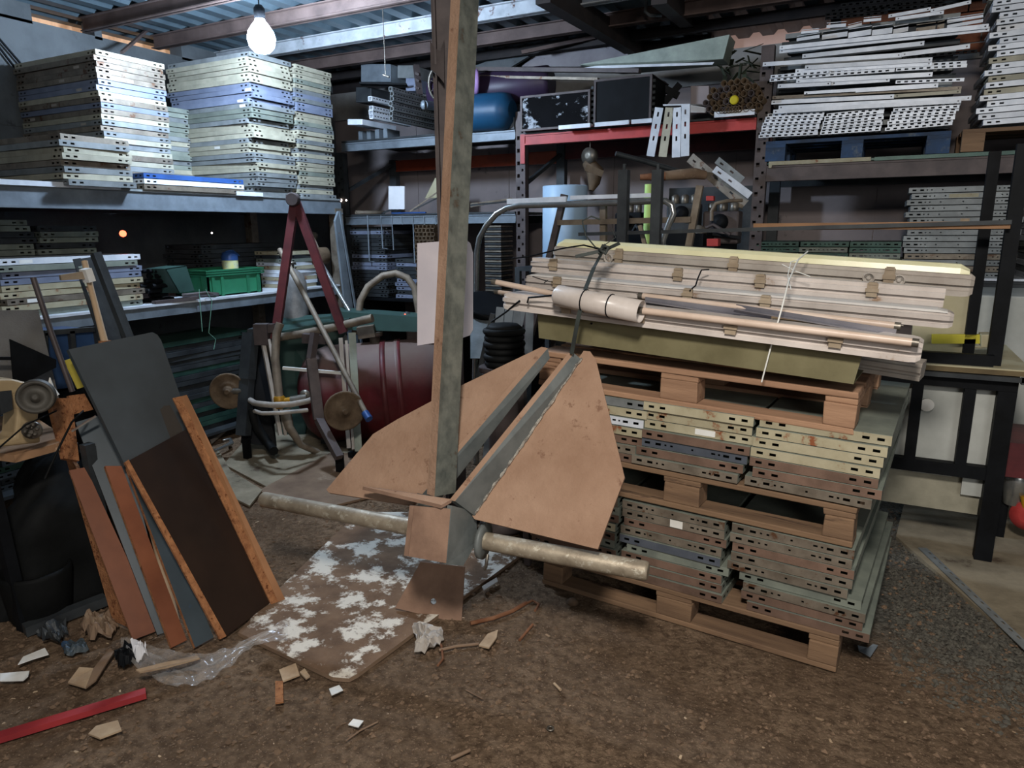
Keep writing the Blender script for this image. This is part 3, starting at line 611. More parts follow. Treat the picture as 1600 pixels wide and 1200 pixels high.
def fstack(u, v, z0, cols, tilt, phrase, group, kinds, du=None, jr=.012):
    R = random.Random(len(phrase) * 7 + int(u * 100)); out = []
    for i, c in enumerate(cols):
        o = put(PF1 if kinds[i] else PF, M[c], SP(u + .205 + (du[i] if du else 0) + R.uniform(-.006, .006), v + .45 + R.uniform(-.006, .012), z0 + i * .0368), TH + R.uniform(-jr, jr), 0, tilt,
                f"{CN[c]} shelf panel, {nth(i, len(cols))}{', perforated,' if kinds[i] else ''} {phrase}", group)
        out.append(o)
    return out
g1 = 'panels on the lowest pallet'; g2 = 'panels on the middle pallet'
fstack(-.06, .0, .146, ['brown', 'brown', 'brown', 'green', 'brown', 'cream', 'brown', 'green', 'rustg'], .005, 'in the left pile on the lowest pallet', g1, [0, 0, 0, 0, 1, 1, 0, 0, 1])
k1 = fstack(.372, .0, .146, ['brown', 'brown', 'brown', 'green', 'slate', 'rustg', 'brown', 'rustg', 'rustg'], .005, 'in the middle pile on the lowest pallet', g1, [0, 0, 0, 0, 0, 1, 0, 1, 1], [.01, .0, .0, .02, 0, 0, 0, 0, 0])
k2 = fstack(.80, .0, .146, ['brown', 'brown', 'rustg', 'green', 'rustg', 'rustg', 'brown', 'rustg', 'rustg'], .008, 'in the right pile on the lowest pallet', g1, [0, 0, 1, 0, 1, 0, 0, 1, 1], [.075, .06, .06, .05, .01, .01, .015, .005, .01])
fstack(.035, .0, .638, ['brown', 'rustg', 'brown', 'cream', 'white', 'cream', 'grey'], .016, 'in the left pile on the middle pallet', g2, [0, 1, 0, 0, 1, 0, 0], [-.03, -.02, 0, 0, 0, .01, .02])
k3 = fstack(.452, .0, .636, ['rustg', 'brown', 'slate', 'brown', 'cream', 'cream', 'cream'], .016, 'in the middle pile on the middle pallet', g2, [1, 0, 1, 0, 0, 0, 0], [-.045, -.03, -.015, -.01, 0, 0, 0])
k4 = fstack(.868, .0, .632, ['rustg', 'brown', 'brown', 'cream', 'cream', 'cream', 'cream'], .016, 'in the right pile on the middle pallet', g2, [1, 0, 0, 0, 0, 0, 0], [-.025, -.01, -.01, -.01, .0, .005, .012])
for (o, u, w_, h_) in ((k3[4], .03, .075, .022), (k1[7], .02, .05, .03)): sticker(o, 'y', u, w_, h_, .41, .9, .017)

def rot_root(r, loc, e): r.location = loc; r.rotation_euler = e
# olive sheet metal box
def olive():
    a = SP(-.02, 0.03, 1.053); r = thing('olive_metal_box', 'long olive painted sheet metal box lying on the topmost pallet', 'metal box', a)
    pts = [pY(842, 527, 2.515), pY(1334, 599, 2.415), pY(1350, 546, 2.415), pY(840, 486, 2.515)]
    e = E2 * .5
    mb = MB(); mb.slab([pts[3], pts[2], pts[2] + e, pts[3] + e][::-1], .004, V((0, 0, 1))); mb.slab([pts[0], pts[1], pts[2], pts[3]], .004, -E2); mb.slab([pts[0] + e, pts[3] + e, pts[2] + e, pts[1] + e], .004, E2)
    mb.slab([pts[0] + e, pts[1] + e, pts[1], pts[0]][::-1], .003, V((0, 0, 1)))
    sh = part(r, 'shell', mb, M['olive'])
    mb = MB(); mb.slab([pts[0] + E1 * .001, pts[3] + E1 * .001, pts[3] + e + E1 * .001, pts[0] + e + E1 * .001], .004, -E1)
    part(r, 'end_cap', mb, M['olive'])
    mb = MB(); q = [pts[1] - E1 * .05, pts[2] - E1 * .05]; mb.slab([q[0] + E2 * .01, q[0] + E2 * .49, q[1] + E2 * .49, q[1] + E2 * .01], .003, E1); part(r, 'inner_divider', mb, M['darkg'])
    mb = MB()
    for x, y in ((1179, 516), (1216, 529), (926, 505)): p = pY(x, y, 2.5 - .1 * (x - 842) / 492 + .004); mb.lathe(p - E2 * .008, [(.004, 0), (.004, .004)], 8, -E2)
    part(sh, 'rivet', mb, M['black'])
olive()
# fluorescent fixtures
mb = MB(); q = [SP(.02, .56, 1.06), SP(1.1, .56, 1.03), SP(1.1, .76, 1.03), SP(.02, .76, 1.06)]; q = q + [p + V((0, 0, .235)) for p in q]; mb.hexa(q); solo('long_carton', mb, M['chipw'], 'long carton hidden behind the olive box under the fixtures', 'carton')
fxg = 'old fluorescent fixtures piled on the top pallet'
def housing(name, label, A, B, h, d, m, top=None, clips=(), rounded=True, groove=True, rings=(), cat='lamp fixture'):
    # A,B: left and right centre points of the front face; height h, depth d back along E2; local x axis A->B
    A = V(A); B = V(B); L = (B - A).length; ax = (B - A).normalized(); nn = V((-ax.y, ax.x, 0)).normalized(); up = ax.cross(nn); up.normalize()
    c = (A + B) / 2 + nn * d / 2; r = thing(name, label, cat, c, fxg)
    def T(x, y, z): return c + ax * x + nn * y + up * z
    mb = MB(); prof = [(-d / 2, -h * .3), (-d / 2 + .012, -h / 2), (d / 2 - .012, -h / 2), (d / 2, -h * .3), (d / 2, h * .3), (d / 2 - .012, h / 2), (-d / 2 + .012, h / 2), (-d / 2, h * .3)]
    if groove: prof = [(-d / 2 + .008, -h * .28), (-d / 2 + .008, -h / 2), (d / 2 - .008, -h / 2), (d / 2 - .008, -h * .28), (d / 2, h * .0), (d / 2, h * .2), (d / 2 - .014, h * .26), (d / 2 - .014, h / 2), (-d / 2 + .014, h / 2), (-d / 2 + .014, h * .28), (-d / 2, h * .24), (-d / 2, -h * .02), (-d / 2 + .016, -h * .06), (-d / 2 + .016, -h * .24)]
    xs = [-L / 2, -L / 2 + .012, -L / 2 + .03, L / 2 - .03, L / 2 - .012, L / 2] if rounded else [-L / 2, L / 2]
    sc = [.72, .93, 1, 1, .93, .72] if rounded else [1, 1]
    vs = [T(x, y * (1 - (1 - s) * .8), z * s) for x, s in zip(xs, sc) for y, z in prof]; k = len(prof); fs = []
    for i in range(len(xs) - 1):
        for j in range(k): fs.append((i * k + j, i * k + (j + 1) % k, (i + 1) * k + (j + 1) % k, (i + 1) * k + j)[::-1])
    mb.add(vs, fs); mb.add(vs[:k], [tuple(range(k))]); mb.add(vs[-k:], [tuple(range(k))[::-1]])
    bd = part(r, 'body', mb, M[m])
    if top:
        mb = MB(); hh = top[1]
        pr = [(-d * .42, 0), (d * .42, 0), (d * .38, hh * .6), (d * .2, hh), (-d * .2, hh), (-d * .38, hh * .6)]
        xs = [-L / 2 + .02, -L / 2 + .05, L / 2 - .05, L / 2 - .02]; sc = [.5, 1, 1, .5]
        vs = [T(x, y, h / 2 - .004 + z * s) for x, s in zip(xs, sc) for y, z in pr]; k = 6; fs = []
        for i in range(3):
            for j in range(k): fs.append((i * k + j, (i + 1) * k + j, (i + 1) * k + (j + 1) % k, i * k + (j + 1) % k)[::-1])
        mb.add(vs, fs); mb.add(vs[:k], [tuple(range(k))]); mb.add(vs[-k:], [tuple(range(k))[::-1]]); part(r, 'diffuser', mb, M[top[0]], 'yellowed clear diffuser' if top[0] == 'yellowd' else None)
    for f in clips:
        x = -L / 2 + f * L; mb = MB(); y = -d / 2 - .004
        def cb(x0, x1, y0, y1, z0, z1): mb.hexa([T(x0, y0, z0), T(x1, y0, z0), T(x1, y1, z0), T(x0, y1, z0), T(x0, y0, z1), T(x1, y0, z1), T(x1, y1, z1), T(x0, y1, z1)])
        cb(x - .018, x + .018, y, y + .012, -h * .25, h * .5); cb(x - .022, x + .022, y - .006, y + .006, h * .02, h * .22); cb(x - .014, x + .014, y - .003, y + .02, h * .42, h * .56)
        part(bd, 'latch_clip', mb, M['clip'], 'tan latch clip')
    for f in rings:
        x = -L / 2 + f * L; mb = MB(); mb.lathe(T(x, -d / 2 + .004, 0), [(.022, 0), (.022, .006), (.017, .007), (.017, .004), (.008, .004), (.008, .008), (.003, .008)], 18, -nn); part(bd, 'cable_knockout', mb, M['plasticg'])
    return r, T
def on(yl, yr, *q):   # endpoints on slanted row plane
    return pY(q[0], q[1], yl), pY(q[2], q[3], yr)
A, B = on(3.12, 3.02, 862, 397, 1522, 447)
housing('weatherproof_fixture', 'grey beige housing with yellowed diffuser, backmost in the fixture pile', A, B, .085, .12, 'plasticg', ('yellowd', .034), (.2, .5, .84), rings=(.17, .8, .86))
A, B = on(2.92, 2.86, 829, 414, 1476, 466)
housing('channel_fixture', 'long pinkish white channel with tan clips, second from the back', A, B, .065, .10, 'plastic', None, (.07, .42, .62, .86), rounded=False)
A, B = on(2.76, 2.70, 818, 439, 1490, 502)
housing('trough_fixture', 'glossy white edged trough fixture below the long channel', A, B, .055, .12, 'plastic', ('plasticp', .012), (.1, .45, .63))
A, B = on(2.455, 2.35, 782, 470, 1440, 552)
housing('trough_fixture', 'lowest front trough fixture overhanging both ends of the olive box', A, B, .066, .14, 'plastic', None, (.2, .4, .62, .84))
A, B = on(2.74, 2.62, 1130, 535, 1438, 583)
housing('trough_fixture', 'short reflector fixture end poking out right of the olive box', A, B, .06, .12, 'plasticg', ('mirror', .008), (.6,), rounded=False)
# tubes, round cover, reflector
def tubeobj(name, label, pts, r, m, caps=True, cat='lamp tube', seg=12):
    mb = MB(); mb.tube(pts, r, seg); rt = thing(name, label, cat, (V(pts[0]) + V(pts[-1])) / 2 - V((0, 0, r)), fxg); gt = part(rt, 'glass_tube', mb, M[m])
    if caps:
        for p, q in ((pts[0], pts[1]), (pts[-1], pts[-2])):
            d = (V(p) - V(q)).normalized(); mb = MB(); mb.tube([V(p) - d * .012, V(p) + d * .006], r * 1.06, seg); mb.tube([V(p) + d * .006 + V((0, 0, .004)), V(p) + d * .014 + V((0, 0, .004))], .0016, 6); part(gt, 'end_cap', mb, M['metal'])
    return rt
tubeobj('fluorescent_tube', 'dusty long lamp tube lying in front of the glossy trough', [pY(1000, 462, 2.62), pY(1404, 510, 2.54)], .0125, 'tube')
tubeobj('fluorescent_tube', 'dusty lamp tube lying lowest along the front trough', [pY(1000, 485, 2.39), pY(1432, 536, 2.33)], .0125, 'tube')
tubeobj('fluorescent_tube', 'tan lamp tube sticking out at the left end of the pile', [pY(771, 440, 2.46), pY(905, 467, 2.50)], .011, 'tube')
tubeobj('fluorescent_tube', 'thin white tube sticking out left below the tan one', [pY(775, 456, 2.58), pY(905, 472, 2.60)], .009, 'tube')
def cover():
    A = pY(868, 461, 2.40); B = pY(1002, 487, 2.36); r = thing('curved_tube_cover', 'pinkish half-round plastic cover banded in black on the pile', 'tube cover', A, fxg)
    ax = (B - A).normalized(); nn = V((-ax.y, ax.x, 0)).normalized(); up = ax.cross(nn)
    def arc(x, r_): return [A + ax * x + nn * (math.cos(t) * r_) + up * (math.sin(t) * r_) for t in [PI * 2 * (k / 20) for k in range(20)]]
    L = (B - A).length; mb = MB(); R_ = .04
    rings = [arc(0, R_ * .7), arc(.012, R_), arc(L, R_), arc(L, R_ - .003), arc(.02, R_ - .003)]
    vs = [p for q in rings for p in q]; fs = []
    for i in range(4):
        for k in range(20): fs.append((i * 20 + k, i * 20 + (k + 1) % 20, (i + 1) * 20 + (k + 1) % 20, (i + 1) * 20 + k))
    mb.add(vs, fs, 0, True); mb.add(rings[0], [tuple(range(20))]); part(r, 'shell', mb, M['plastic'])
    for x in (.36, .66): 
        mb = MB(); mb.tube(arc(L * x, R_ + .001) + [arc(L * x, R_ + .001)[0]], .0025, 6); part(r, 'black_band', mb, M['black'])
cover()
mb = MB(); mb.bar(pY(1008, 470, 2.58), pY(1205, 500, 2.52), .05, .004); mb.bar(pY(1008, 470, 2.60), pY(1205, 496, 2.54), .004, .03); mb.bar(pY(1150, 482, 2.56), pY(1400, 524, 2.46), .045, .004); mb.bar(pY(1150, 480, 2.58), pY(1400, 520, 2.48), .004, .022)
solo('reflector_strip', mb, M['mirror'], 'bent grey mirror strips tapering to the right among the tubes', 'reflector', fxg)
for (a, b, c, lab) in (((1085, 425), (1080, 440), (1060, 458), 'black wire loop behind the clip in mid pile'),):
    mb = MB(); mb.tube([pY(1108, 421, 2.84), pY(1096, 422, 2.82), pY(1090, 436, 2.8), pY(1087, 446, 2.78), pY(1078, 454, 2.72)], .003, 6); solo('wire', mb, M['black'], lab, 'wire')
mb = MB(); mb.tube([pY(824, 473, 2.42), pY(826, 465, 2.41), pY(850, 463, 2.40), pY(868, 461, 2.39)], .004, 6); mb.tube([pY(768, 503, 2.5), pY(790, 488, 2.47), pY(812, 470, 2.44)], .004, 6)
solo('wire', mb, M['black'], 'black wire at the left end of the fixture pile', 'wire')
mb = MB(); mb.tube([pY(832, 432, 2.66), pY(850, 438, 2.65), pY(864, 441, 2.66)], .002, 6); mb.tube([pY(856, 438, 2.66), pY(850, 442, 2.65)], .002, 6); solo('wire', mb, M['black'], 'thin black wire twist near the left end of the trough', 'wire')
# strap
def strapob():
    r = thing('tie_strap', 'dark grey strap knotted over the fixtures and down to the fluke tip', 'strap', pY(940, 395, 2.7))
    mb = MB()
    path = [pY(893, 553, 2.36), pY(903, 500, 2.36), pY(912, 458, 2.365), pY(928, 418, 2.50), pY(941, 394, 2.72)]
    for a, b in zip(path[:-1], path[1:]): mb.bar(a, b, .016, .002, up=V((0, -1, .25)))
    part(r, 'strap_band', mb, M['strap'])
    mb = MB(); k0 = pY(944, 391, 2.72); R = random.Random(4)
    mb.tube([k0 + V((-.02, 0, -.015)), k0 + V((.0, -.012, .018)), k0 + V((.02, 0, .012)), k0 + V((.012, -.02, -.012)), k0 + V((-.012, -.015, 0)), k0 + V((.006, .0, .02))], .008, 8)
    part(r, 'knot', mb, M['strap'])
    mb = MB(); mb.bar(k0, pY(899, 401, 2.68), .014, .003, up=V((0, -1, .3))); mb.bar(k0, pY(968, 380, 2.78), .014, .003, up=V((0, -1, .3)))
    mb.tube([k0, pY(930, 386, 2.70), pY(915, 368, 2.66), pY(910, 345, 2.7), pY(924, 338, 2.72), pY(938, 343, 2.74)], .003, 6)
    mb.tube([k0 + V((0, 0, .02)), pY(962, 371, 2.74), pY(956, 357, 2.74)], .002, 6)
    part(r, 'loose_end', mb, M['strap'])
    mb = MB(); mb.tube([k0, pY(912, 383, 2.75), pY(880, 388, 2.8), pY(826, 401, 2.86), pY(800, 404, 2.9)], .0035, 6); part(r, 'side_cord', mb, M['black'])
strapob()
mb = MB(); mb.tube([pY(1190, 597, 2.42), pY(1205, 540, 2.42), pY(1222, 480, 2.43), pY(1232, 440, 2.60), pY(1244, 412, 2.8), pY(1248, 405, 2.86), pY(1262, 393, 2.96)], .0028, 6)
mb.tube([pY(1248, 406, 2.85), pY(1236, 409, 2.82), pY(1231, 430, 2.72), pY(1236, 452, 2.62)], .0018, 6); mb.tube([pY(1222, 413, 2.82), pY(1244, 424, 2.8), pY(1266, 432, 2.8)], .0018, 6)
solo('white_string', mb, M['string'], 'white string tied around the fixtures, hanging to the pallet edge', 'string')

# ================================================================== ANCHOR
def anchor():
    base = pZ(670, 965, 0); r = thing('ship_anchor', 'big steel anchor with dusty tan flukes, tall shank and pipe crossbar', 'anchor', base)
    Tt = pD(912, 550, 2.62); Tl = pD(852, 545, 2.68)
    pl = pD(410, 780, 2.86); pr_ = pD(1013, 893, 2.30); pdir = (pr_ - pl).normalized()
    # fluke plane (both flukes lie in nearly one plane)
    B1 = pD(740, 806, 2.47); fdir = (Tt - B1).normalized(); n = pdir.cross(fdir).normalized()
    if n.z < 0: n = -n
    def F(x, y): return pP(x, y, B1, n)
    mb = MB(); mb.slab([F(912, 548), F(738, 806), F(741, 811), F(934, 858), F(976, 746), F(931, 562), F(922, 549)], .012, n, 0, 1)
    part(r, 'right_fluke', mb, [M['dust'], M['dustd']], 'broad dusty tan fluke plate')
    B2 = B1 + (pl - pr_).normalized() * .17; n2 = n.copy()
    nl = pdir.cross((Tl - pD(640, 786, 2.56)).normalized()).normalized()
    if nl.z < 0: nl = -nl
    L0 = pD(640, 786, 2.56)
    def G(x, y): return pP(x, y, L0, nl)
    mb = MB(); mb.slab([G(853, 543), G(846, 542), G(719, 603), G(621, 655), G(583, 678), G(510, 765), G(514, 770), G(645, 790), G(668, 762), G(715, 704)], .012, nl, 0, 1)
    part(r, 'left_fluke', mb, [M['dust'], M['dustd']], 'broad dusty tan fluke plate')
    # flat bars at the inner fluke edges
    def flat(pa, pb, ha, hb, la, lb, nn, name, th=.024):
        # pa near (crown), pb tip; rises ha/hb above, la/lb below the plane
        d = (pb - pa).normalized(); sd = d.cross(nn).normalized(); mb = MB()
        a0, a1, b0, b1 = pa - nn * la, pa + nn * ha, pb - nn * lb, pb + nn * hb
        o = sd * th / 2
        vs = [a0 - o, a0 + o, a1 + o, a1 - o, b0 - o, b0 + o, b1 + o, b1 - o]
        mb.add(vs, [(0, 3, 2, 1), (4, 5, 6, 7), (0, 1, 5, 4), (1, 2, 6, 5), (3, 0, 4, 7)], 0); mb.add(vs, [(2, 3, 7, 6)], 1)
        return part(r, name, mb, [M['plate'], M['dust']], 'grey flat bar with dusty top edge')
    def barq(q, side, name, th=.022):   # q: near top, tip top, tip bottom, near bottom of the visible face
        mb = MB(); o = -pdir * th; vs = q + [p + o for p in q]
        mb.add(vs, [(0, 3, 2, 1), (4, 5, 6, 7), (1, 2, 6, 5), (3, 7, 6, 2), (0, 4, 7, 3)], 0); mb.add(vs, [(0, 1, 5, 4)], 1)
        return part(r, name, mb, [M['plate'], M['dust']], 'grey flat bar with dusty top edge')
    barq([pD(711, 783, 2.40), pD(897, 552, 2.60), F(909, 562), F(742, 806)], 1, 'right_fluke_bar')
    barq([pD(660, 772, 2.55), pD(856, 544, 2.67), pD(859, 560, 2.68), pD(664, 812, 2.60)], 1, 'left_fluke_bar')
    # weld bead
    mb = MB(); R = random.Random(3); q = [F(740 + (907 - 740) * t, 802 + (560 - 802) * t) for t in [k / 44 for k in range(45)]]
    off = n * .004 + pdir * .006
    mb.tube([p + off + V((R.uniform(-.003, .003), R.uniform(-.003, .003), R.uniform(-.002, .002))) for p in q], [.0065 + R.uniform(-.002, .002) if k < 34 else .004 for k in range(45)], 6); part(r, 'weld_seam', mb, M['weld'], 'bright rough weld seam')
    # crown box: front plate, right side plate
    D0 = 2.40
    c1, c2, c3, c4 = pD(640, 790, 2.43), pD(704, 795, 2.38), pD(697, 880, 2.36), pD(631, 868, 2.41)
    nf = (c2 - c1).cross(c3 - c2).normalized()
    if nf.dot(CAM - c1) < 0: nf = -nf
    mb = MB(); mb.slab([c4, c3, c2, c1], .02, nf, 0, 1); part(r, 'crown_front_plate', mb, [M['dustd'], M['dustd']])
    d1, d2, d3, d4 = pD(706, 790, 2.38), pD(744, 800, 2.50), pD(746, 845, 2.50), pD(698, 882, 2.36)
    d35 = pD(724, 884, 2.42)
    ns = (d2 - d1).cross(d4 - d1).normalized()
    if ns.dot(CAM - d1) < 0: ns = -ns
    mb = MB(); mb.slab([d1, d4, d35, d3, d2], .02, ns); part(r, 'crown_side_plate', mb, M['plate'])
    mb = MB(); mb.slab([pD(631, 868, 2.41), pD(640, 790, 2.43), pD(642, 788, 2.60), pD(632, 858, 2.60)], .02, -ns); part(r, 'crown_side_plate', mb, M['dustd'])
    # top flat strip
    mb = MB(); t1, t2, t3, t4 = pD(567, 760, 2.56), pD(690, 789, 2.38), pD(706, 780, 2.39), pD(596, 763, 2.58)
    nt_ = (t2 - t1).cross(t4 - t1).normalized(); nt_ = nt_ if nt_.z > 0 else -nt_
    mb.slab([t1, t2, t3, t4], .012, nt_, 0, 1); part(r, 'crown_strip', mb, [M['dust'], M['dustd']])
    # pipe crossbar and flanges
    mb = MB(); mb.tube([pl, pl + pdir * .006, pr_ - pdir * .012, pr_ - pdir * .003, pr_], [.026, .031, .033, .031, .026], 24); part(r, 'crossbar_pipe', mb, M['pipe'], 'long dirty galvanised pipe')
    pc = pl + pdir * ((d1 - pl).dot(ns) / pdir.dot(ns)) + pdir * .03
    mb = MB(); mb.lathe(pc, [(.034, -.02), (.066, -.02), (.066, -.004), (.036, -.004)], 28, pdir); part(r, 'flange', mb, M['plate'])
    mb = MB(); k = pc + pdir * .02
    mb.tube([k + V((0, -.03, -.035)), k + V((.004, -.045, -.05)), k + V((.0, -.045, -.075)), k + V((-.01, -.035, -.09))], .006, 8); part(r, 'shackle_pin', mb, M['metal'])
    # lower plate with a round hole
    e = [pD(657, 878, 2.86), pD(726, 886, 2.84), None, None]
    e[2] = pZ(721, 975, .02); e[3] = pZ(617, 950, .03)
    npl = (e[1] - e[0]).cross(e[3] - e[0]).normalized()
    if npl.dot(CAM - e[0]) < 0: npl = -npl
    e = [pP(657, 878, e[3], npl), pP(726, 886, e[3], npl), pP(721, 975, e[3], npl), pP(617, 950, e[3], npl)]
    hc = pP(677, 940, e[3], npl); hx = (e[2] - e[3]).normalized(); hy = npl.cross(hx); ns_ = 24
    ring = [hc + hx * math.cos(2 * PI * k / ns_) * .0125 + hy * math.sin(2 * PI * k / ns_) * .0125 for k in range(ns_)]
    # outer boundary sampled to match the ring by angle
    def edgept(a):
        d = hx * math.cos(a) + hy * math.sin(a); best = None
        for i in range(4):
            p, q = e[i], e[(i + 1) % 4]; s = q - p
            A2 = [[d.dot(hx), -s.dot(hx)], [d.dot(hy), -s.dot(hy)]]; b2 = [(p - hc).dot(hx), (p - hc).dot(hy)]
            det = A2[0][0] * A2[1][1] - A2[0][1] * A2[1][0]
            if abs(det) < 1e-9: continue
            t = (b2[0] * A2[1][1] - A2[0][1] * b2[1]) / det; u = (A2[0][0] * b2[1] - b2[0] * A2[1][0]) / det
            if t > 0 and -1e-6 <= u <= 1 + 1e-6 and (best is None or t < best): best = t
        return hc + d * best
    angs = sorted([(2 * PI * k / ns_) for k in range(ns_)] + [math.atan2((p - hc).dot(hy), (p - hc).dot(hx)) % (2 * PI) for p in e])
    inn = [hc + hx * math.cos(a) * .0125 + hy * math.sin(a) * .0125 for a in angs]; out = [edgept(a) for a in angs]; m = len(angs); th = -npl * .012
    mb = MB(); mb.add(inn + out + [p + th for p in inn] + [p + th for p in out], [(i, (i + 1) % m, m + (i + 1) % m, m + i) for i in range(m)][::1] + [(2 * m + i, 3 * m + i, 3 * m + (i + 1) % m, 2 * m + (i + 1) % m) for i in range(m)] + [(m + i, m + (i + 1) % m, 3 * m + (i + 1) % m, 3 * m + i) for i in range(m)] + [(i, 2 * m + i, 2 * m + (i + 1) % m, (i + 1) % m) for i in range(m)])
    part(r, 'crown_foot_plate', mb, M['dustd'], 'tan trapezoid plate with a round hole')
    # shank: slab with narrow dusty edge towards -Y and broad grey face
    pb = pD(683, 776, 2.52); pt = pD(722, -70, 2.56); ax = (pt - pb).normalized()
    b0 = pD(667, 772, 2.50); b1 = pD(679, 776, 2.47); b2 = pD(712, 770, 2.56)
    t0 = pD(706, -40, 2.55); t1_ = pD(721, -40, 2.52); t2_ = pD(750, -40, 2.62)
    bk = (b2 - b1) ; tk = (t2_ - t1_)
    b3 = b0 + bk; t3 = t0 + tk
    mb = MB(); vs = [b0, b1, b2, b3, t0, t1_, t2_, t3]
    mb.add(vs, [(0, 1, 5, 4)], 1); mb.add(vs, [(1, 2, 6, 5), (2, 3, 7, 6), (3, 0, 4, 7), (0, 3, 2, 1), (4, 5, 6, 7)], 0)
    part(r, 'shank', mb, [M['shankm'], M['dust']], 'tall grey shank with dusty narrow edge')
anchor()
# ================================================================== LEANING BOARDS, LEFT
bg = 'laminated boards leaning in a row at the left'
def board(name, label, BL, BR, TR, TL, t, face, edge, back=None):
    # corners of the front face; slab grows behind it
    n = (BR - BL).cross(TR - BL).normalized()
    if n.dot(CAM - BL) < 0: n = -n
    TL = CAM + (TL - CAM) * ((BL - CAM).dot(n) / (TL - CAM).dot(n))   # keep the board flat
    mb = MB(); mb.slab([BL, BR, TR, TL], t, n, 0, 1); c = (BL + BR) / 2; c.z = min(BL.z, BR.z)
    return solo(name, mb, [face, edge], label, 'board', bg)
def tp(x, y, X): return pX(x, y, X)
g0 = .012
board('laminate_board', 'dark brown board with crumbly orange edges, nearest in the leaning row', pZ(350, 996, g0), pZ(424, 942, g0), tp(296, 668, -2.52), tp(197, 722, -2.46), .016, M['lam_d'], M['osb'])
# thick orange edged board right
def edgeboard(label, b0, b1, t1, t0, face, th=.03, m2='osb', depth=.25):
    # narrow edge face b0-b1-t1-t0 facing the camera, board runs back
    mb = MB(); n = (b1 - b0).cross(t0 - b0).normalized()
    if n.dot(CAM - b0) < 0: n = -n
    bm, tm = b0.lerp(b1, .5), t0.lerp(t1, .55); mb.slab([b0, bm, tm, t0], depth, n, 0, 0); mb.slab([bm, b1, t1, tm], depth, n, 1, 1)
    return solo('laminate_board', mb, [M[m2], M['smooth_edge']], label, 'board', bg)
edgeboard('thick board with rough orange chipboard edge at the right end of the leaning row', pZ(424, 945, g0), pZ(446, 937, g0), tp(292, 617, -2.50), tp(270, 622, -2.50), M['lam_d'], depth=.012)
mb = MB(); q = [pZ(344, 999, g0), pZ(354, 994, g0), tp(201, 718, -2.45), tp(195, 722, -2.45)]
nq = (q[1] - q[0]).cross(q[3] - q[0]).normalized(); nq = nq if nq.dot(CAM - q[0]) > 0 else -nq
mb.slab(q, .012, nq, 0, 0); solo('edge_strip', mb, M['osb'], 'thin crumbling orange strip along the left of the dark brown board', 'board', bg)
def greyb():
    b0, b1, b3 = tp(196, 728, -2.58), tp(300, 672, -2.58), tp(107, 546, -2.76); n = (b1 - b0).cross(b3 - b0).normalized(); n = n if n.dot(CAM - b0) > 0 else -n
    G_ = lambda x, y: pP(x, y, b0, n); mb = MB(); mb.slab([b0, b1, G_(252, 532), G_(246, 523), G_(238, 519), b3], .02, n, 0, 1)
    o = solo('laminate_board', mb, [M['lam_g'], M['lam_b']], 'large plain grey board standing highest in the leaning row', 'board', bg)
    mb = MB(); k = n * .0008; mb.slab([p + k for p in (G_(250, 640), G_(256, 634), G_(266, 633), G_(284, 668), G_(286, 680), G_(268, 690))], .0006, n); c = bpy.data.objects.new('brown_stain', mb.mesh('brown_stain', mat('brown_stain', (62, 56, 50), None, 5, .6), o.location)); COL.objects.link(c); c.parent = o; c['label'] = 'dull brown stain patch'
greyb()
board('laminate_board', 'blue-grey narrow board end left of the dark brown board', pZ(305, 1012, g0), pZ(334, 996, g0), tp(222, 722, -2.60), tp(198, 730, -2.60), .016, M['lam_b'], M['osb'])
board('laminate_board', 'orange-brown board end, second from the left of the low boards', pZ(268, 1012, g0), pZ(292, 1000, g0), tp(190, 728, -2.66), tp(164, 728, -2.66), .016, M['lam_o'], M['osb'])
board('laminate_board', 'dark blue stained board behind the orange-brown ends', pZ(246, 992, g0), pZ(268, 985, g0), tp(182, 640, -2.78), tp(118, 660, -2.78), .016, M['lam_b'], M['darkg'])
board('laminate_board', 'wide orange-brown board, leftmost of the low board ends', pZ(208, 1000, g0), pZ(250, 984, g0), tp(134, 730, -2.76), tp(108, 735, -2.76), .016, M['lam_o'], M['osb'])
board('laminate_board', 'thin chipboard edge furthest left in the leaning row', pZ(176, 970, g0), pZ(204, 982, g0), tp(118, 728, -2.84), tp(98, 700, -2.84), .014, M['osb'], M['osb'])
board('chipboard_offcut', 'upright rough orange chipboard offcut beside the sewing machine', tp(100, 716, -2.76), tp(124, 720, -2.76), tp(112, 622, -2.86), tp(76, 622, -2.86), .02, M['osb'], M['osb'])
board('chipboard_offcut', 'short orange chipboard piece under the grey board top left', tp(112, 648, -2.84), tp(146, 640, -2.84), tp(132, 615, -2.86), tp(108, 618, -2.86), .02, M['osb'], M['osb'])
mb = MB(); mb.bar(tp(112, 674, -2.74), tp(150, 650, -2.70), .012, .006); solo('steel_strip', mb, M['chrome'], 'small bright slotted strip below the short chipboard piece', 'metal strip')
mb = MB(); mb.tube([tp(-4, 702, -2.6), tp(40, 664, -2.62), tp(88, 642, -2.68)], .003, 6); mb.tube([tp(70, 748, -2.6), tp(92, 700, -2.6), tp(112, 660, -2.66), tp(130, 642, -2.7)], .004, 6); solo('looped_cable', mb, M['rubber'], 'thin dark cable looped over the chipboard beside the machine table', 'cable')

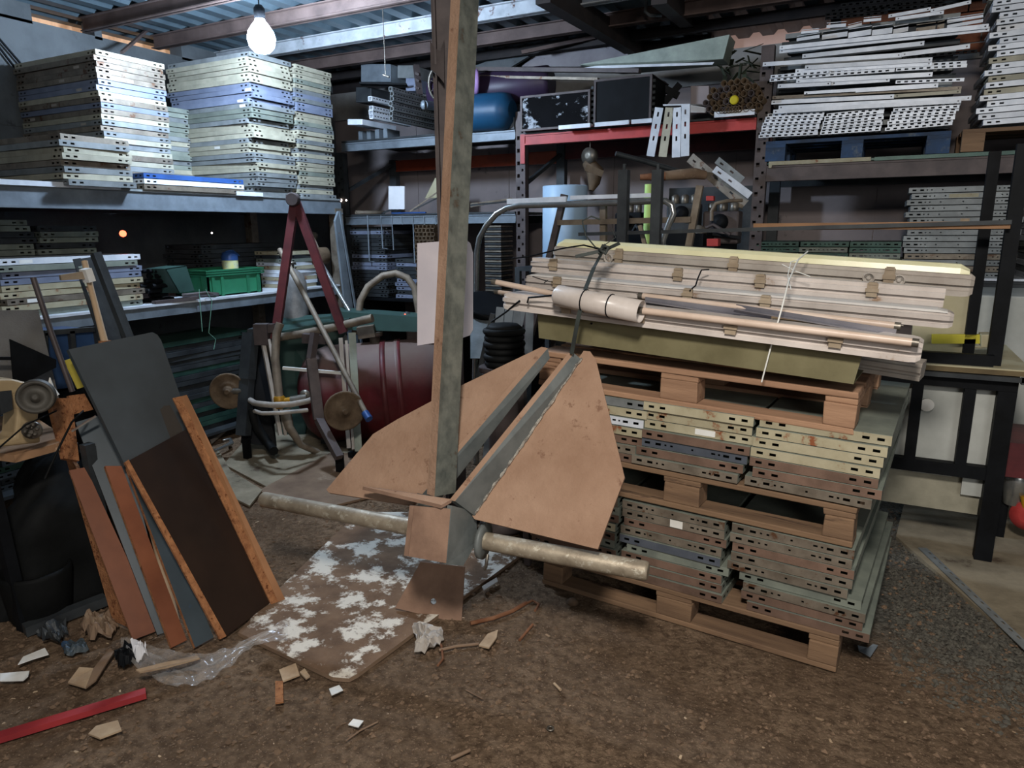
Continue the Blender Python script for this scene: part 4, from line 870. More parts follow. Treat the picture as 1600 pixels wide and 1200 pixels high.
# dark channel, hammer, rods behind
def channel(a, b, w, h, t, m, up):
    mb = MB(); a = V(a); b = V(b); d = (b - a).normalized(); sd = d.cross(V(up)).normalized(); u = sd.cross(d)
    mb.bar(a, b, w, t, up=u); mb.bar(a + sd * (w / 2 - t / 2) + u * h / 2, b + sd * (w / 2 - t / 2) + u * h / 2, t, h, up=u); mb.bar(a - sd * (w / 2 - t / 2) + u * h / 2, b - sd * (w / 2 - t / 2) + u * h / 2, t, h, up=u)
    return mb
def steelch():
    r = thing('steel_channel', 'dark grey twin-flange steel channel leaning on the lower left shelf', 'steel channel', tp(190, 560, -3.0))
    def q(pts, x0, x1, t, name):
        ys = [p[1] for p in pts]; lo, hi = min(ys), max(ys)
        P = [tp(x, y, x1 + (x0 - x1) * (y - lo) / (hi - lo)) for x, y in pts]; mb = MB(); n = (P[1] - P[0]).cross(P[2] - P[0]).normalized(); n = n if n.dot(CAM - P[0]) > 0 else -n; mb.slab(P, t, n); part(r, name, mb, M['darkg'])
    q([(114, 405), (126, 403), (128, 415), (122, 416), (176, 562), (166, 562)], -3.02, -3.22, .004, 'left_flange')
    q([(126, 404), (147, 401), (152, 412), (200, 560), (176, 560), (135, 416), (136, 410), (127, 410)], -3.04, -3.24, .004, 'web')
    q([(146, 395), (158, 393), (222, 558), (210, 560)], -2.98, -3.18, .03, 'right_flange')
steelch()
def hammer():
    r = thing('wooden_bar_clamp', 'pale wooden bar with a tan bracket at its top, before the channel', 'clamp', tp(165, 540, -2.9))
    mb = MB(); b_ = tp(165, 540, -2.92); a_ = tp(142, 450, -3.04); mb.tube([tp(132, 408, -3.08), a_, b_, b_ + (b_ - a_) * (b_.z / (a_.z - b_.z))], [.013, .012, .015, .015], 8); part(r, 'wooden_bar', mb, M['wood'])
    mb = MB(); mb.bar(tp(94, 434, -3.06), tp(138, 429, -3.04), .02, .022, w2=.03, h2=.035); part(r, 'bracket', mb, M['clip']); 
    mb = MB(); mb.bar(tp(133, 420, -3.03), tp(140, 440, -3.03), .045, .03); part(r, 'collar', mb, M['label'])
    mb = MB(); mb.bar(tp(156, 535, -2.92), tp(172, 534, -2.92), .02, .012); part(r, 'foot', mb, M['osb'])
hammer()
mb = MB(); mb.tube([tp(52, 434, -2.95), tp(80, 520, -2.9), tp(113, 612, -2.84)], .011, 8); solo('rusty_rod', mb, M['rackbrown'], 'thin rusty rod leaning left of the grey board', 'rod')
mb = MB(); mb.bar(tp(105, 562, -2.9), tp(126, 606, -2.88), .006, .026); solo('yellow_rule', mb, mat('yellow_rule_paint', (172, 158, 60), (150, 134, 46), 6), 'yellow wooden rule tucked left of the grey board', 'rule')
# blue cabinet behind
def bcab():
    r = thing('blue_cabinet_frame', 'blue metal cabinet front behind the rod and rule', 'cabinet', (-3.3, 2.1, .6))
    X = -3.25; a, b, c, d = tp(70, 610, X), tp(160, 600, X), tp(148, 514, X), tp(66, 520, X)
    mb = MB(); mb.slab([a, b, c, d], .25, V((1, 0, 0))); part(r, 'body', mb, M['bluecab'])
    mb = MB(); zz = min(a.z, b.z) + .004; mb.box(X - .25, X - .005, min(a.y, b.y), max(a.y, b.y), 0, zz); part(r, 'stand', mb, M['black'], 'black base filling in the dark below the cabinet')  # black box stands in for the shade below the cabinet
    mb = MB()
    for p, q in ((b, c), (c, d), (d, a), ((a + b) / 2, (c + d) / 2)): mb.bar(p + V((.012, 0, 0)), q + V((.012, 0, 0)), .022, .022)
    part(r, 'frame', mb, M['darkg'])
bcab()
mb = MB(); mb.slab([tp(-60, 625, -3.05), tp(92, 622, -3.05), tp(60, 484, -3.15), tp(-60, 486, -3.15)], .004, V((1, 0, .1))); solo('grey_sheet', mb, mat('grey_mesh_sheet', (112, 108, 102), (92, 88, 84), 5, .6, .2, .3, 140), 'grey dimpled metal sheet behind the sewing machine', 'metal sheet')
mb = MB(); mb.slab([tp(16, 530, -2.98), tp(88, 562, -2.98), tp(88, 574, -2.98), tp(28, 604, -2.98), tp(22, 600, -2.98)], .008, V((1, 0, 0))); mb.bar(tp(-20, 560, -3.0), tp(20, 560, -3.0), .02, .012)
br = solo('triangle_bracket', mb, M['black'], 'black triangular bracket in front of the grey sheet', 'bracket')
# ---- machine table
def table():
    r = thing('machine_table', 'small wooden table with a worn top under the sewing machine', 'table', (-2.8, 1.2, 0))
    z = .74
    q = [pZ(0, 708, z), pZ(22, 711, z), pZ(92, 692, z), pZ(96, 678, z), pZ(60, 655, z), pZ(-120, 640, z), pZ(-160, 700, z), ]
    mb = MB(); mb.slab(q, .03, V((0, 0, 1))); part(r, 'tabletop', mb, M['tablew'])
    mb = MB()
    for a, b in (((-2.68, 1.28), (-2.72, 1.3)),): mb.bar((a[0] - .2, a[1] + .05, .0), (b[0] - .16, b[1], .71), .04, .04)
    part(r, 'leg', mb, M['black'])
    mb = MB(); mb.bar((-2.75, 1.62, .02), (-2.75, 1.6, .71), .04, .04); part(r, 'leg', mb, M['darkg'])
    mb = MB(); mb.bar((-3.0, 1.0, .02), (-3.0, 1.05, .71), .04, .04); part(r, 'leg', mb, M['darkg'])
table()
def sewing():
    r = thing('sewing_machine', 'old cream sewing machine with a dark handwheel on the wooden table', 'sewing machine', pZ(20, 690, .742))
    X = -2.74
    # body silhouette, pillar at the right end
    sil = [(-70, 592), (20, 592), (40, 597), (58, 608), (64, 628), (60, 660), (66, 692), (-6, 700), (-8, 690), (24, 682), (28, 640), (22, 618), (-70, 622)]
    pts = [tp(x, y, X) for x, y in sil]; mb = MB(); mb.slab(pts, .10, V((1, 0, 0))); b = part(r, 'body', mb, M['sew']); bevel(b, .012, 3)
    c = tp(60, 617, -2.70); ax = V((-.80, .58, -.1)).normalized()
    mb = MB(); mb.lathe(c - ax * .035, [(.03, -.02), (.055, -.012), (.062, 0), (.062, .014), (.056, .02), (.056, .032), (.060, .036), (.060, .044), (.050, .048), (.046, .030), (.018, .028), (.015, .046), (.008, .05)], 30, -ax); part(r, 'handwheel', mb, mat('worn_dark_wheel', (86, 82, 74), (58, 55, 50), 9, .6, .2, .1))
    mb = MB(); mb.lathe(tp(50, 672, -2.69), [(.03, -.02), (.034, 0), (.03, .012), (.012, .014), (.008, .03)], 18, V((.8, -.6, 0)))
    for k in range(6):
        a = k * PI / 3; p = tp(50, 670, -2.68) + V((0, math.cos(a) * .02, math.sin(a) * .02)); mb.lathe(p, [(.008, 0), (.008, .018), (.004, .022)], 10, V((.8, -.6, 0)))
    part(r, 'bobbin_winder', mb, M['metal'])
    mb = MB(); mb.slab([tp(-2, 612, -2.735), tp(18, 610, -2.735), tp(20, 640, -2.735), tp(2, 648, -2.735)], .01, V((1, 0, 0))); part(r, 'end_cover', mb, M['darkg'])
    mb = MB(); mb.tube([tp(78, 590, -2.74), tp(79, 606, -2.74)], [.002, .012], 8); mb.tube([tp(79, 606, -2.74), tp(84, 618, -2.74)], [.012, .02], 8); part(r, 'spool', mb, M['label'])
sewing()
# dark things under the table and behind
mb = MB(); mb.slab([pZ(-40, 900, .02), pZ(-40, 960, .02), pZ(160, 940, .02), pZ(158, 925, .02), ], .02, V((0, 0, 1)))
mb = MB(); mb.bar(pZ(38, 985, .02), pZ(165, 936, .03), .05, .04); solo('slotted_bar', mb, M['darkg'], 'dark slotted bar lying on the ground left of the boards', 'metal bar')
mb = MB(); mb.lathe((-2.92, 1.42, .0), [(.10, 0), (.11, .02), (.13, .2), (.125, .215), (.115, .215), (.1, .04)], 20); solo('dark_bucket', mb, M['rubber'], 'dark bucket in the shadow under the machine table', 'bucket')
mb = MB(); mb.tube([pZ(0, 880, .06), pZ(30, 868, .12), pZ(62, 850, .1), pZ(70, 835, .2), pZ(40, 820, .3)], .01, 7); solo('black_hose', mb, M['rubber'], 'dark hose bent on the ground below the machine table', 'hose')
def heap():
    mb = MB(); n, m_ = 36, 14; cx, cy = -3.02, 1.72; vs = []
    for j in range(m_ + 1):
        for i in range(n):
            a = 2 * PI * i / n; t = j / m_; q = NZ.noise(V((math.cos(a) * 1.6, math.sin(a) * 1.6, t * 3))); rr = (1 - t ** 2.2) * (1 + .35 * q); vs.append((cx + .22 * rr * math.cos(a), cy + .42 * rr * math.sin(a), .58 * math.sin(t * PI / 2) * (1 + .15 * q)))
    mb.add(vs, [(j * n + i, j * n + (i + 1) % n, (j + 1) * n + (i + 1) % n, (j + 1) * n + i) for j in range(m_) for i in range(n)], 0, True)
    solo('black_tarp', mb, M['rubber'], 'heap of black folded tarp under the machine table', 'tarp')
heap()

# ================================================================== TANK AND CART, LEFT MIDDLE
def tank():
    A = pD(505, 616, 5.20); B = pD(720, 598, 5.32); ax = (B - A).normalized(); r = thing('compressor_tank', 'big dusty dark red pressure tank lying behind the anchor', 'tank', V((A.x, A.y, 0)))
    R_ = .36; k_ = 1.31; mb = MB(); mb.lathe(A, [(r0 * k_, h0 * k_) for r0, h0 in [(.02, -.13), (.12, -.12), (.2, -.085), (.25, -.03), (.275, .04), (.275, .42), (.281, .425), (.281, .44), (.275, .445), (.275, .66), (.24, .74), (.1, .80)]], 40, ax); part(r, 'vessel', mb, M['tank'])
    for h in (.45, .56):
        mb = MB(); mb.lathe(A, [(R_ + .001, h), (R_ + .008, h + .002), (R_ + .008, h + .038), (R_ + .001, h + .04)], 40, ax); part(r, 'strap_band', mb, M['dred'])
    for h in (.12, .72):
        mb = MB(); c = A + ax * h; mb.box(c.x - .03, c.x + .03, c.y - .2, c.y + .2, 0, c.z - R_ * .8); part(r, 'saddle_foot', mb, M['darkg'])
    mb = MB(); mb.lathe(A + ax * .4 + V((0, 0, R_ - .01)), [(.04, 0), (.04, .06), (.06, .06), (.06, .09)], 14); part(r, 'port', mb, M['metal'])
tank()
def machine():
    # engine stand like frame with two flywheel discs
    D = 4.76; g = pD(455, 700, D); r = thing('frame_machine', 'rusty pipe frame machine with red A-shaped arms and two round discs', 'machine', V((g.x, g.y, 0)))
    P = lambda x, y, d=D: pD(x, y, d)
    mb = MB(); mb.bar(P(392, 520), P(386, 592), 0.085, 0.07); mb.bar(P(386, 592), P(380, 680), 0.08, 0.06); mb.bar(P(392, 520), P(408, 515, 4.97), 0.0497, 0.0497); part(r, 'dark_arm', mb, M['darkg'], 'dark left arm')
    mb = MB(); mb.bar(P(399, 522), P(420, 522), 0.071, 0.142); mb.bar(P(402, 515), P(430, 512), 0.0426, 0.0568); part(r, 'dark_head', mb, M['rackbrown'])
    for (x1, y1, x2, y2, w_) in ((410, 530, 438, 680, .024), (420, 530, 446, 680, .018), (532, 528, 545, 700, .026), (541, 532, 552, 702, .018)):
        mb = MB(); mb.bar(P(x1, y1), P(x2, y2), w_, w_); part(r, 'vertical_rail', mb, M['plasticg'], 'pale vertical rail')
    mb = MB(); mb.bar(P(550, 520, 4.83), P(560, 705, 4.83), 0.0497, 0.0284); part(r, 'green_post', mb, M['seafoam'], 'pale green post')
    mb = MB(); mb.tube([P(438, 505), P(432, 520), P(430, 560), P(434, 600), P(436, 620)], 0.0284, 10); part(r, 'stand_pipe', mb, M['dusttube'])
    mb = MB(); mb.lathe(P(437, 628) , [(.03, -.042), (.04, -.03), (.04, .03), (.03, .042)], 12); mb.tube([P(440, 628), P(455, 626)], 0.02556, 10); part(r, 'yellow_tee', mb, M['brassy'], 'yellow pipe fitting')
    mb = MB(); mb.tube([P(455, 626), P(480, 622)], 0.03124, 10); mb.lathe(P(476, 617), [(.015, -.02), (.035, -.012), (.035, .0), (.015, .01)], 14, V((.4, -.9, 0))); part(r, 'valve', mb, M['metal'])
    mb = MB(); mb.tube([P(386, 622, 4.83), P(398, 630, 4.62), P(425, 633, 4.47), P(455, 632, 4.47), P(480, 627, 4.62), P(493, 622, 4.76)], 0.01988, 8); part(r, 'curved_rail', mb, M['plasticg'])
    mb = MB(); mb.tube([P(390, 640, 4.83), P(410, 646, 4.62), P(440, 645, 4.54), P(480, 641, 4.69)], 0.0142, 8); part(r, 'curved_rail', mb, M['plasticg'])
    mb = MB(); mb.bar(P(442, 575), P(535, 583), 0.01704, 0.01988); part(r, 'cross_rail', mb, M['label'])
    mb = MB(); mb.tube([P(392, 640), P(402, 668), P(418, 692, 4.83), P(428, 705, 4.69)], 0.03124, 8); part(r, 'dark_leg', mb, M['rubber'])
    mb = MB(); mb.tube([P(445, 640), P(452, 668), P(470, 695), P(500, 708, 4.97), P(530, 712, 4.97)], [0.0426, 0.03124, 0.02272, 0.02272, 0.02272], 8); part(r, 'bent_pipe', mb, M['dusttube'])
    mb = MB(); mb.bar(P(492, 520, 4.54), P(486, 560, 4.54), 0.0426, 0.0426); mb.bar(P(486, 560, 4.54), P(498, 655, 4.54), 0.0639, 0.0426); mb.bar(P(498, 655, 4.54), P(530, 715, 4.40), 0.0497, 0.0426); part(r, 'front_arm', mb, M['rackbrown'], 'dark brown front arm')
    for (x, y, rr, d) in ((357, 611, .125, 4.76), (538, 642, .13, 4.5)):
        c = P(x, y, d); axd = V((.75, -.62, 0)).normalized() if x > 400 else V((.5, -.8, 0)).normalized()
        mb = MB(); mb.lathe(c, [(.02, -.03), (.04, -.012), (rr - .006, -.01), (rr, -.004), (rr, .008), (rr - .012, .01), (rr - .016, .004), (.04, .006), (.036, .02), (.02, .024), (.016, .04)], 30, axd); dk = part(r, 'disc', mb, M['rustd'], 'round rusty disc')
        mb = MB(); mb.tube([c, c + (V((.1, .05, 0)) if x < 400 else V((-.06, .1, 0)))], 0.02272, 8); part(dk, 'axle', mb, M['metal'])
    mb = MB(); mb.tube([P(430, 528, 4.97), P(470, 522, 4.90), P(520, 512, 4.83), P(582, 497, 4.76)], 0.0284, 8); part(r, 'top_pipe', mb, M['dusttube'])
    mb = MB(); mb.bar(P(474, 528, 4.83), P(510, 530, 4.83), 0.071, 0.0639); part(r, 'cylinder_block', mb, M['rackbrown'])
    mb = MB(); mb.slab([P(394, 530, 4.92), P(376, 692, 4.85), P(432, 698, 4.9), P(414, 530, 5.0)], .01, V((.5, -.8, .1))); part(r, 'side_sheet', mb, M['black'])
    for x, y, d in ((384, 684, 4.78), (530, 708, 4.5), (550, 706, 4.8)):
        mb = MB(); p = P(x, y, d); mb.box(p.x - .02, p.x + .02, p.y - .02, p.y + .02, 0, max(.05, p.z)); part(r, 'foot', mb, M['black'])
    return r
FRM = machine()
def aframe():
    D = 4.80; ap = pD(461, 312, D); r = FRM
    for (x, y) in ((430, 530), (537, 520)):
        q = pD(x, y, D); mb = MB(); mb.bar(ap, q, .055, .04, up=V((.4, -.9, 0))); part(r, 'a_frame_arm', mb, M['dred'], 'dark red A-frame arm')
    mb = MB(); mb.lathe(ap + V((.02, -.04, 0)), [(.04, -.03), (.046, -.02), (.046, .02), (.04, .03)], 16, V((.45, -.9, 0))); part(r, 'apex_plate', mb, M['rackbrown'])
    mb = MB(); mb.tube([pD(437, 390, 5.11), pD(470, 450, 4.97), pD(575, 652, 4.47)], [0.01988, 0.01988, 0.01704], 8); part(r, 'lever', mb, M['dusttube'], 'long thin slanting lever')
    mb = MB(); mb.tube([pD(570, 645, 4.49), pD(577, 655, 4.46)], 0.02556, 8); part(r, 'blue_tip', mb, M['sblue'], 'blue tip')
aframe()
q_ = pD(434, 600, 5.27); q2_ = pD(470, 600, 5.27); mb = MB(); mb.slab([pD(434, 505, 5.27), V((q_.x, q_.y, 0)), V((q2_.x, q2_.y, 0)), pD(490, 590, 5.27), pD(540, 520, 5.27), pD(545, 490, 5.27)], .02, -CF); mb.slab([pD(425, 520, 5.12), pD(432, 495, 5.45), pD(560, 488, 5.45), pD(545, 498, 5.12)], .015, V((0, 0, 1)))
solo('green_guard', mb, M['dcrate'], 'dark green sheet guard behind the pipe frame machine', 'guard')
mb = MB(); mb.slab([pD(530, 480, 5.45), pD(530, 508, 5.45), pD(700, 512, 5.27), pD(700, 492, 5.27)], .25, -V((.45, -.89, 0))); solo('green_beam', mb, M['dcrate'], 'dark green box beam lying above the red tank', 'duct')  # closed green box beam, not an air duct
mb = MB(); mb.tube([pD(560, 500, 5.32), pD(563, 470, 5.32), pD(575, 448, 5.32), pD(598, 431, 5.32), pD(618, 427, 5.32), pD(636, 434, 5.32), pD(648, 450, 5.32), pD(655, 490, 5.32)], 0.02698, 10)
solo('arched_hose', mb, M['dusttube'], 'dusty beige hose arching over the red tank', 'hose')
mb = MB(); mb.tube([pD(553, 518, 5.27), pD(582, 510, 5.20), pD(650, 503, 5.20)], [0.0284, 0.03976, 0.0426], 10); mb.bar(pD(560, 520, 5.12), pD(586, 516, 5.12), 0.0852, 0.0852); solo('pipe_manifold', mb, M['dusttube'], 'dusty beige pipe manifold on top of the red tank', 'pipe')
mb = MB(); mb.lathe(pD(636, 493, 5.27), [(.03, -.02), (.03, .02), (.015, .03)], 12, -CF); o = solo('pressure_gauge', mb, M['darkg'], 'small dark gauge with red mark beside the hose end', 'gauge')
mb = MB(); mb.lathe(pD(633, 492, 5.2), [(.008, 0), (.008, .006)], 10, -CF); c = bpy.data.objects.new('red_mark', mb.mesh('red_mark', M['ember'], o.location)); COL.objects.link(c); c.parent = o
for k, (x, y, x2, y2) in enumerate(((492, 395, 553, 498), (437, 395, 470, 430))):
    if k: continue
    mb = MB(); mb.tube([pD(x, y, 5.6), pD(x2, y2, 5.27)], 0.01704, 8); solo('chrome_rod', mb, M['chrome'], 'thin bright rod slanting right of the red A-frame', 'rod')
def gascyl():
    c = pD(455, 455, 5.46); r = thing('gas_cylinder', 'small dusty grey gas cylinder standing in front of the pale pile', 'gas cylinder', V((c.x, c.y, 0)))
    zt = pD(450, 425, 5.46).z; mb = MB(); b = V((c.x + .03, c.y, 0)); mb.lathe(b, [(.08, 0), (.1, .02), (.1, zt - .08), (.08, zt - .02), (.03, zt + .02), (.024, zt + .03)], 20); cb_ = part(r, 'cylinder_body', mb, M['gasb'])
    mb = MB(); mb.lathe(b + V((0, 0, zt + .03)), [(.014, 0), (.016, .03), (.03, .035), (.03, .05), (.01, .055)], 12); part(cb_, 'valve', mb, M['metal'])
gascyl()
def motor():
    r = thing('shelf_motor', 'brown round motor with black belt on the lower left shelf end', 'motor', pX(505, 440, -4.3))
    mb = MB(); mb.lathe(pX(498, 400, -4.28), [(.03, -.08), (.07, -.07), (.075, .07), (.03, .09)], 18, V((.3, 1, 0))); part(r, 'motor_body', mb, M['rustd'])
    mb = MB(); mb.bar(pX(500, 448, -4.3), pX(500, 425, -4.3), .1, .1); part(r, 'motor_foot', mb, M['black'])
    mb = MB(); mb.lathe(pX(490, 369, -4.35), [(.01, -.02), (.035, -.015), (.035, .015), (.01, .02)], 14, V((1, -.3, 0))); mb.bar(pX(490, 372, -4.33), pX(500, 395, -4.3), .02, .02); part(r, 'pulley', mb, M['metal'])
motor()
mb = MB(); a_, b_ = pX(553, 455, -4.08), pX(536, 462, -4.08); a_.z = b_.z = .0; a_.y += .1; b_.y += .1; mb.slab([pX(529, 330, -4.08), a_, b_, pX(524, 345, -4.08)], .02, V((1, 0, 0))); mb.bar(pX(531, 330, -4.04), a_ + V((.04, 0, 0)), .012, .02)
solo('leaning_door', mb, M['gfence'], 'narrow grey panel leaning against the end of the left rack', 'panel')

# crate and neighbours on the lower shelf
def crate():
    X0 = -4.27; r = thing('plastic_crate', 'green plastic crate on the lower left shelf', 'crate', (X0 - .2, 3.75, 1.071))
    y0, y1, z0, z1, d = 3.48, 4.02, 1.071, 1.262, .36
    mb = MB()
    for (a, b, c, e) in ((X0 - .012, X0, y0 + .02, y1 - .02), (X0 - d, X0 - d + .012, y0 + .02, y1 - .02)): mb.box(a, b, c, e, z0, z1)
    mb.box(X0 - d, X0, y0 + .02, y0 + .032, z0, z1); mb.box(X0 - d, X0, y1 - .032, y1 - .02, z0, z1); mb.box(X0 - d, X0, y0 + .02, y1 - .02, z0, z0 + .01)
    part(r, 'crate_wall', mb, M['crate'])
    mb = MB()
    for zz in (z1 - .045, z1 - .028, z1 - .012): mb.box(X0 - d - .012, X0 + .014, y0 + .004, y1 - .004, zz, zz + .012) if False else [mb.box(X0, X0 + .014, y0, y1, zz, zz + .011), mb.box(X0 - d - .014, X0 - d, y0, y1, zz, zz + .011), mb.box(X0 - d, X0, y0, y0 + .02, zz, zz + .011), mb.box(X0 - d, X0, y1 - .02, y1, zz, zz + .011)]
    part(r, 'rim', mb, M['crate'])
    for yy in (y0 + .06, y0 + .14, y1 - .16, y1 - .06): mb = MB(); mb.box(X0, X0 + .01, yy - .012, yy + .012, z0, z1 - .045); part(r, 'rib', mb, M['crate'])
    for xx in (.08, .28): mb = MB(); mb.box(X0 - xx - .01, X0 - xx + .01, y0 + .01, y0 + .02, z0, z1 - .045); part(r, 'rib', mb, M['crate'])
    b = thing('jug', 'blue and yellow plastic container standing in the green crate', 'container', (X0 - .17, 3.86, 1.082))
    mb = MB(); mb.lathe((X0 - .17, 3.86, 1.082), [(.05, 0), (.058, .01), (.06, .235), (.052, .25), (.03, .26)], 18); part(b, 'container_body', mb, mat('jug_body', (206, 202, 120), (190, 196, 160), 16, .4, 0, 0, c3=(60, 90, 170), t3=.55, s3=10))
    mb = MB(); mb.lathe((X0 - .17, 3.86, 1.318), [(.0615, 0), (.0615, .03), (.05, .058), (.02, .07)], 18); part(b, 'blue_top', mb, M['sblue'], 'blue top')
    mb = MB(); mb.tube([(X0 - .15, 3.81, 1.385), (X0 - .13, 3.86, 1.392), (X0 - .13, 3.92, 1.35)], .006, 6); part(b, 'handle', mb, M['sblue'])
crate()
def gcover():
    r = thing('green_box_cover', 'dark green tilted metal cover left of the green crate', 'cover', pX(285, 458, -4.2))
    a, b, c, d = pX(258, 420, -4.18), pX(280, 458, -4.18), pX(304, 454, -4.18), pX(291, 415, -4.18); bk = V((-.14, -.05, .0))
    mb = MB(); mb.slab([a, b, c, d], .006, V((1, 0, 0))); mb.slab([a, d, d + bk, a + bk], .006, V((0, 0, 1))); mb.slab([a, a + bk, b + bk, b], .006, V((0, -1, 0))); part(r, 'shell', mb, M['dcrate'])
gcover()
mb = MB(); mb.bar((-4.22, 3.02, 1.08), (-4.2, 3.34, 1.085), .05, .02); mb.tube([(-4.3, 3.3, 1.1), (-4.2, 3.42, 1.11), (-4.24, 3.55, 1.09), (-4.34, 3.44, 1.09)], .014, 8); solo('tool_pile', mb, M['rackbrown'], 'small pile of rusty tools beside the green cover', 'tools', None, 'stuff')
mb = MB(); mb.tube([pX(311, 452, -4.17), pX(313, 480, -4.165), pX(316, 518, -4.165)], .0025, 6); mb.tube([pX(321, 452, -4.17), pX(331, 470, -4.165), pX(326, 520, -4.165), pX(337, 530, -4.165), pX(334, 546, -4.165)], .0025, 6)
solo('thin_green_line', mb, mat('green_cord', (120, 170, 150), None, 5, .5, 0, 0), 'thin green cord hanging over the lower left shelf edge', 'cord')
mb = MB(); mb.lathe(pX(192, 365, -4.9), [(.016, -.01), (.024, 0), (.016, .01)], 12, V((1, -.6, 0))); solo('indicator_lamp', mb, M['ember'], 'small glowing red light in the dark under the upper shelf', 'lamp')
mb = MB(); mb.lathe(pX(331, 364, -4.9), [(.004, -.004), (.007, 0), (.004, .004)], 10, V((1, -.6, 0))); solo('indicator_lamp', mb, M['spark'], 'tiny white light right of the red one under the upper shelf', 'lamp')
for k, (x, rr, lab) in enumerate(((531, .014, 'larger of two small white lights beyond the left rack end'), (539, .009, 'smaller of two small white lights beyond the left rack end'))):
    mb = MB(); mb.lathe(pY(x + 2, 313, 5.392), [(rr * .6, -.006), (rr, 0), (rr * .6, .006)], 10, V((0, -1, 0))); solo('indicator_lamp', mb, M['spark'], lab, 'lamp')
# ================================================================== COLUMN, SHEET
def column():
    cp = pD(700, 300, 3.38); r = thing('roof_column', 'dark brown roof column standing behind the anchor shank', 'column', (cp.x, cp.y, 0))
    mb = MB(); x, y = cp.x, cp.y
    mb.bar((x - .03, y - .02, 0), (x - .03, y - .02, 3.03), .008, .11, up=V((.46, -.89, 0))); mb.bar((x, y, 0), (x, y, 3.03), .11, .01, up=V((.46, -.89, 0)))
    part(r, 'post', mb, M['rackbrown'])
    mb = MB(); mb.slab([pD(672, 62, 3.2), pD(678, 74, 3.2), pD(688, 80, 3.2), pD(694, 62, 3.2), pD(694, 130, 3.2), pD(686, 120, 3.2), pD(673, 108, 3.2)][::-1], .008, -CF); part(r, 'torn_plate', mb, M['rackbrown'])
    mb = MB(); mb.box(x - .1, x + .1, y - .1, y + .1, -.004, .012); part(r, 'base_plate', mb, M['black'])
column()
def wsheet():
    p = [(652, 380), (728, 374), (735, 380), (739, 395), (739, 515), (734, 524), (716, 530), (652, 540)]
    mb = MB(); mb.slab([pD(x, y, 3.3) for x, y in p], .012, -CF); solo('white_sheet', mb, M['pinkb'], 'white rounded sheet hanging on the column behind the shank', 'sheet')
wsheet()
# ================================================================== BACK BAY LEFT
gL = 'perforated rectangular tubes bundled on the back left bay'
TB = None
def recttube(px, py, L, w, h, lab, m='white', dirv=V((.42, .9, .0)), Y=5.2):
    a = pY(px, py, Y); d = dirv.normalized(); sd = d.cross(Z).normalized(); t = .004; mb = MB()
    for (o, ww, hh) in ((sd * (w / 2), t, h), (-sd * (w / 2), t, h), (Z * (h / 2), w, t), (-Z * (h / 2), w, t)): mb.bar(a + o, a + o + d * L, ww, hh)
    # punched marks along the right hand side
    for k in range(int(L / .04)): p = a + sd * (w / 2 + t / 2 + .0004) + d * (.02 + .04 * k); mb.add([p, p + d * .02, p + d * .02 + Z * .008, p + Z * .008], [(0, 1, 2, 3)], 1); 
    return solo('rectangular_tube', mb, [M[m], M['black']], lab, 'metal tube', gL)
for k in range(7): recttube(610 + [0, 2, 2, 0, 2, 1, 1][k], 139 + k * 7.7, 1.25, .03, .030, f"punched rectangular tube end, {['topmost', 'second from the top', 'third from the top', 'fourth from the top', 'third from the bottom', 'second from the bottom', 'lowest'][k]} in the right column", 'grey', V((0, 1, 0)), 5.0)
for k, (x, y) in enumerate(((578, 154), (580, 169), (579, 175), (580, 182))): recttube(x, y, .55, .036, .034, f"white rectangular tube end, {['highest', 'second highest', 'second lowest', 'lowest'][k]} in the left column", 'white', V((0, 1, 0)), 5.05)
def bx(name, label, cat, x0, y0, x1, y1, Y, d, m, group=None, bev=.004):
    a = pY(x0, y1, Y); b = pY(x1, y1, Y); c = pY(x1, y0, Y); e = pY(x0, y0, Y); mb = MB(); mb.slab([a, b, c, e], d, V((0, -1, 0))); o = solo(name, mb, m, label, cat, group)
    if bev: bevel(o, bev)
    return o
bx('grey_box', 'blue-grey cardboard box above the tube bundle at the back left', 'box', 564, 100, 610, 128, 5.6, .3, M['gfence'])
bx('grey_box', 'darker grey box right of the blue-grey one on the back left', 'box', 621, 102, 648, 122, 5.7, .3, M['grey'])
bx('grey_box', 'small pale bluish box below the darker grey box', 'box', 634, 122, 649, 142, 5.6, .2, M['blue'])
bx('grey_box', 'dark folded carton left of the tube bundle', 'box', 556, 136, 580, 160, 5.5, .3, M['darkg'])
mb = MB(); mb.bar(pY(563, 131, 5.3), pY(636, 133, 5.5), .1, .015); solo('dark_bar', mb, M['black'], 'dark flat bar lying across the tubes at the back left', 'metal bar')
mb = MB(); mb.bar(pY(650, 102, 5.5), pY(656, 148, 5.45), .05, .03); 
for y in (114, 124, 136): mb.bar(pY(649, y, 5.44), pY(655, y + 3, 5.44), .01, .02)
solo('film_strip_bar', mb, M['rackbrown'], 'brown punched bar standing right of the grey boxes', 'metal bar')
mb = MB(); mb.tube([pY(685 + 15 * math.cos(a), 130 + 26 * math.sin(a), 5.35) for a in [k * PI / 12 for k in range(25)]], .012, 8)
for k in range(8):
    a = k * PI / 4 + .2; mb.tube([pY(685, 130, 5.35), pY(685 + 15 * math.cos(a), 130 + 26 * math.sin(a), 5.35)], .003, 5)
solo('spoked_wheel', mb, M['metal'], 'spoked wheel rim peeking out left of the column', 'wheel')
mb = MB(); mb.tube([pY(663, 164, 4.98), pY(700, 168, 5.3)], [.035, .035], 16); mb.lathe(pY(661, 164, 4.97), [(.01, -.02), (.034, -.008), (.036, .01)], 16, V((.8, .6, 0))); solo('metal_cylinder', mb, M['gfence'], 'short round grey cylinder in front of the punched tubes', 'cylinder')
bx('white_block', 'small whitish channel end sticking out left below the tubes', 'metal channel', 543, 186, 566, 195, 5.2, .5, M['white'])
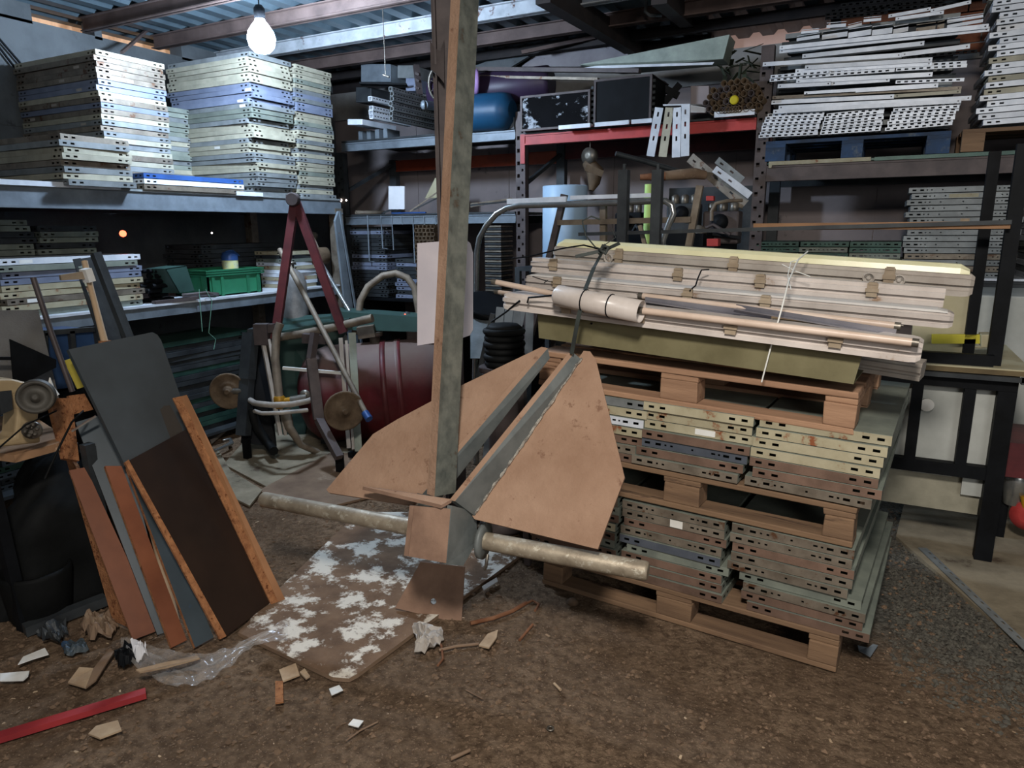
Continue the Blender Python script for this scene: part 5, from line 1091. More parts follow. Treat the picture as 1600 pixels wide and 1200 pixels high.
mb = MB()
for k in range(4): a = pY(557 + k * 13, 214, 5.38); mb.box(a.x, a.x + .045, 5.41, 5.6, 2.352, 2.43)
o = solo('pale_block_row', mb, M['gfence'], 'row of pale blocks under the tube bundle on the back left', 'blocks', None)
mb = MB(); mb.lathe(pY(752, 143, 5.5) + V((-.5, 0, .02)), [(.1, 0), (.13, .02), (.135, .5), (.13, .52), (.135, .54), (.135, 1.1), (.1, 1.13)], 26, V((1, .05, 0))); o = solo('purple_barrel', mb, M['purple'], 'dark purple barrel lying on its side behind the column', 'barrel')
mb = MB(); mb.lathe(pY(744, 128, 5.35), [(.02, -.02), (.09, -.015), (.1, 0), (.09, .02)], 24, V((-.8, -.6, 0))); solo('lilac_lid', mb, M['lilac'], 'round lilac lid right of the shank', 'lid')
mb = MB(); c = pY(735, 170, 5.35); mb.lathe(c + V((-.3, .05, -.02)), [(.08, 0), (.14, .04), (.15, .1), (.15, .58), (.14, .64), (.08, .68)], 26, V((1, -.02, -.03))); solo('blue_barrel', mb, M['bbarrel'], 'dark blue barrel lying below the purple one', 'barrel')
mb = MB()   # cradle with round cut-outs
pts = []; x0, x1, zt, zb = -3.32, -2.76, 2.43, 2.335; c = [-3.28, -3.02, -2.78]
pr = [(x0, zb), (x1 + .0, zb), (x1, zt)]
for cx in (-2.89, -3.14):
    for k in range(0, 13): a = PI * k / 12; pr.append((cx + .11 * math.cos(a), zt - .0 - .085 * math.sin(a)))
pr.append((x0, zt)); mb.slab([V((x, YB - .0, z + .0)) for x, z in pr], .03, V((0, -1, 0))); solo('barrel_cradle', mb, M['gfence'], 'pale steel cradle plate with round cut-outs under the blue barrel', 'cradle')
# long bars above
mb = MB(); mb.bar(pY(720, 108, 5.5), pY(1000, 111, 5.33), .05, .03); solo('long_steel_bar', mb, M['rackbrown'], 'long brown bar over the barrels toward the black boxes, upper one', 'metal bar')
mb = MB(); mb.bar(pY(745, 120, 5.45), pY(935, 124, 5.38), .04, .02); solo('long_steel_bar', mb, M['rustg'], 'long brown bar over the barrels, lower and shorter one', 'metal bar')
mb = MB(); mb.slab([pY(738, 104, 6.1), pY(800, 82, 6.1), pY(826, 88, 6.1), pY(796, 106, 6.1)][::-1], .04, V((0, -1, 0))); solo('white_beam', mb, M['conc'], 'pale slanted beam end just right of the shank under the roof', 'beam')
mb = MB(); mb.slab([pY(815, 104, 6.2), pY(840, 82, 6.2), pY(975, 66, 6.2), pY(982, 88, 6.2), pY(905, 104, 6.2)][::-1], .06, V((0, -1, 0))); solo('speckled_slab', mb, mat('speckled_foam', (150, 144, 146), (128, 122, 126), 4, .9, 0, .2, 20, c3=(70, 60, 60), t3=.63, s3=14), 'grey speckled slab lying under the roof right of the column', 'slab')
mb = MB(); mb.slab([pY(836, 78, 6.3), pY(930, 60, 6.3), pY(945, 70, 6.3), pY(850, 88, 6.3)][::-1], .04, V((0, -1, 0))); solo('pale_green_sheet', mb, M['seafoam'], 'thin pale green panel above the speckled slab', 'panel')
# long pale green duct
a0, a1, a2, a3 = pY(905, 101, 5.6), pY(1140, 54, 5.4), pY(1130, 92, 5.4), pY(960, 108, 5.6)
mb = MB(); mb.slab([a0, a3, a2, a1], .22, V((0, -1, .0))); r = solo('pale_green_beam', mb, M['seafoam'], 'long pale green box beam slanting up to the right under the roof', 'beam')
mb = MB(); mb.slab([pY(900, 108, 5.38), pY(930, 103, 5.38), pY(1116, 97, 5.38), pY(1113, 101, 5.38)], .004, V((0, -1, 0))); c = bpy.data.objects.new('lower_flange', mb.mesh('lower_flange', M['white'], r.location)); COL.objects.link(c); c.parent = r; c['label'] = 'thin white strip lying under the beam'  # separate white channel strip under the beam, only parented to it
# ================================================================== BACK BAY MIDDLE (RED)
def radiator(name, label, x0, y0, x1, y1, Y, d, m, marks, yr=0):
    r = thing(name, label, 'metal box', pY((x0 + x1) / 2, y1, Y)); a = pY(x0, y1, Y); c = pY(x1, y0 - yr, Y)
    X0, X1, Z0, Z1 = a.x, c.x, 2.3045, (pY(x0, y0, Y).z + c.z) / 2
    mb = MB(); mb.box(X0 + .01, X1 - .01, Y + .008, Y + d, Z0 + .005, Z1 - .005); part(r, 'core', mb, m)
    mb = MB(); t = .016
    for (q) in ((X0, X0 + t, Z0, Z1), (X1 - t, X1, Z0, Z1), (X0 + t, X1 - t, Z0, Z0 + t), (X0 + t, X1 - t, Z1 - t, Z1)): mb.box(q[0], q[1], Y, Y + .02, q[2], q[3])
    mb.box(X0, X1, Y + .0205, Y + d, Z1 - .0045, Z1); part(r, 'frame', mb, M['rackbrown'])
    mb = MB()
    for k in range(7): z = Z0 + .03 + k * .04; mb.box(X1 + .0005, X1 + .02, Y + .02, Y + .03, z, z + .02)
    part(r, 'end_lug', mb, M['darkg'])
peel = mat('peeling_black_film', (16, 16, 19), (10, 10, 12), 6, .8, 0, .1, c3=(176, 182, 190), t3=.55, s3=11, stretch=(.8, 1, 1.3), spec=.1)
radiator('black_box', 'black box with peeling white patches at the left of the red bay', 813, 149, 922, 206, 5.33, .42, peel, True, 8)
radiator('black_box', 'plain black radiator box right of the peeling one', 927, 122, 1019, 195, 5.30, .42, M['black'], False, 4)
for k, (x0, x1) in enumerate(((875, 924), (931, 984), (988, 1020))):
    a = pY(x0, 203, 5.30); b = pY(x1, 199, 5.30); mb = MB(); mb.box(a.x, b.x, 5.27, 5.29, 2.288, 2.318)
    mb.box(a.x, b.x, 5.29, 5.38, 2.3050, 2.318)
    solo('white_angle', mb, M['white'], f"white angle piece on the red beam, {['left', 'middle', 'right'][k]} of the three under the black boxes", 'metal angle', 'white angle pieces on the red beam')
a = pY(1117, 186, 5.3); b = pY(1180, 177, 5.3); mb = MB(); mb.box(a.x, b.x, 5.27, 5.29, 2.288, 2.325); mb.box(a.x, b.x, 5.29, 5.38, 2.306, 2.325); solo('white_angle', mb, M['white'], 'white angle piece under the pipe bundle on the red beam', 'metal angle', 'white angle pieces on the red beam')
def slotbar(name, label, p0, p1, wd, m, group=None, up=None, fl=.03, pitch=.075, sl=(.028, .012), rot=0):
    # angle bar, slotted front flange (width wd) seen face on, from p0 to p1
    p0 = V(p0); p1 = V(p1); d = (p1 - p0).normalized(); L = (p1 - p0).length
    n = V((0, -1, 0)) if up is None else V(up); sd = n.cross(d).normalized(); n2 = d.cross(sd).normalized(); n2 = n2 if n2.dot(n) > 0 else -n2
    if sd.cross(d).dot(n) > 0: pass
    s = [(k * pitch + .03, k * pitch + .03 + sl[0], wd / 2 - sl[1] / 2, wd / 2 + sl[1] / 2) for k in range(int((L - .04) / pitch))]
    mb = MB(); o = p0 - sd * wd / 2; mb.holed(o, d, sd, L, wd, s, .002); mb.slab([o, o + d * L, o + d * L - n2 * fl, o - n2 * fl], .002, -sd)
    return solo(name, mb, m, label, 'slotted bar', group)
hb = 'white slotted bars hanging over the red beam'
for k, (x0, y0, x1, y1, l) in enumerate(((1030, 168, 1016, 244, 'leftmost white slotted bar hanging over the red beam'), (1046, 168, 1035, 245, 'dirtiest slotted bar, second from left, hanging over the red beam'), (1058, 168, 1056, 246, 'third white slotted bar from left hanging over the red beam'), (1071, 164, 1070, 244, 'rightmost white slotted bar hanging over the red beam'))):
    slotbar('slotted_bar', l, pY(x0, y0, 5.22), pY(x1, y1, 5.22), .062, M['white' if k != 1 else 'beige'], hb, fl=.05, pitch=.082, sl=(.032, .013))
mb = MB(); mb.slab([pY(1036, 163, 5.24), pY(1078, 162, 5.24), pY(1104, 163, 5.6), pY(1040, 166, 5.6)][::-1], .01, V((0, 0, 1))); mb.slab([pY(1079, 164, 5.25), pY(1104, 168, 5.3), pY(1102, 176, 5.3), pY(1079, 176, 5.25)][::-1], .03, V((0, -1, 0))); solo('white_angle', mb, M['white'], 'white angle running back beside the hanging slotted bars', 'metal angle')
def bundle():
    r = thing('pipe_bundle', 'round bundle of small brown pipes on the red bay right end', 'pipe bundle', (-1.0, 5.4, 2.305)); R = random.Random(8); n = 0; c = pY(1146, 158, 5.28)
    pts = []
    for j in range(-5, 6):
        for i in range(-8, 9):
            x = i * .046 + (j % 2) * .023; z = j * .040
            if (x / .205) ** 2 + (z / .14) ** 2 < 1: pts.append((x, z))
    for x, z in pts:
        mb = MB(); y = 5.27 + R.uniform(-.03, .03); p = V((c.x + x, y, max(2.33, c.z + z))); mb.hollow(p, p + V((0, .6, 0)), .0215, .003, 11); part(r, 'small_pipe', mb, M['rustd' if R.random() < .75 else 'rackbrown'])
    p = pY(1147, 156, 5.235); mb = MB(); mb.lathe(p, [(.018, 0), (.03, .002), (.03, .012), (.01, .014)], 16, V((0, 1, 0))); part(r, 'yellow_cap', mb, mat('yellow_cap', (200, 180, 30), None, 5), 'round yellow cap')
bundle()
bx('carton', 'greyish torn carton left of the pipe bundle', 'box', 1079, 134, 1108, 166, 5.55, .3, M['wallp'])
mb = MB(); R = random.Random(21)
for k in range(26):
    p = pY(1150 + R.uniform(-22, 22), 95 + R.uniform(-26, 26), 5.6); q = p + V((R.uniform(-.12, .12), R.uniform(-.05, .1), R.uniform(-.1, .1))); mb.bar(p, q, .03, .004)
mb.tube([pY(1158, 100, 5.55), pY(1154, 130, 5.5)], .012, 7)
solo('dry_palm_frond', mb, mat('dry_frond', (58, 66, 50), (40, 44, 34), 9, .8), 'dark green dried frond tangled above the pipe bundle', 'plant', None, 'stuff')
mb = MB(); 
for a, b in (((1020, 160), (1040, 130)), ((1022, 130), (1060, 150)), ((1030, 170), (1062, 132))): mb.bar(pY(*a, 5.7), pY(*b, 5.75), .05, .05)
solo('dark_machinery', mb, M['black'], 'dark jumbled metal parts between the black box and the carton', 'scrap', None)

# below the red beam
c = pY(869, 290, 4.95); mb = MB(); mb.lathe(V((c.x, c.y + .17, 1.25)), [(.165, 0), (.172, .01), (.172, .60), (.166, .605), (.166, .58)], 32); solo('pale_blue_drum', mb, M['cyl'], 'tall pale blue cylinder standing behind the chrome loop', 'drum')
mb = MB(); mb.box(c.x - .3, c.x + .4, c.y - .1, c.y + .5, 1.22, 1.248)
for dx in (-.28, .38):
    for dy in (-.08, .48): mb.box(c.x + dx - .02, c.x + dx + .02, c.y + dy - .02, c.y + dy + .02, 0, 1.22)
solo('steel_stand', mb, M['darkg'], 'dark steel stand carrying the pale blue cylinder', 'stand')
def cart():
    r = thing('loop_handle_cart', 'cart frame with a bent chrome tube loop in the middle background', 'cart', (-1.6, 3.9, 0)); Y = 3.85
    pts = [pY(742, 590, Y), pY(744, 480, Y), pY(745, 395, Y), pY(749, 372, Y), pY(760, 352, Y), pY(776, 334, Y), pY(792, 325, Y), pY(812, 321, Y), pY(900, 319, Y), pY(1020, 314, Y), pY(1040, 314, Y), pY(1050, 321, Y), pY(1052, 334, Y), pY(1046, 348, Y), pY(1036, 375, Y), pY(1034, 410, Y), pY(1032, 520, Y)]
    pts = [V((pts[0].x, pts[0].y, .0))] + pts + [V((pts[-1].x, pts[-1].y, .0))]
    mb = MB(); mb.tube(pts, .018, 12); part(r, 'chrome_loop', mb, M['chrome'], 'bent chrome tube')
    mb = MB(); mb.bar(pY(793, 315, Y), pY(885, 311, Y), .02, .03); mb.bar(pY(892, 309, Y), pY(1022, 305, Y), .02, .022); part(r, 'top_strip', mb, M['white'])
    mb = MB(); mb.bar(pY(872, 348, 3.9), pY(1080, 343, 3.9), .03, .03); part(r, 'cross_bar', mb, M['dusttube'])
    for (x1, y1, x2, y2, m) in ((882, 304, 861, 392, 'rackbrown'), (1094, 290, 1075, 392, 'dusttube'), (943, 322, 943, 390, 'dusttube')):
        p, q = pY(x1, y1, 3.92), pY(x2, y2, 3.92); q = p + (q - p) * (p.z / (p.z - q.z)) * .985
        mb = MB(); mb.bar(p, q, .035, .035); part(r, 'side_post', mb, M[m])
    mb = MB(); mb.bar(pY(1000, 352, 3.7), pY(1010, 392, 3.7), .02, .02); part(r, 'short_strut', mb, M['dusttube'])
cart()
for k, x in enumerate((973, 1026)):
    p = pY(x, 265, 3.6); mb = MB(); mb.box(p.x - .025, p.x + .025, p.y, p.y + .05, .0, p.z); mb.box(p.x - .006, p.x + .006, p.y + .02, p.y + .032, p.z, p.z + .03)
    solo('square_post', mb, M['darkg'], ['dark square steel post rising left behind the fixture pile', 'dark square steel post rising right, beside the lime pole'][k], 'post', 'dark square posts')
mb = MB(); p = pY(1014, 288, 4.4); mb.tube([V((p.x, p.y, 0)), p], .026, 12); solo('lime_pole', mb, M['lime'], 'pale lime green pole standing between the dark posts', 'pole')
mb = MB(); mb.tube([pY(1036, 275, 4.9), pY(1060, 273, 4.95), pY(1085, 271, 5.0), pY(1102, 274, 5.05)], [.03, .036, .038, .03], 10); solo('wood_log', mb, M['ply'], 'short pale rough log lying across the scrap under the red bay', 'log')
mb = MB(); mb.tube([pY(1000, 277, 4.85), pY(1040, 275, 4.9)], [.02, .03], 8); solo('dark_branch', mb, M['stick'], 'dark rough branch left of the pale log', 'branch')
mb = MB(); mb.tube([pY(962, 240, 4.9), pY(1000, 250, 5.0), pY(1075, 272, 5.2)], .018, 9); solo('long_scrap_pipe', mb, M['darkg'], 'long dark green pipe slanting down under the red beam', 'pipe')
def head():
    r = thing('scrap_engine_part', 'dusty cast engine part with round top hanging under the red beam', 'engine part', pY(925, 280, 5.45))
    mb = MB(); a = pY(922, 240, 5.45); mb.tube([a, V((a.x, a.y, 2.289))], .004, 6); part(r, 'hanging_wire', mb, M['metal'])
    mb = MB(); mb.lathe(pY(922, 244, 5.45), [(.02, -.04), (.06, -.03), (.065, .03), (.02, .04)], 18, V((-.3, -1, 0))); part(r, 'round_head', mb, M['metal'])
    mb = MB(); mb.tube([pY(918, 252, 5.47), pY(930, 268, 5.47), pY(928, 285, 5.45), pY(924, 298, 5.43)], [.05, .07, .05, .02], 9); mb.bar(pY(915, 262, 5.4), pY(942, 272, 5.45), .04, .05); part(r, 'casting', mb, M['rustd'])
head()
mb = MB(); mb.box(-1.62, -.86, 6.05, 6.08, 0, 1.86); solo('dark_backdrop', mb, M['darkg'], 'dark board added to darken the wall behind the scrap heap', 'board')  # dark sheet added so the area behind the scrap reads dark
def eng(name, label, x, y, Y, s_, m):
    r = thing(name, label, 'engine part', pY(x, y, Y) - V((0, 0, s_))); c = pY(x, y, Y)
    mb = MB(); mb.box(c.x - s_, c.x + s_, c.y - s_ * .6, c.y + s_ * .6, 1.425, c.z); o = part(r, 'block', mb, M[m]); bevel(o, .015)
    for k in (-1, 0, 1): mb = MB(); mb.lathe((c.x + k * s_ * .6, c.y, c.z), [(s_ * .22, 0), (s_ * .25, .01), (s_ * .25, .05), (s_ * .1, .06)], 12); part(r, 'cylinder', mb, M['metal'])
    mb = MB(); mb.lathe((c.x, c.y - s_ * .6, c.z - s_ * .6), [(s_ * .15, 0), (s_ * .45, .01), (s_ * .45, .03), (s_ * .15, .04)], 16, V((0, -1, 0))); part(r, 'pulley', mb, M['black'])
eng('engine_block', 'dark engine block behind the right end of the chrome loop', 1070, 318, 4.95, .11, 'darkg')
eng('engine_block', 'rusty engine block between the brown upright and the slanted post', 1130, 330, 5.0, .12, 'rackbrown')
eng('engine_block', 'black engine block seen inside the chrome loop', 985, 332, 5.05, .10, 'black')
slotbar('slotted_bar', 'long rusty slotted bar slanting under the hanging white bars', pY(1078, 246, 5.1), pY(1164, 320, 5.0), .07, M['rustg'], None, pitch=.09)
slotbar('slotted_bar', 'white short slotted bar slanting near the brown upright', pY(1116, 264, 4.95), pY(1172, 306, 4.95), .05, M['white'], None, pitch=.09)
slotbar('slotted_bar', 'grey short slotted bar slanting behind the white one', pY(1120, 250, 5.1), pY(1160, 282, 5.1), .05, M['grey'], None, pitch=.09)
R = random.Random(17)
for k in range(18):
    kk = k // 3; x = 915 + (kk % 3) * 87 + R.uniform(-5, 60); x = min(x, 1165); y = 352 + R.uniform(-4, 14) if kk >= 3 else 326 + R.uniform(-6, 14); Y = R.uniform(4.6, 5.1); p = pY(x, y, Y); p.z = min(p.z, 1.50 if kk < 3 else 1.45); p.y = min(p.y, 4.9); p.x = max(-1.5, min(-1.05, p.x)); q = p + V((R.uniform(-.25, .25), R.uniform(-.1, .15), R.uniform(-.05, .0)))
    mb = MB()
    if k % 3 == 0: mb.tube([p, (p + q) / 2 + V((0, 0, .06)), q], .012, 7)
    elif k % 3 == 1: mb.bar(p, q, .03, .02)
    else: mb.lathe(p, [(.02, -.03), (.05, -.02), (.05, .02), (.02, .03)], 12, V((R.uniform(-1, 1), -1, R.uniform(-.5, .5))))
    solo(['bent_scrap_tube', 'scrap_bar', 'scrap_hub'][k % 3], mb, M[['darkg', 'rackbrown', 'black', 'rustg', 'metal'][k % 5]], f"{['dark bent tube', 'flat bar', 'round hub'][k % 3]} in the scrap heap under the red bay, {['upper', 'lower'][y > 345]} {['left', 'middle', 'right'][min(2, int((x - 905) / 87))]} part", 'scrap', ['bent tubes in the scrap heap', 'bars in the scrap heap', 'hubs in the scrap heap'][k % 3])
mb = MB(); mb.box(-1.75, -.9, 4.45, 5.25, 1.02, 1.42); mb.box(-1.6, -1.0, 4.6, 5.1, 1.42, 1.5); 
for x in (-1.7, -.95):
    for y in (4.5, 5.2): mb.box(x - .03, x + .03, y - .03, y + .03, 0, 1.02)
solo('scrap_crate', mb, M['black'], 'dark crate frame holding the scrap heap under the red bay', 'crate')
bx('red_block', 'small orange-red block near the brown upright, behind the pile', 'block', 1104, 373, 1122, 385, 4.6, .08, M['red'])
bx('red_block', 'small red metal tab left of the slanting white bar', 'block', 1103, 306, 1115, 314, 5.04, .05, M['red'])
mb = MB(); mb.tube([pY(1112, 345, 4.7), pY(1112, 330, 4.7), pY(1118, 318, 4.7), pY(1135, 314, 4.75), pY(1160, 313, 4.8)], .012, 8); solo('bent_tube', mb, M['dusttube'], 'thin grey bent tube handle left of the brown upright', 'handle')
# bay A lower shelf
g = 'thin white hooks hanging from the lower back left beam'
R = random.Random(2)
for k, (x, yb) in enumerate(((574, 408), (595, 388), (612, 390), (626, 350), (645, 410), (662, 372), (680, 375))):
    mb = MB(); a = pY(x, 337, 5.388); b = pY(x + 3, yb, 5.388); mb.tube([a, b, b + V((.06 if k in (0, 1) else .0, 0, -.005))], .006, 6)
    solo('hanging_rod', mb, M['gfence'], f"thin pale rod hanging at the back left, {ORD[k]} from the left", 'rod', g)
bx('paper_sign', 'small white paper card standing on the lower back left shelf', 'card', 607, 291, 632, 327, 5.42, .01, M['paper'], None, 0)
mb = MB(); a_ = pY(612, 322, 5.405); b_ = pY(665, 318, 5.405); a_.z = b_.z = 1.686; mb.bar(a_, b_, .02, .012); solo('blue_strip', mb, M['sblue'], 'dark blue strip under the white card', 'strip')
mb = MB(); a_ = pY(555, 318, 5.45); b_ = pY(600, 320, 5.7); a_.z = b_.z = 1.70; mb.hollow(a_, b_, .02, .005, 12); solo('scrap_tube', mb, M['dusttube'], 'short grey tube end on the lower back left shelf', 'tube')
R = random.Random(12)
for k, (x1, y1, x2, y2) in enumerate(((596, 314, 625, 322), (640, 318, 684, 300), (646, 322, 690, 306), (735, 302, 800, 310), (735, 306, 802, 314), (735, 310, 790, 312))):
    mb = MB(); a_ = pY(x1, y1, 5.45); b_ = pY(x2, y2, 5.6); a_.z = 1.687 + .013 * k; mb.bar(a_, b_, .05, .012); solo('steel_offcut', mb, M[['darkg', 'rustg'][k % 2]], f"flat steel offcut on the lower back left shelf, {ORD[k]} from the left", 'offcut', 'steel offcuts on the lower back left shelf')
mb = MB(); mb.slab([pY(664, 310, 5.8), pY(680, 278, 5.8), pY(700, 276, 5.8), pY(700, 308, 5.8)], .02, V((0, -1, 0))); solo('angle_piece', mb, M['creamb'], 'cream angled frame piece just left of the shank', 'frame')
PA = panel_mesh(.42, .5, H)
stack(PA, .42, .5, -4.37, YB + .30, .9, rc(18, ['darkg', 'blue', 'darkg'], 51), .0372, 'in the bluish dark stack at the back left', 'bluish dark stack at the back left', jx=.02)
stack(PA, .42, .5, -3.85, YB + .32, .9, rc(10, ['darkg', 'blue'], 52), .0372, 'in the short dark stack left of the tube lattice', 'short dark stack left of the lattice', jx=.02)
mb = MB(); mb.box(-4.57, -2.75, YB + .02, YB + .8, .87, .895); 
for x in (-4.5, -3.6, -2.8): mb.box(x - .03, x + .03, YB + .05, YB + .75, 0, .87)
solo('low_bench', mb, M['black'], 'low dark bench under the back left stacks', 'bench')
r = thing('tube_lattice_stack', 'stack of small brown square tube ends left of the white sheet', 'tube stack', (-3.65, 5.3, .9))
for j in range(20):
    for i in range(5):
        if j * 5 + i >= 100: break
        mb = MB(); x = -3.70 + i * .042 + (j % 2) * .01; z = .9 + j * .034; w_ = .017
        mb.bar((x - w_, 5.3, z + w_), (x - w_, 5.6, z + w_), .004, .03); mb.bar((x + w_, 5.3, z + w_), (x + w_, 5.6, z + w_), .004, .03); mb.bar((x, 5.3, z + .002), (x, 5.6, z + .002), .03, .004); mb.bar((x, 5.3, z + .03), (x, 5.6, z + .03), .03, .004)
        part(r, 'square_tube', mb, M['rustd'])
r = thing('brush_strip_stack', 'dark stack of ribbed strips behind the chrome loop upright', 'stack', (-2.9, 5.4, .9))
for k in range(32):
    mb = MB(); z = .9 + k * .021; mb.box(-3.04, -2.88, 5.38, 5.6, z, z + .014); part(r, 'strip', mb, M['rustg' if k % 2 else 'darkg'])
# things around the black pulley, buckets left of the pallet
r = thing('hose_coil', 'black hose coil piled on a round brown stand left of the pallets', 'hose coil', (-1.64, 3.1, .62))
mb = MB(); c = pD(788, 545, 3.5)
for k in range(6):
    zz = c.z - .07 + k * .032; mb.tube([(c.x + (.085 + .006 * (k % 2)) * math.cos(a), c.y + (.085 + .006 * (k % 2)) * math.sin(a), zz) for a in [j * PI / 12 for j in range(25)]], .017, 8)
mb.lathe((c.x, c.y, c.z + .1), [(.085, 0), (.09, .01), (.07, .025), (.02, .028)], 24); part(r, 'coil', mb, M['rubber'])
mb = MB(); mb.lathe((c.x, c.y, 0), [(.12, 0), (.14, .02), (.09, .06), (.08, c.z - .14), (.13, c.z - .11), (.13, c.z - .09)], 24); part(r, 'stand', mb, M['rackbrown'])
g = 'pale blue slats standing left of the pallets'
for k, (x1, x2) in enumerate(((782, 776), (796, 790), (806, 808), (816, 802), (828, 826))):
    p = pD(x1, 480, 3.75 + .03 * k); q = pD(x2, 545, 3.8 + .03 * k); q = p + (q - p) * (p.z - .0) / (p.z - q.z) * .995; mb = MB(); mb.bar(q, p, .045, .006, up=V((.4, -.9, 0))); solo('flat_steel_bar', mb, M['gfence'], f"pale blue-grey slat left of the pallets, {['leftmost', 'second from left', 'middle', 'second from right', 'rightmost'][k]}", 'steel bar', g)
mb = MB(); mb.lathe(pD(762, 480, 4.3), [(.02, -.03), (.15, -.01), (.16, .02), (.14, .03)], 24, V((.4, -.3, 1))); mb.tube([pD(762, 485, 4.3), V((pD(762, 485, 4.3).x, pD(762, 485, 4.3).y, 0))], .02, 8); solo('round_pan', mb, M['black'], 'round dark pan on a post between the chrome tube and the slats', 'pan')
mb = MB(); mb.slab([pD(735, 560, 3.9), pD(735, 480, 4.3), pD(765, 478, 4.3), pD(760, 560, 3.9)], .03, V((.4, -.9, .3))); solo('sloping_sheet', mb, M['grey'], 'grey sloping sheet right of the chrome upright', 'sheet')
mb = MB(); mb.tube([pD(745, 600, 3.4), pD(720, 620, 3.3), pD(770, 640, 3.3), pD(800, 600, 3.4)], .02, 8); solo('bent_dark_pipe', mb, M['darkg'], 'bent dark pipe seen between the two anchor flukes', 'pipe')
mb = MB(); p = pD(815, 590, 3.1); mb.bar(V((p.x + .03, p.y, 0)), p, .03, .03); solo('rusty_stake', mb, M['rackbrown'], 'rusty upright stake just left of the pallets, between the flukes', 'stake')
mb = MB(); p = pD(770, 490, 3.7); mb.bar(V((p.x - .25, p.y - .1, 0)), p, .025, .025); solo('dark_prop', mb, M['darkg'], 'thin dark prop leaning right of the white sheet', 'prop')
# ================================================================== BACK BAY RIGHT: SLOTTED BARS ON THE BLUE PALLET
def bluepallet():
    r = thing('blue_pallet', 'blue painted pallet under the white slotted bars', 'pallet', (-.2, YB, 1.98)); z = 1.985; x0, x1 = -.77, .34; y0 = YB - .01
    for y in (0, .2, .4, .6): mb = MB(); mb.box(x0, x1, y0 + y, y0 + y + .12, z + .112, z + .134); part(r, 'deck_board', mb, M['bluewood'])
    for x in (x0, -.285, x1 - .13):
        mb = MB(); mb.box(x, x + .13, y0, y0 + .7, z + .09, z + .1115); part(r, 'stringer_board', mb, M['bluewood'])
        for y in (0, .3, .6): mb = MB(); mb.box(x, x + .13, y0 + y + .002, y0 + y + .1, z, z + .0895); part(r, 'pallet_block', mb, M['bluewood'])
bluepallet()
def rpallet():
    r = thing('wooden_pallet', 'pale wooden pallet under the whitish stack at the right edge', 'pallet', (.9, YB, 1.98)); z = 1.985; x0, x1 = .40, 1.5; y0 = YB - .03
    for y in (0, .2, .4): mb = MB(); mb.box(x0, x1, y0 + y, y0 + y + .12, z + .112, z + .134); part(r, 'deck_board', mb, M['palletd'])
    for x in (x0, .9): 
        for y in (0, .4): mb = MB(); mb.box(x, x + .12, y0 + y + .002, y0 + y + .1, z, z + .1115); part(r, 'pallet_block', mb, M['palletd'])
rpallet()
SB = {}
def sbmesh(L, m, slot=True, h=.024, key=None):
    k = (L, m, slot, h)
    if k in SB: return SB[k]
    mb = MB(); dep = .05
    if slot:
        pit = .04; s1 = [(i * pit + .008, i * pit + .028, h * .25, h * .75) for i in range(int(L / pit))]; s2 = [(i * pit + .026, i * pit + .046, .012, .026) for i in range(int((L - .02) / pit))]
    else: s1 = [(.012, .02, h * .35, h * .65), (L - .02, L - .012, h * .35, h * .65)]; s2 = []
    mb.holed((0, 0, 0), (1, 0, 0), (0, 0, 1), L, h, s1, .0015); mb.holed((0, 0, h), (1, 0, 0), (0, 1, 0), L, dep, s2, .0015)
    me = mb.mesh('slotted_angle_bar', M[m]); SB[k] = me; return me
def sb(x1, y1, x2, y2, lab, m='white', slot=True, h=.024, Y=5.33, group=None, dark=None):
    a = pY(x1, y1, Y); b = pY(x2, y2, Y); L = round((b - a).length, 2); me = sbmesh(L, m, slot, h)
    o = bpy.data.objects.new('slotted_angle_bar' if slot else 'white_steel_bar', me); COL.objects.link(o); o.location = a - V((0, 0, h / 2)); o.rotation_euler = (0, -math.atan2(b.z - a.z, b.x - a.x), 0)
    return tagit(o, lab, 'slotted bar' if slot else 'steel bar', group)
def K(x, y): return 1160 + x / 3.636, y / 3.636
G1 = 'slotted angle bars in three low piles on the blue pallet'; G2 = 'long bars in the tall pile above the blue pallet'
colsx = (((92, 775), (425, 757), (140, 655), (465, 640), 'left'), ((440, 757), (790, 733), (475, 655), (805, 618), 'middle'), ((815, 735), (1190, 700), (860, 607), (1240, 588), 'right'))
for (a, b, c, d, nm) in colsx:
    for i in range(8):
        t = i / 7; x1, y1 = K(a[0] + (c[0] - a[0]) * t + R.uniform(-5, 5), a[1] + (c[1] - a[1]) * t); x2, y2 = K(b[0] + (d[0] - b[0]) * t, b[1] + (d[1] - b[1]) * t)
        sb(x1, y1, x2, y2, f"white slotted angle bar, {nth(i, 8)} of the {nm} low pile on the blue pallet", 'white', True, .02, 5.33 + .012 * (i % 2), G1)
rows = [(175, 635, 1245, 572, 0), (205, 612, 1305, 556, 0), (165, 582, 860, 548, 0), (862, 546, 1245, 520, 1), (350, 532, 1110, 484, 0), (170, 555, 640, 530, 2), (640, 528, 1240, 500, 2), (200, 490, 500, 474, 0), (505, 474, 840, 452, 0), (870, 466, 1260, 452, 4), (305, 464, 1080, 422, 0), (155, 456, 490, 426, 4), (492, 425, 868, 398, 4), (872, 396, 1278, 372, 4), (160, 436, 492, 408, 4), (494, 407, 868, 380, 4), (872, 378, 1275, 354, 4),
        (355, 384, 1080, 338, 0), (300, 405, 1075, 360, 0), (115, 366, 905, 312, 0), (905, 310, 1290, 262, 0), (905, 328, 1340, 290, 5), (340, 320, 1035, 245, 0), (210, 292, 1400, 165, 0), (210, 272, 1395, 148, 0)]
srt = sorted(range(len(rows)), key=lambda i: -(rows[i][1] + rows[i][3]))
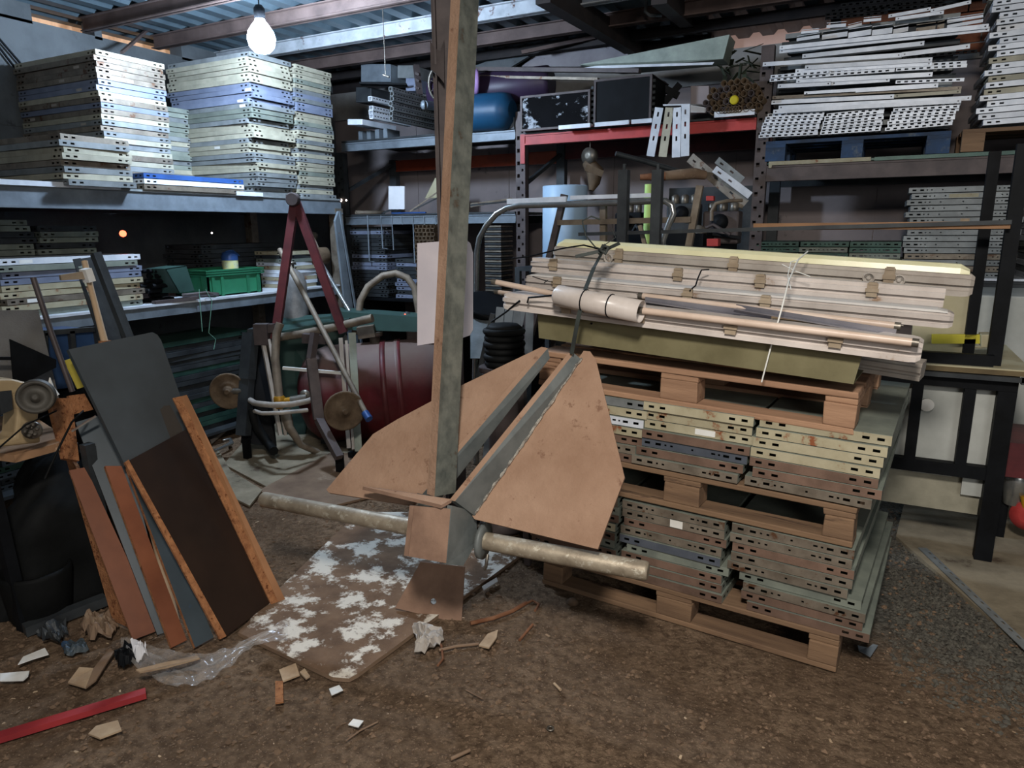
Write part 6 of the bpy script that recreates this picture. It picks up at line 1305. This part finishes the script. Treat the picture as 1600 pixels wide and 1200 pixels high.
for rank, i in enumerate(srt):
    x1, y1, x2, y2, k = rows[i]; m = {0: 'white', 1: 'beige', 2: 'rustg', 4: 'white', 5: 'black'}[k]; p, q = K(x1, y1), K(x2, y2)
    sb(*p, *q, f"{ {0:'plain white', 1:'beige', 2:'worn grey', 4:'white slotted', 5:'black slotted'}[k]} bar, {nth(rank, len(rows))} in the tall pile over the blue pallet", m, k in (4, 5), .026 if k == 0 else .02, 5.30 + .01 * (rank % 3), G2)
# filler rows deeper in the pile
for i in range(14):
    z = 2.14 + i * .05; mb = MB(); mb.box(-.72 + .02 * (i % 3), .33 - .015 * (i % 2), YB + .06, YB + .11, z, z + .03); mb.box(-.72 + .02 * (i % 3), .33 - .015 * (i % 2), YB + .11, YB + .5, z + .027, z + .03)
    solo('rear_steel_channel', mb, M['grey' if i % 2 else 'darkg'], f"steel channel deep in the tall pile, {nth(i, 14)} of the hidden rear ones", 'steel channel', 'rear channels in the tall pile over the blue pallet')
G3 = 'short U-channels on top of the tall bar pile'
for i, (x0, y0, x1, y1, h) in enumerate(((310, 205, 440, 185, 30), (335, 170, 435, 160, 22), (455, 180, 600, 160, 45), (480, 130, 590, 120, 30), (605, 165, 735, 145, 50), (600, 140, 680, 120, 22), (740, 150, 855, 135, 50), (690, 100, 790, 90, 25), (860, 150, 945, 135, 40), (990, 140, 1100, 125, 45), (1110, 125, 1150, 115, 40), (1165, 105, 1370, 75, 20), (1165, 130, 1370, 95, 28))):
    a = K(x0, y0); b = K(x1, y1); Y = 5.32 + .03 * (i % 3); p = pY(*a, Y); q = pY(*b, Y); hh = h / 3.636 * .0039
    mb = MB(); d = (q - p).normalized(); mb.holed(p - Z * hh, d, Z, (q - p).length, hh * .6, []); n_ = (q - p).length
    mb.slab([p, q, q + V((0, .12, .03)), p + V((0, .12, .03))], .003, V((0, 0, 1)))
    for k in range(int(n_ / .04)):
        c = p + d * (.012 + k * .04) + V((0, .03 + .03 * (k % 2), .0125 if k % 2 else .0085)); mb.add([c, c + d * .018, c + d * .018 + V((0, .02, .005)), c + V((0, .02, .005))], [(0, 1, 2, 3)], 1)
    solo('short_channel', mb, [M['white' if i not in (9, 10) else 'rustg'], M['black']], f"short punched channel atop the tall bar pile, {ORD[i]} from the left", 'steel channel', G3)
G4 = 'black slotted bars at the very top of the bar pile'
for i, (x0, y0, x1, y1) in enumerate(((470, 105, 830, 70), (470, 85, 830, 45), (500, 62, 900, 25), (840, 50, 1300, 15), (880, 25, 1330, -20), (560, 30, 1000, -15))):
    sb(*K(x0, y0), *K(x1, y1), f"black slotted bar at the top of the pile, {nth(i, 6)}", 'black', True, .02, 5.45, G4)
for i, (x0, y0, x1, y1) in enumerate(((830, 92, 1070, 50), (1070, 62, 1300, 10), (870, 108, 1140, 70))):
    sb(*K(x0, y0), *K(x1, y1), f"white bar lying over the top channels, {['left', 'right', 'lower'][i]} one", 'white', False, .02, 5.36, 'white bars over the top channels')

# ================================================================== RIGHT: BLACK FRAME ON THE BENCH
def bench():
    r = thing('steel_bench', 'black steel bench with a beige top at the right behind the pallets', 'bench', (.35, 3.9, 0)); Y0 = 3.66; zt = .895
    mb = MB(); mb.box(-.55, .64, Y0 - .02, Y0 + .75, zt, zt + .022); mb.box(-.55, .64, Y0 - .018, Y0 + .75, zt + .0221, zt + .028, 1); part(r, 'benchtop', mb, [mat('bench_edge', (112, 96, 66), (88, 74, 50), 6), M['creamb']])
    mb = MB(); mb.box(-.55, .60, Y0, Y0 + .05, zt - .075, zt - .0005); part(r, 'top_rail', mb, M['black']); mb = MB(); mb.box(-.55, .60, Y0 + .65, Y0 + .7, zt - .06, zt - .0005); part(r, 'top_rail', mb, M['black'])
    mb = MB(); mb.box(.53, .60, Y0, Y0 + .06, 0, zt - .076); part(r, 'leg', mb, M['black'])
    mb = MB(); mb.box(.53, .60, Y0 + .64, Y0 + .7, 0, zt - .076); part(r, 'leg', mb, M['black'])
    mb = MB(); mb.box(-.5, -.44, Y0, Y0 + .06, 0, zt - .076); part(r, 'leg', mb, M['black'])
    mb = MB(); mb.box(.20, .245, Y0 + .005, Y0 + .045, .46, zt - .076); part(r, 'upright_bar', mb, M['black']); mb = MB(); mb.box(.405, .45, Y0 + .005, Y0 + .045, .46, zt - .076); part(r, 'upright_bar', mb, M['black'])
    mb = MB(); mb.box(-.44, .53, Y0 + .005, Y0 + .05, .40, .46); part(r, 'lower_rail', mb, M['black'])
    mb = MB(); mb.box(.245, .405, Y0 + .06, Y0 + .075, .38, zt - .08); mb.box(.45, .53, Y0 + .06, Y0 + .075, .30, zt - .08); mb.box(-.4, .2, Y0 + .06, Y0 + .075, .38, zt - .08); part(r, 'back_panel', mb, M['whitec'], 'stained pale panel behind the rails')
    mb = MB(); mb.box(-.4, .53, Y0 + .09, Y0 + .10, .2, .45); part(r, 'lower_panel', mb, M['beige'])
    mb = MB(); mb.box(.2, .7, Y0 - .05, Y0 - .03, zt - .022, zt - .002); mb.box(.60, .63, Y0 - .05, Y0 - .022, zt - .03, zt - .002); part(r, 'edge_bar', mb, M['darkg'])
    mb = MB(); mb.lathe((.268, Y0 + .045, .72), [(.02, 0), (.03, .002), (.03, .012)], 16, V((0, -1, 0))); part(r, 'round_knob', mb, M['label'])
bench()
def bframe():
    r = thing('open_steel_rack', 'tall open black steel frame standing on the bench', 'rack', (.45, 3.72, .923)); z0 = .9235; Y0 = 3.70
    a = pY(1590, 225, Y0); b = pY(1567, 240, Y0 + .02)
    for (x, w_, y, zt) in ((.505, .055, Y0 + .01, 1.87), (.425, .045, Y0 + .20, 1.86), (.33, .04, Y0 + .38, 1.30)):
        mb = MB(); mb.box(x - w_ / 2, x + w_ / 2, y, y + .04, z0, zt); part(r, 'post', mb, M['black'])
    mb = MB(); mb.box(.05, .5, Y0 - .03, Y0 + .009, z0, z0 + .05); part(r, 'bottom_bar', mb, M['black'])
    mb = MB(); mb.bar((.425, Y0 + .22, 1.30), (.2, Y0 + .22, 1.30), .03, .05); part(r, 'middle_bar', mb, M['black'])
bframe()
mb = MB(); p, q = pY(1178, 358, 3.685), pY(1578, 349, 3.685); q.z = p.z = 1.522; mb.box(p.x, q.x, 3.66, 3.689, p.z - .0, p.z + .032); o = solo('wood_strip', mb, M['bars'], 'orange-brown wooden strip laid horizontally before the black frame', 'wooden strip')
mb = MB(); p = pY(905, 366, 3.64); q = pY(1580, 347, 3.66); mb.bar(p, q, .03, .018); solo('black_rail', mb, M['darkg'], 'long thin dark rail running behind the fixtures to the frame', 'rail')
bx('yellow_block', 'bright yellow board lying inside the black frame', 'board', 1456, 523, 1532, 537, 3.9, .03, M['ybox'], None, 0)
bx('cream_block', 'cream block right of the yellow board', 'block', 1533, 523, 1550, 543, 3.85, .1, M['creamb'])
mb = MB(); mb.slab([pZ(1452, 538, .93), pZ(1534, 542, .93), pZ(1534, 528, .93), pZ(1452, 524, .93)], .004, V((0, 0, 1))); solo('cream_sheet', mb, M['creamb'], 'pale sheet lying under the yellow board', 'sheet')
mb = MB(); mb.box(.42, 1.8, 4.5, 5.1, .18, 1.17); o = solo('white_cabinet', mb, M['whitec'], 'stained white cabinet at the right frame edge', 'cabinet'); bevel(o, .01)
a_ = pY(1425, 520, 3.95); b_ = pY(1531, 452, 3.95); mb = MB(); mb.box(a_.x, b_.x, 3.95, 4.0, .924, b_.z); solo('beige_panel_box', mb, M['creamb'], 'beige panel standing on the bench behind the fixture pile end', 'panel')
# red machine at the right edge
def rmach():
    r = thing('red_machine', 'red machine with a silver jug and yellow handle below the white cabinet at right', 'machine', (.8, 4.1, 0))
    mb = MB(); mb.box(.64, 1.0, 3.9, 4.3, .36, .53); part(r, 'red_body', mb, M['dred'])
    mb = MB(); c = pY(1586, 765, 4.0); mb.lathe((c.x, c.y, c.z - .08), [(.03, 0), (.045, .01), (.055, .15), (.05, .16)], 20); part(r, 'silver_jug', mb, M['chrome'])
    mb = MB(); mb.tube([pY(1599, 775, 3.95), pY(1603, 800, 3.95)], .014, 8); part(r, 'yellow_handle', mb, M['brassy'])
    mb = MB(); mb.lathe(pY(1604, 806, 3.95), [(.03, -.02), (.07, -.01), (.07, .01), (.03, .02)], 20, V((-.4, -1, 0))); part(r, 'red_wheel', mb, M['red'])
    for x in (.65, .95): mb = MB(); mb.box(x, x + .04, 4.0, 4.2, 0, .36); part(r, 'foot', mb, M['black'])
rmach()
# ================================================================== GROUND THINGS
mb = MB(); mb.slab([pZ(1400, 838, .012), pZ(1600, 1012, .012), V((3.1, 2.0, .012)), V((3.1, 4.6, .012)), V((.3, 4.7, .012))], .03, V((0, 0, 1))); struct('trim_5', mb, M['slab'])
a, b = pZ(1436, 856, .016), pZ(1600, 1014, .016); d = (b - a).normalized(); b = b + d * .8
mb = MB(); s = [(k * .05, k * .05 + .022, .008, .016) for k in range(1, 30)]; n_ = V((d.y, -d.x, 0)); mb.holed(a + V((0, 0, .0)) - n_ * .035, d, n_ * -1 * -1, (b - a).length, .04, s, .002); solo('slotted_edge_strip', mb, M['grey'], 'slotted grey strip along the edge of the muddy concrete slab', 'slotted bar')
mb = MB(); mb.slab([pZ(372, 988, .014), pZ(520, 1058, .014), pZ(545, 1060, .014), pZ(560, 1052, .014), pZ(812, 868, .014), pZ(700, 800, .014), pZ(560, 800, .014), pZ(430, 925, .014)][::1], .016, V((0, 0, 1)), 0, 1); o = solo('white_board', mb, [M['wboard'], M['ply']], 'large dirty white board lying flat under the anchor', 'board')
for k, (q, z, l) in enumerate((([(350, 725), (420, 762), (560, 700), (520, 640), (400, 668)], .010, 'muddy plywood sheet on the floor before the machine, farthest left'), ([(404, 766), (480, 800), (600, 770), (590, 715), (520, 705)], .012, 'muddy plywood sheet with pale patches below the machine'), ([(340, 700), (330, 760), (390, 790), (410, 765), (360, 735)], .016, 'grey muddy sheet beside the leaning boards'))):
    mb = MB(); mb.slab([pZ(x, y, z) for x, y in q], .012, V((0, 0, 1))); solo('floor_sheet', mb, M['ply'] if k == 1 else M['slab'], l, 'floor sheet', 'sheets lying on the floor')  # paler patches are random tone in the plywood colour
mb = MB(); mb.slab([pZ(300, 640, .03), pZ(330, 690, .03), pZ(372, 655, .03), pZ(345, 618, .03)], .02, V((0, 0, 1))); solo('rumpled_sack', mb, M['plasticg'], 'pale rumpled sack on the floor behind the leaning boards', 'sack')
mb = MB(); mb.tube([pZ(334, 705, .05), pZ(350, 698, .05), pZ(362, 692, .05), pZ(360, 686, .05), pZ(348, 688, .05)], [.01, .012, .016, .012, .008], 8); solo('wrench', mb, M['chrome'], 'bright open-ended wrench lying behind the leaning boards', 'wrench')
mb = MB(); mb.bar(pZ(-30, 1161, .014), pZ(228, 1083, .014), .036, .02); mb.add([pZ(226, 1084, .01)], [], 0); solo('red_bar', mb, M['redp'], 'crimson red square bar lying on the ground at lower left', 'metal bar')
# plastic film
def film():
    m = bpy.data.materials.new('clear_film'); m.use_nodes = True; b = m.node_tree.nodes['Principled BSDF']; b.inputs['Base Color'].default_value = (.85, .8, .74, 1); b.inputs['Roughness'].default_value = .18; b.inputs['Alpha'].default_value = .17
    mb = MB(); R = random.Random(5); nu, nv = 44, 14; vs = []
    for i in range(nu + 1):
        t = i / nu; cx = 190 + 260 * t; lo = 1030 + 62 * math.sin(PI * min(1, t * 1.25)) - 20 * t; hi = 1000 + 42 * math.sin(PI * t) - 25 * t
        for j in range(nv + 1):
            s = j / nv; p = pZ(cx, hi + (lo - hi) * s, 0); z = .012 + .03 * abs(NZ.noise(V((t * 9, s * 7, 1)))) + .02 * abs(math.sin(s * 9 + t * 5)) * .6; vs.append((p.x, p.y, z))
    mb.add(vs, [(i * (nv + 1) + j, i * (nv + 1) + j + 1, (i + 1) * (nv + 1) + j + 1, (i + 1) * (nv + 1) + j) for i in range(nu) for j in range(nv)], 0, True)
    solo('plastic_film', mb, m, 'crumpled clear plastic film lying in front of the leaning boards', 'plastic film')
film()
# chips, offcuts, stones
def chip(name, label, pts, z, m, t=.006, cat='offcut', group=None):
    mb = MB(); mb.slab([pZ(x, y, z + random.uniform(0, .008)) for x, y in pts], t, V((0, 0, 1))); return solo(name, mb, m, label, cat, group)
def crumple(name, label, pts, m, hgt=.035, seed=1, cat='paper'):
    P = [pZ(x, y, 0) for x, y in pts]; c = sum(P, V((0, 0, 0))) / len(P); R = random.Random(seed); out = []
    n = 28
    def edge(t):
        k = t * len(P); i = int(k) % len(P); f = k - int(k); return P[i].lerp(P[(i + 1) % len(P)], f)
    rings = [0.0, .2, .4, .6, .8, 1.0]; vs = []
    for s_ in rings:
        for k in range(n):
            p = c.lerp(edge(k / n), s_ * (1 + (R.uniform(-.08, .08) if s_ == 1 else 0))); q = NZ.noise(V((p.x * 28 + seed * 9, p.y * 28, s_ * 2))); vs.append((p.x, p.y, .012 + hgt * abs(q) * 1.6 + hgt * .3 * (1 - s_)))
    fs = [(i * n + k, i * n + (k + 1) % n, (i + 1) * n + (k + 1) % n, (i + 1) * n + k) for i in range(5) for k in range(n)]
    mb = MB(); mb.add(vs, fs); mb.add([(a, b, c_ - .003) for a, b, c_ in vs], [f[::-1] for f in fs]); solo(name, mb, m, label, cat)
crumple('torn_paper', 'torn crumpled pale sack piece between the anchor foot and the stick', [(643, 988), (655, 982), (672, 982), (694, 992), (692, 1006), (684, 1014), (672, 1022), (660, 1026), (646, 1023), (652, 1012), (648, 1000)], M['plasticg'], .04, 3)
crumple('crumpled_rag', 'dark crumpled rag at the foot of the leftmost boards', [(58, 998), (82, 985), (104, 978), (108, 996), (96, 1010), (70, 1012)], M['darkg'], .05, 5, 'rag')
crumple('crumpled_rag', 'greyish crumpled scrap under the thin chipboard edge', [(128, 985), (168, 968), (186, 984), (176, 1002), (140, 1004)], M['ply'], .06, 6, 'rag')
crumple('crumpled_rag', 'dark green-grey scrap between the rag and the torn board', [(96, 1012), (132, 1006), (140, 1022), (104, 1030)], M['lam_b'], .03, 8, 'rag')
crumple('crumpled_rag', 'dark lump of foil left of the clear film', [(180, 1030), (212, 1012), (226, 1026), (206, 1046), (186, 1050)], M['black'], .05, 9, 'rag')
crumple('crumpled_paper', 'small white crumpled paper on top of the dark foil lump', [(208, 1030), (226, 1020), (232, 1032), (214, 1040)], M['paper'], .07, 10)
chip('wood_offcut', 'triangular pale offcut right of the torn sack piece', [(748, 1008), (762, 990), (778, 984), (776, 996), (764, 1012)], .015, M['chipw'])
chip('wood_offcut', 'square beige offcut below the white board corner', [(436, 1046), (462, 1036), (468, 1054), (442, 1064)], .014, M['chipw'])
chip('wood_offcut', 'small orange chipboard offcut pointing down from the square one', [(430, 1064), (442, 1064), (443, 1096), (430, 1098)], .014, M['osb'])
chip('wood_offcut', 'tiny yellowish offcut right of the square beige one', [(468, 1050), (476, 1044), (484, 1056), (478, 1060)], .014, M['chipw'])
chip('paper_scrap', 'small white paper scrap in front of the white board', [(514, 1076), (530, 1070), (536, 1078), (518, 1086)], .012, M['label'], .003, 'paper')
chip('paper_scrap', 'white torn paper corner at the bottom centre left', [(544, 1132), (552, 1123), (568, 1126), (560, 1136)], .012, M['label'], .003, 'paper')
chip('wood_offcut', 'broken pale board piece near the red bar', [(138, 1146), (150, 1134), (184, 1125), (190, 1140), (156, 1153)], .014, M['chipw'])
chip('wood_offcut', 'torn board piece standing left of the film', [(106, 1066), (124, 1042), (146, 1044), (134, 1074)], .016, M['chipw'])
chip('wood_offcut', 'dark strip beside the torn board piece', [(134, 1074), (146, 1044), (172, 1012), (178, 1018), (150, 1062)], .02, M['ply'])
chip('paper_scrap', 'white strip at the far left edge of the ground', [(0, 1052), (46, 1048), (44, 1056), (36, 1063), (0, 1064)], .014, M['label'], .003, 'paper')
chip('paper_scrap', 'curled white strip left of the dark strip', [(28, 1038), (36, 1026), (70, 1012), (76, 1022), (50, 1030)], .02, M['label'], .003, 'paper')
chip('wood_strip', 'long pale splinter lying on the clear film', [(212, 1046), (260, 1034), (308, 1024), (312, 1028), (260, 1042), (218, 1050)], .06, M['chipw'])
chip('metal_bracket', 'small bright L-shaped bracket at the pallet corner', [(1340, 1008), (1356, 1012), (1364, 1006), (1372, 1008), (1360, 1026), (1342, 1016)], .01, M['gfence'], .003, 'bracket')
chip('wood_offcut', 'pale offcut at the edge of the white board near the pallet', [(753, 916), (776, 902), (778, 908), (756, 922)], .02, M['plasticg'])
def stickob(label, pts, r, m='stick', name='bark_stick'):
    mb = MB(); mb.tube([pZ(x, y, r + .004) for x, y in pts], r, 7); solo(name, mb, M[m], label, 'stick')
stickob('long dark stick with orange bark right of the anchor foot', [(735, 974), (770, 966), (800, 955), (822, 942)], .009)
stickob('curled orange bark end of the long stick', [(820, 944), (832, 938), (842, 944), (836, 954)], .006)
stickob('thin dark root from the torn sack piece to the right', [(686, 1016), (712, 1010), (748, 1006)], .006, 'ply')
stickob('short orange stick right of the triangular offcut', [(812, 1000), (822, 988), (832, 976)], .006)
stickob('orange twig standing over a red scrap by the torn sack piece', [(678, 990), (690, 1010), (692, 1030), (684, 1040)], .005)
stickob('tiny pink stick at the bottom centre', [(866, 1068), (876, 1078)], .005, 'chipw')
stickob('thin twig at the bottom centre left', [(728, 1078), (754, 1092)], .003, 'ply')
stickob('thin straw at the lower left centre', [(540, 1158), (562, 1142), (590, 1128)], .003, 'ply')
stickob('brown twig near the bottom edge centre', [(704, 1186), (734, 1172)], .006, 'ply')
mb = MB(); p = pZ(860, 1139, .004); mb.hollow(p, p + V((0, 0, .004)), .012, .006, 18); solo('washer', mb, M['metal'], 'small metal washer lying on the dirt at bottom centre', 'washer')
mb = MB(); R = random.Random(4); p = pZ(894, 940, .02)
def rock(mb, c, r, R):
    vs = []; fs = []; n, m_ = 8, 5
    for j in range(1, m_):
        for i in range(n):
            th = PI * j / m_; ph = 2 * PI * i / n; rr = r * R.uniform(.75, 1.1); vs.append((c.x + rr * math.sin(th) * math.cos(ph), c.y + rr * math.sin(th) * math.sin(ph), c.z + rr * .7 * math.cos(th)))
    vs += [(c.x, c.y, c.z + r * .6), (c.x, c.y, c.z - r * .6)]; k = (m_ - 1) * n
    for j in range(m_ - 2):
        for i in range(n): fs.append((j * n + i, (j + 1) * n + i, (j + 1) * n + (i + 1) % n, j * n + (i + 1) % n))
    for i in range(n): fs.append((i, (i + 1) % n, k)); fs.append(((m_ - 2) * n + (i + 1) % n, (m_ - 2) * n + i, k + 1))
    mb.add(vs, fs, 0, True)
rock(mb, p, .028, R); solo('dirt_clod', mb, M['rock'], 'round brown clod in front of the lowest pallet', 'clod')
def scatter(name, label, cat, n, rng, rmin, rmax, m, seed, flat=False):
    mb = MB(); R = random.Random(seed)
    for _ in range(n):
        x, y = rng(R); r = rmin + (rmax - rmin) * R.random() ** 3; c = V((x, y, gz(x, y) + r * .25))
        if flat:
            a = R.uniform(0, PI); d = V((math.cos(a), math.sin(a), R.uniform(-.1, .1))) * r * 1.6; e = V((-math.sin(a), math.cos(a), R.uniform(-.2, .2))) * r * .7; mb.slab([c - d - e, c + d - e * .6, c + d * .8 + e, c - d * .7 + e], .002, V((0, 0, 1)))
        else:
            vs = [c + V((math.cos(k * PI / 2.5 + R.random()) * r, math.sin(k * PI / 2.5 + R.random()) * r, R.uniform(-.3, .2) * r)) for k in range(5)] + [c + V((0, 0, r * R.uniform(.4, .8)))]
            mb.add(vs, [(k, (k + 1) % 5, 5) for k in range(5)], 0, False)
    solo(name, mb, m, label, cat, None, 'stuff')
def near(R):
    while True:
        x, y = R.uniform(-3.2, .9), R.uniform(.8, 4.2)
        if not (-1.25 < x < .15 and y > 2.3) and not (-2.2 < x < -1.45 and 1.6 < y < 2.9): return x, y
scatter('loose_soil', 'loose crumbs of brown soil over the whole ground', 'soil', 14000, near, .002, .013, M['rock'], 1)
def grav(R):
    while True:
        x, y = R.uniform(.0, 1.0), R.uniform(2.0, 4.2)
        if not (x < .18 and y > 2.35) and x < .36 + (3.7 - y) * .42 and y + .5 * x + R.gauss(0, .12) > 2.78: return x, y
scatter('gravel', 'grey gravel right of the pallets', 'gravel', 5000, grav, .004, .014, mat('grey_gravel', (96, 92, 82), (66, 62, 56), 30, .95, 0, .2), 2)
scatter('wood_chips', 'small pale wood chips strewn over the ground', 'wood chips', 200, near, .002, .008, M['chipw'], 3, True)
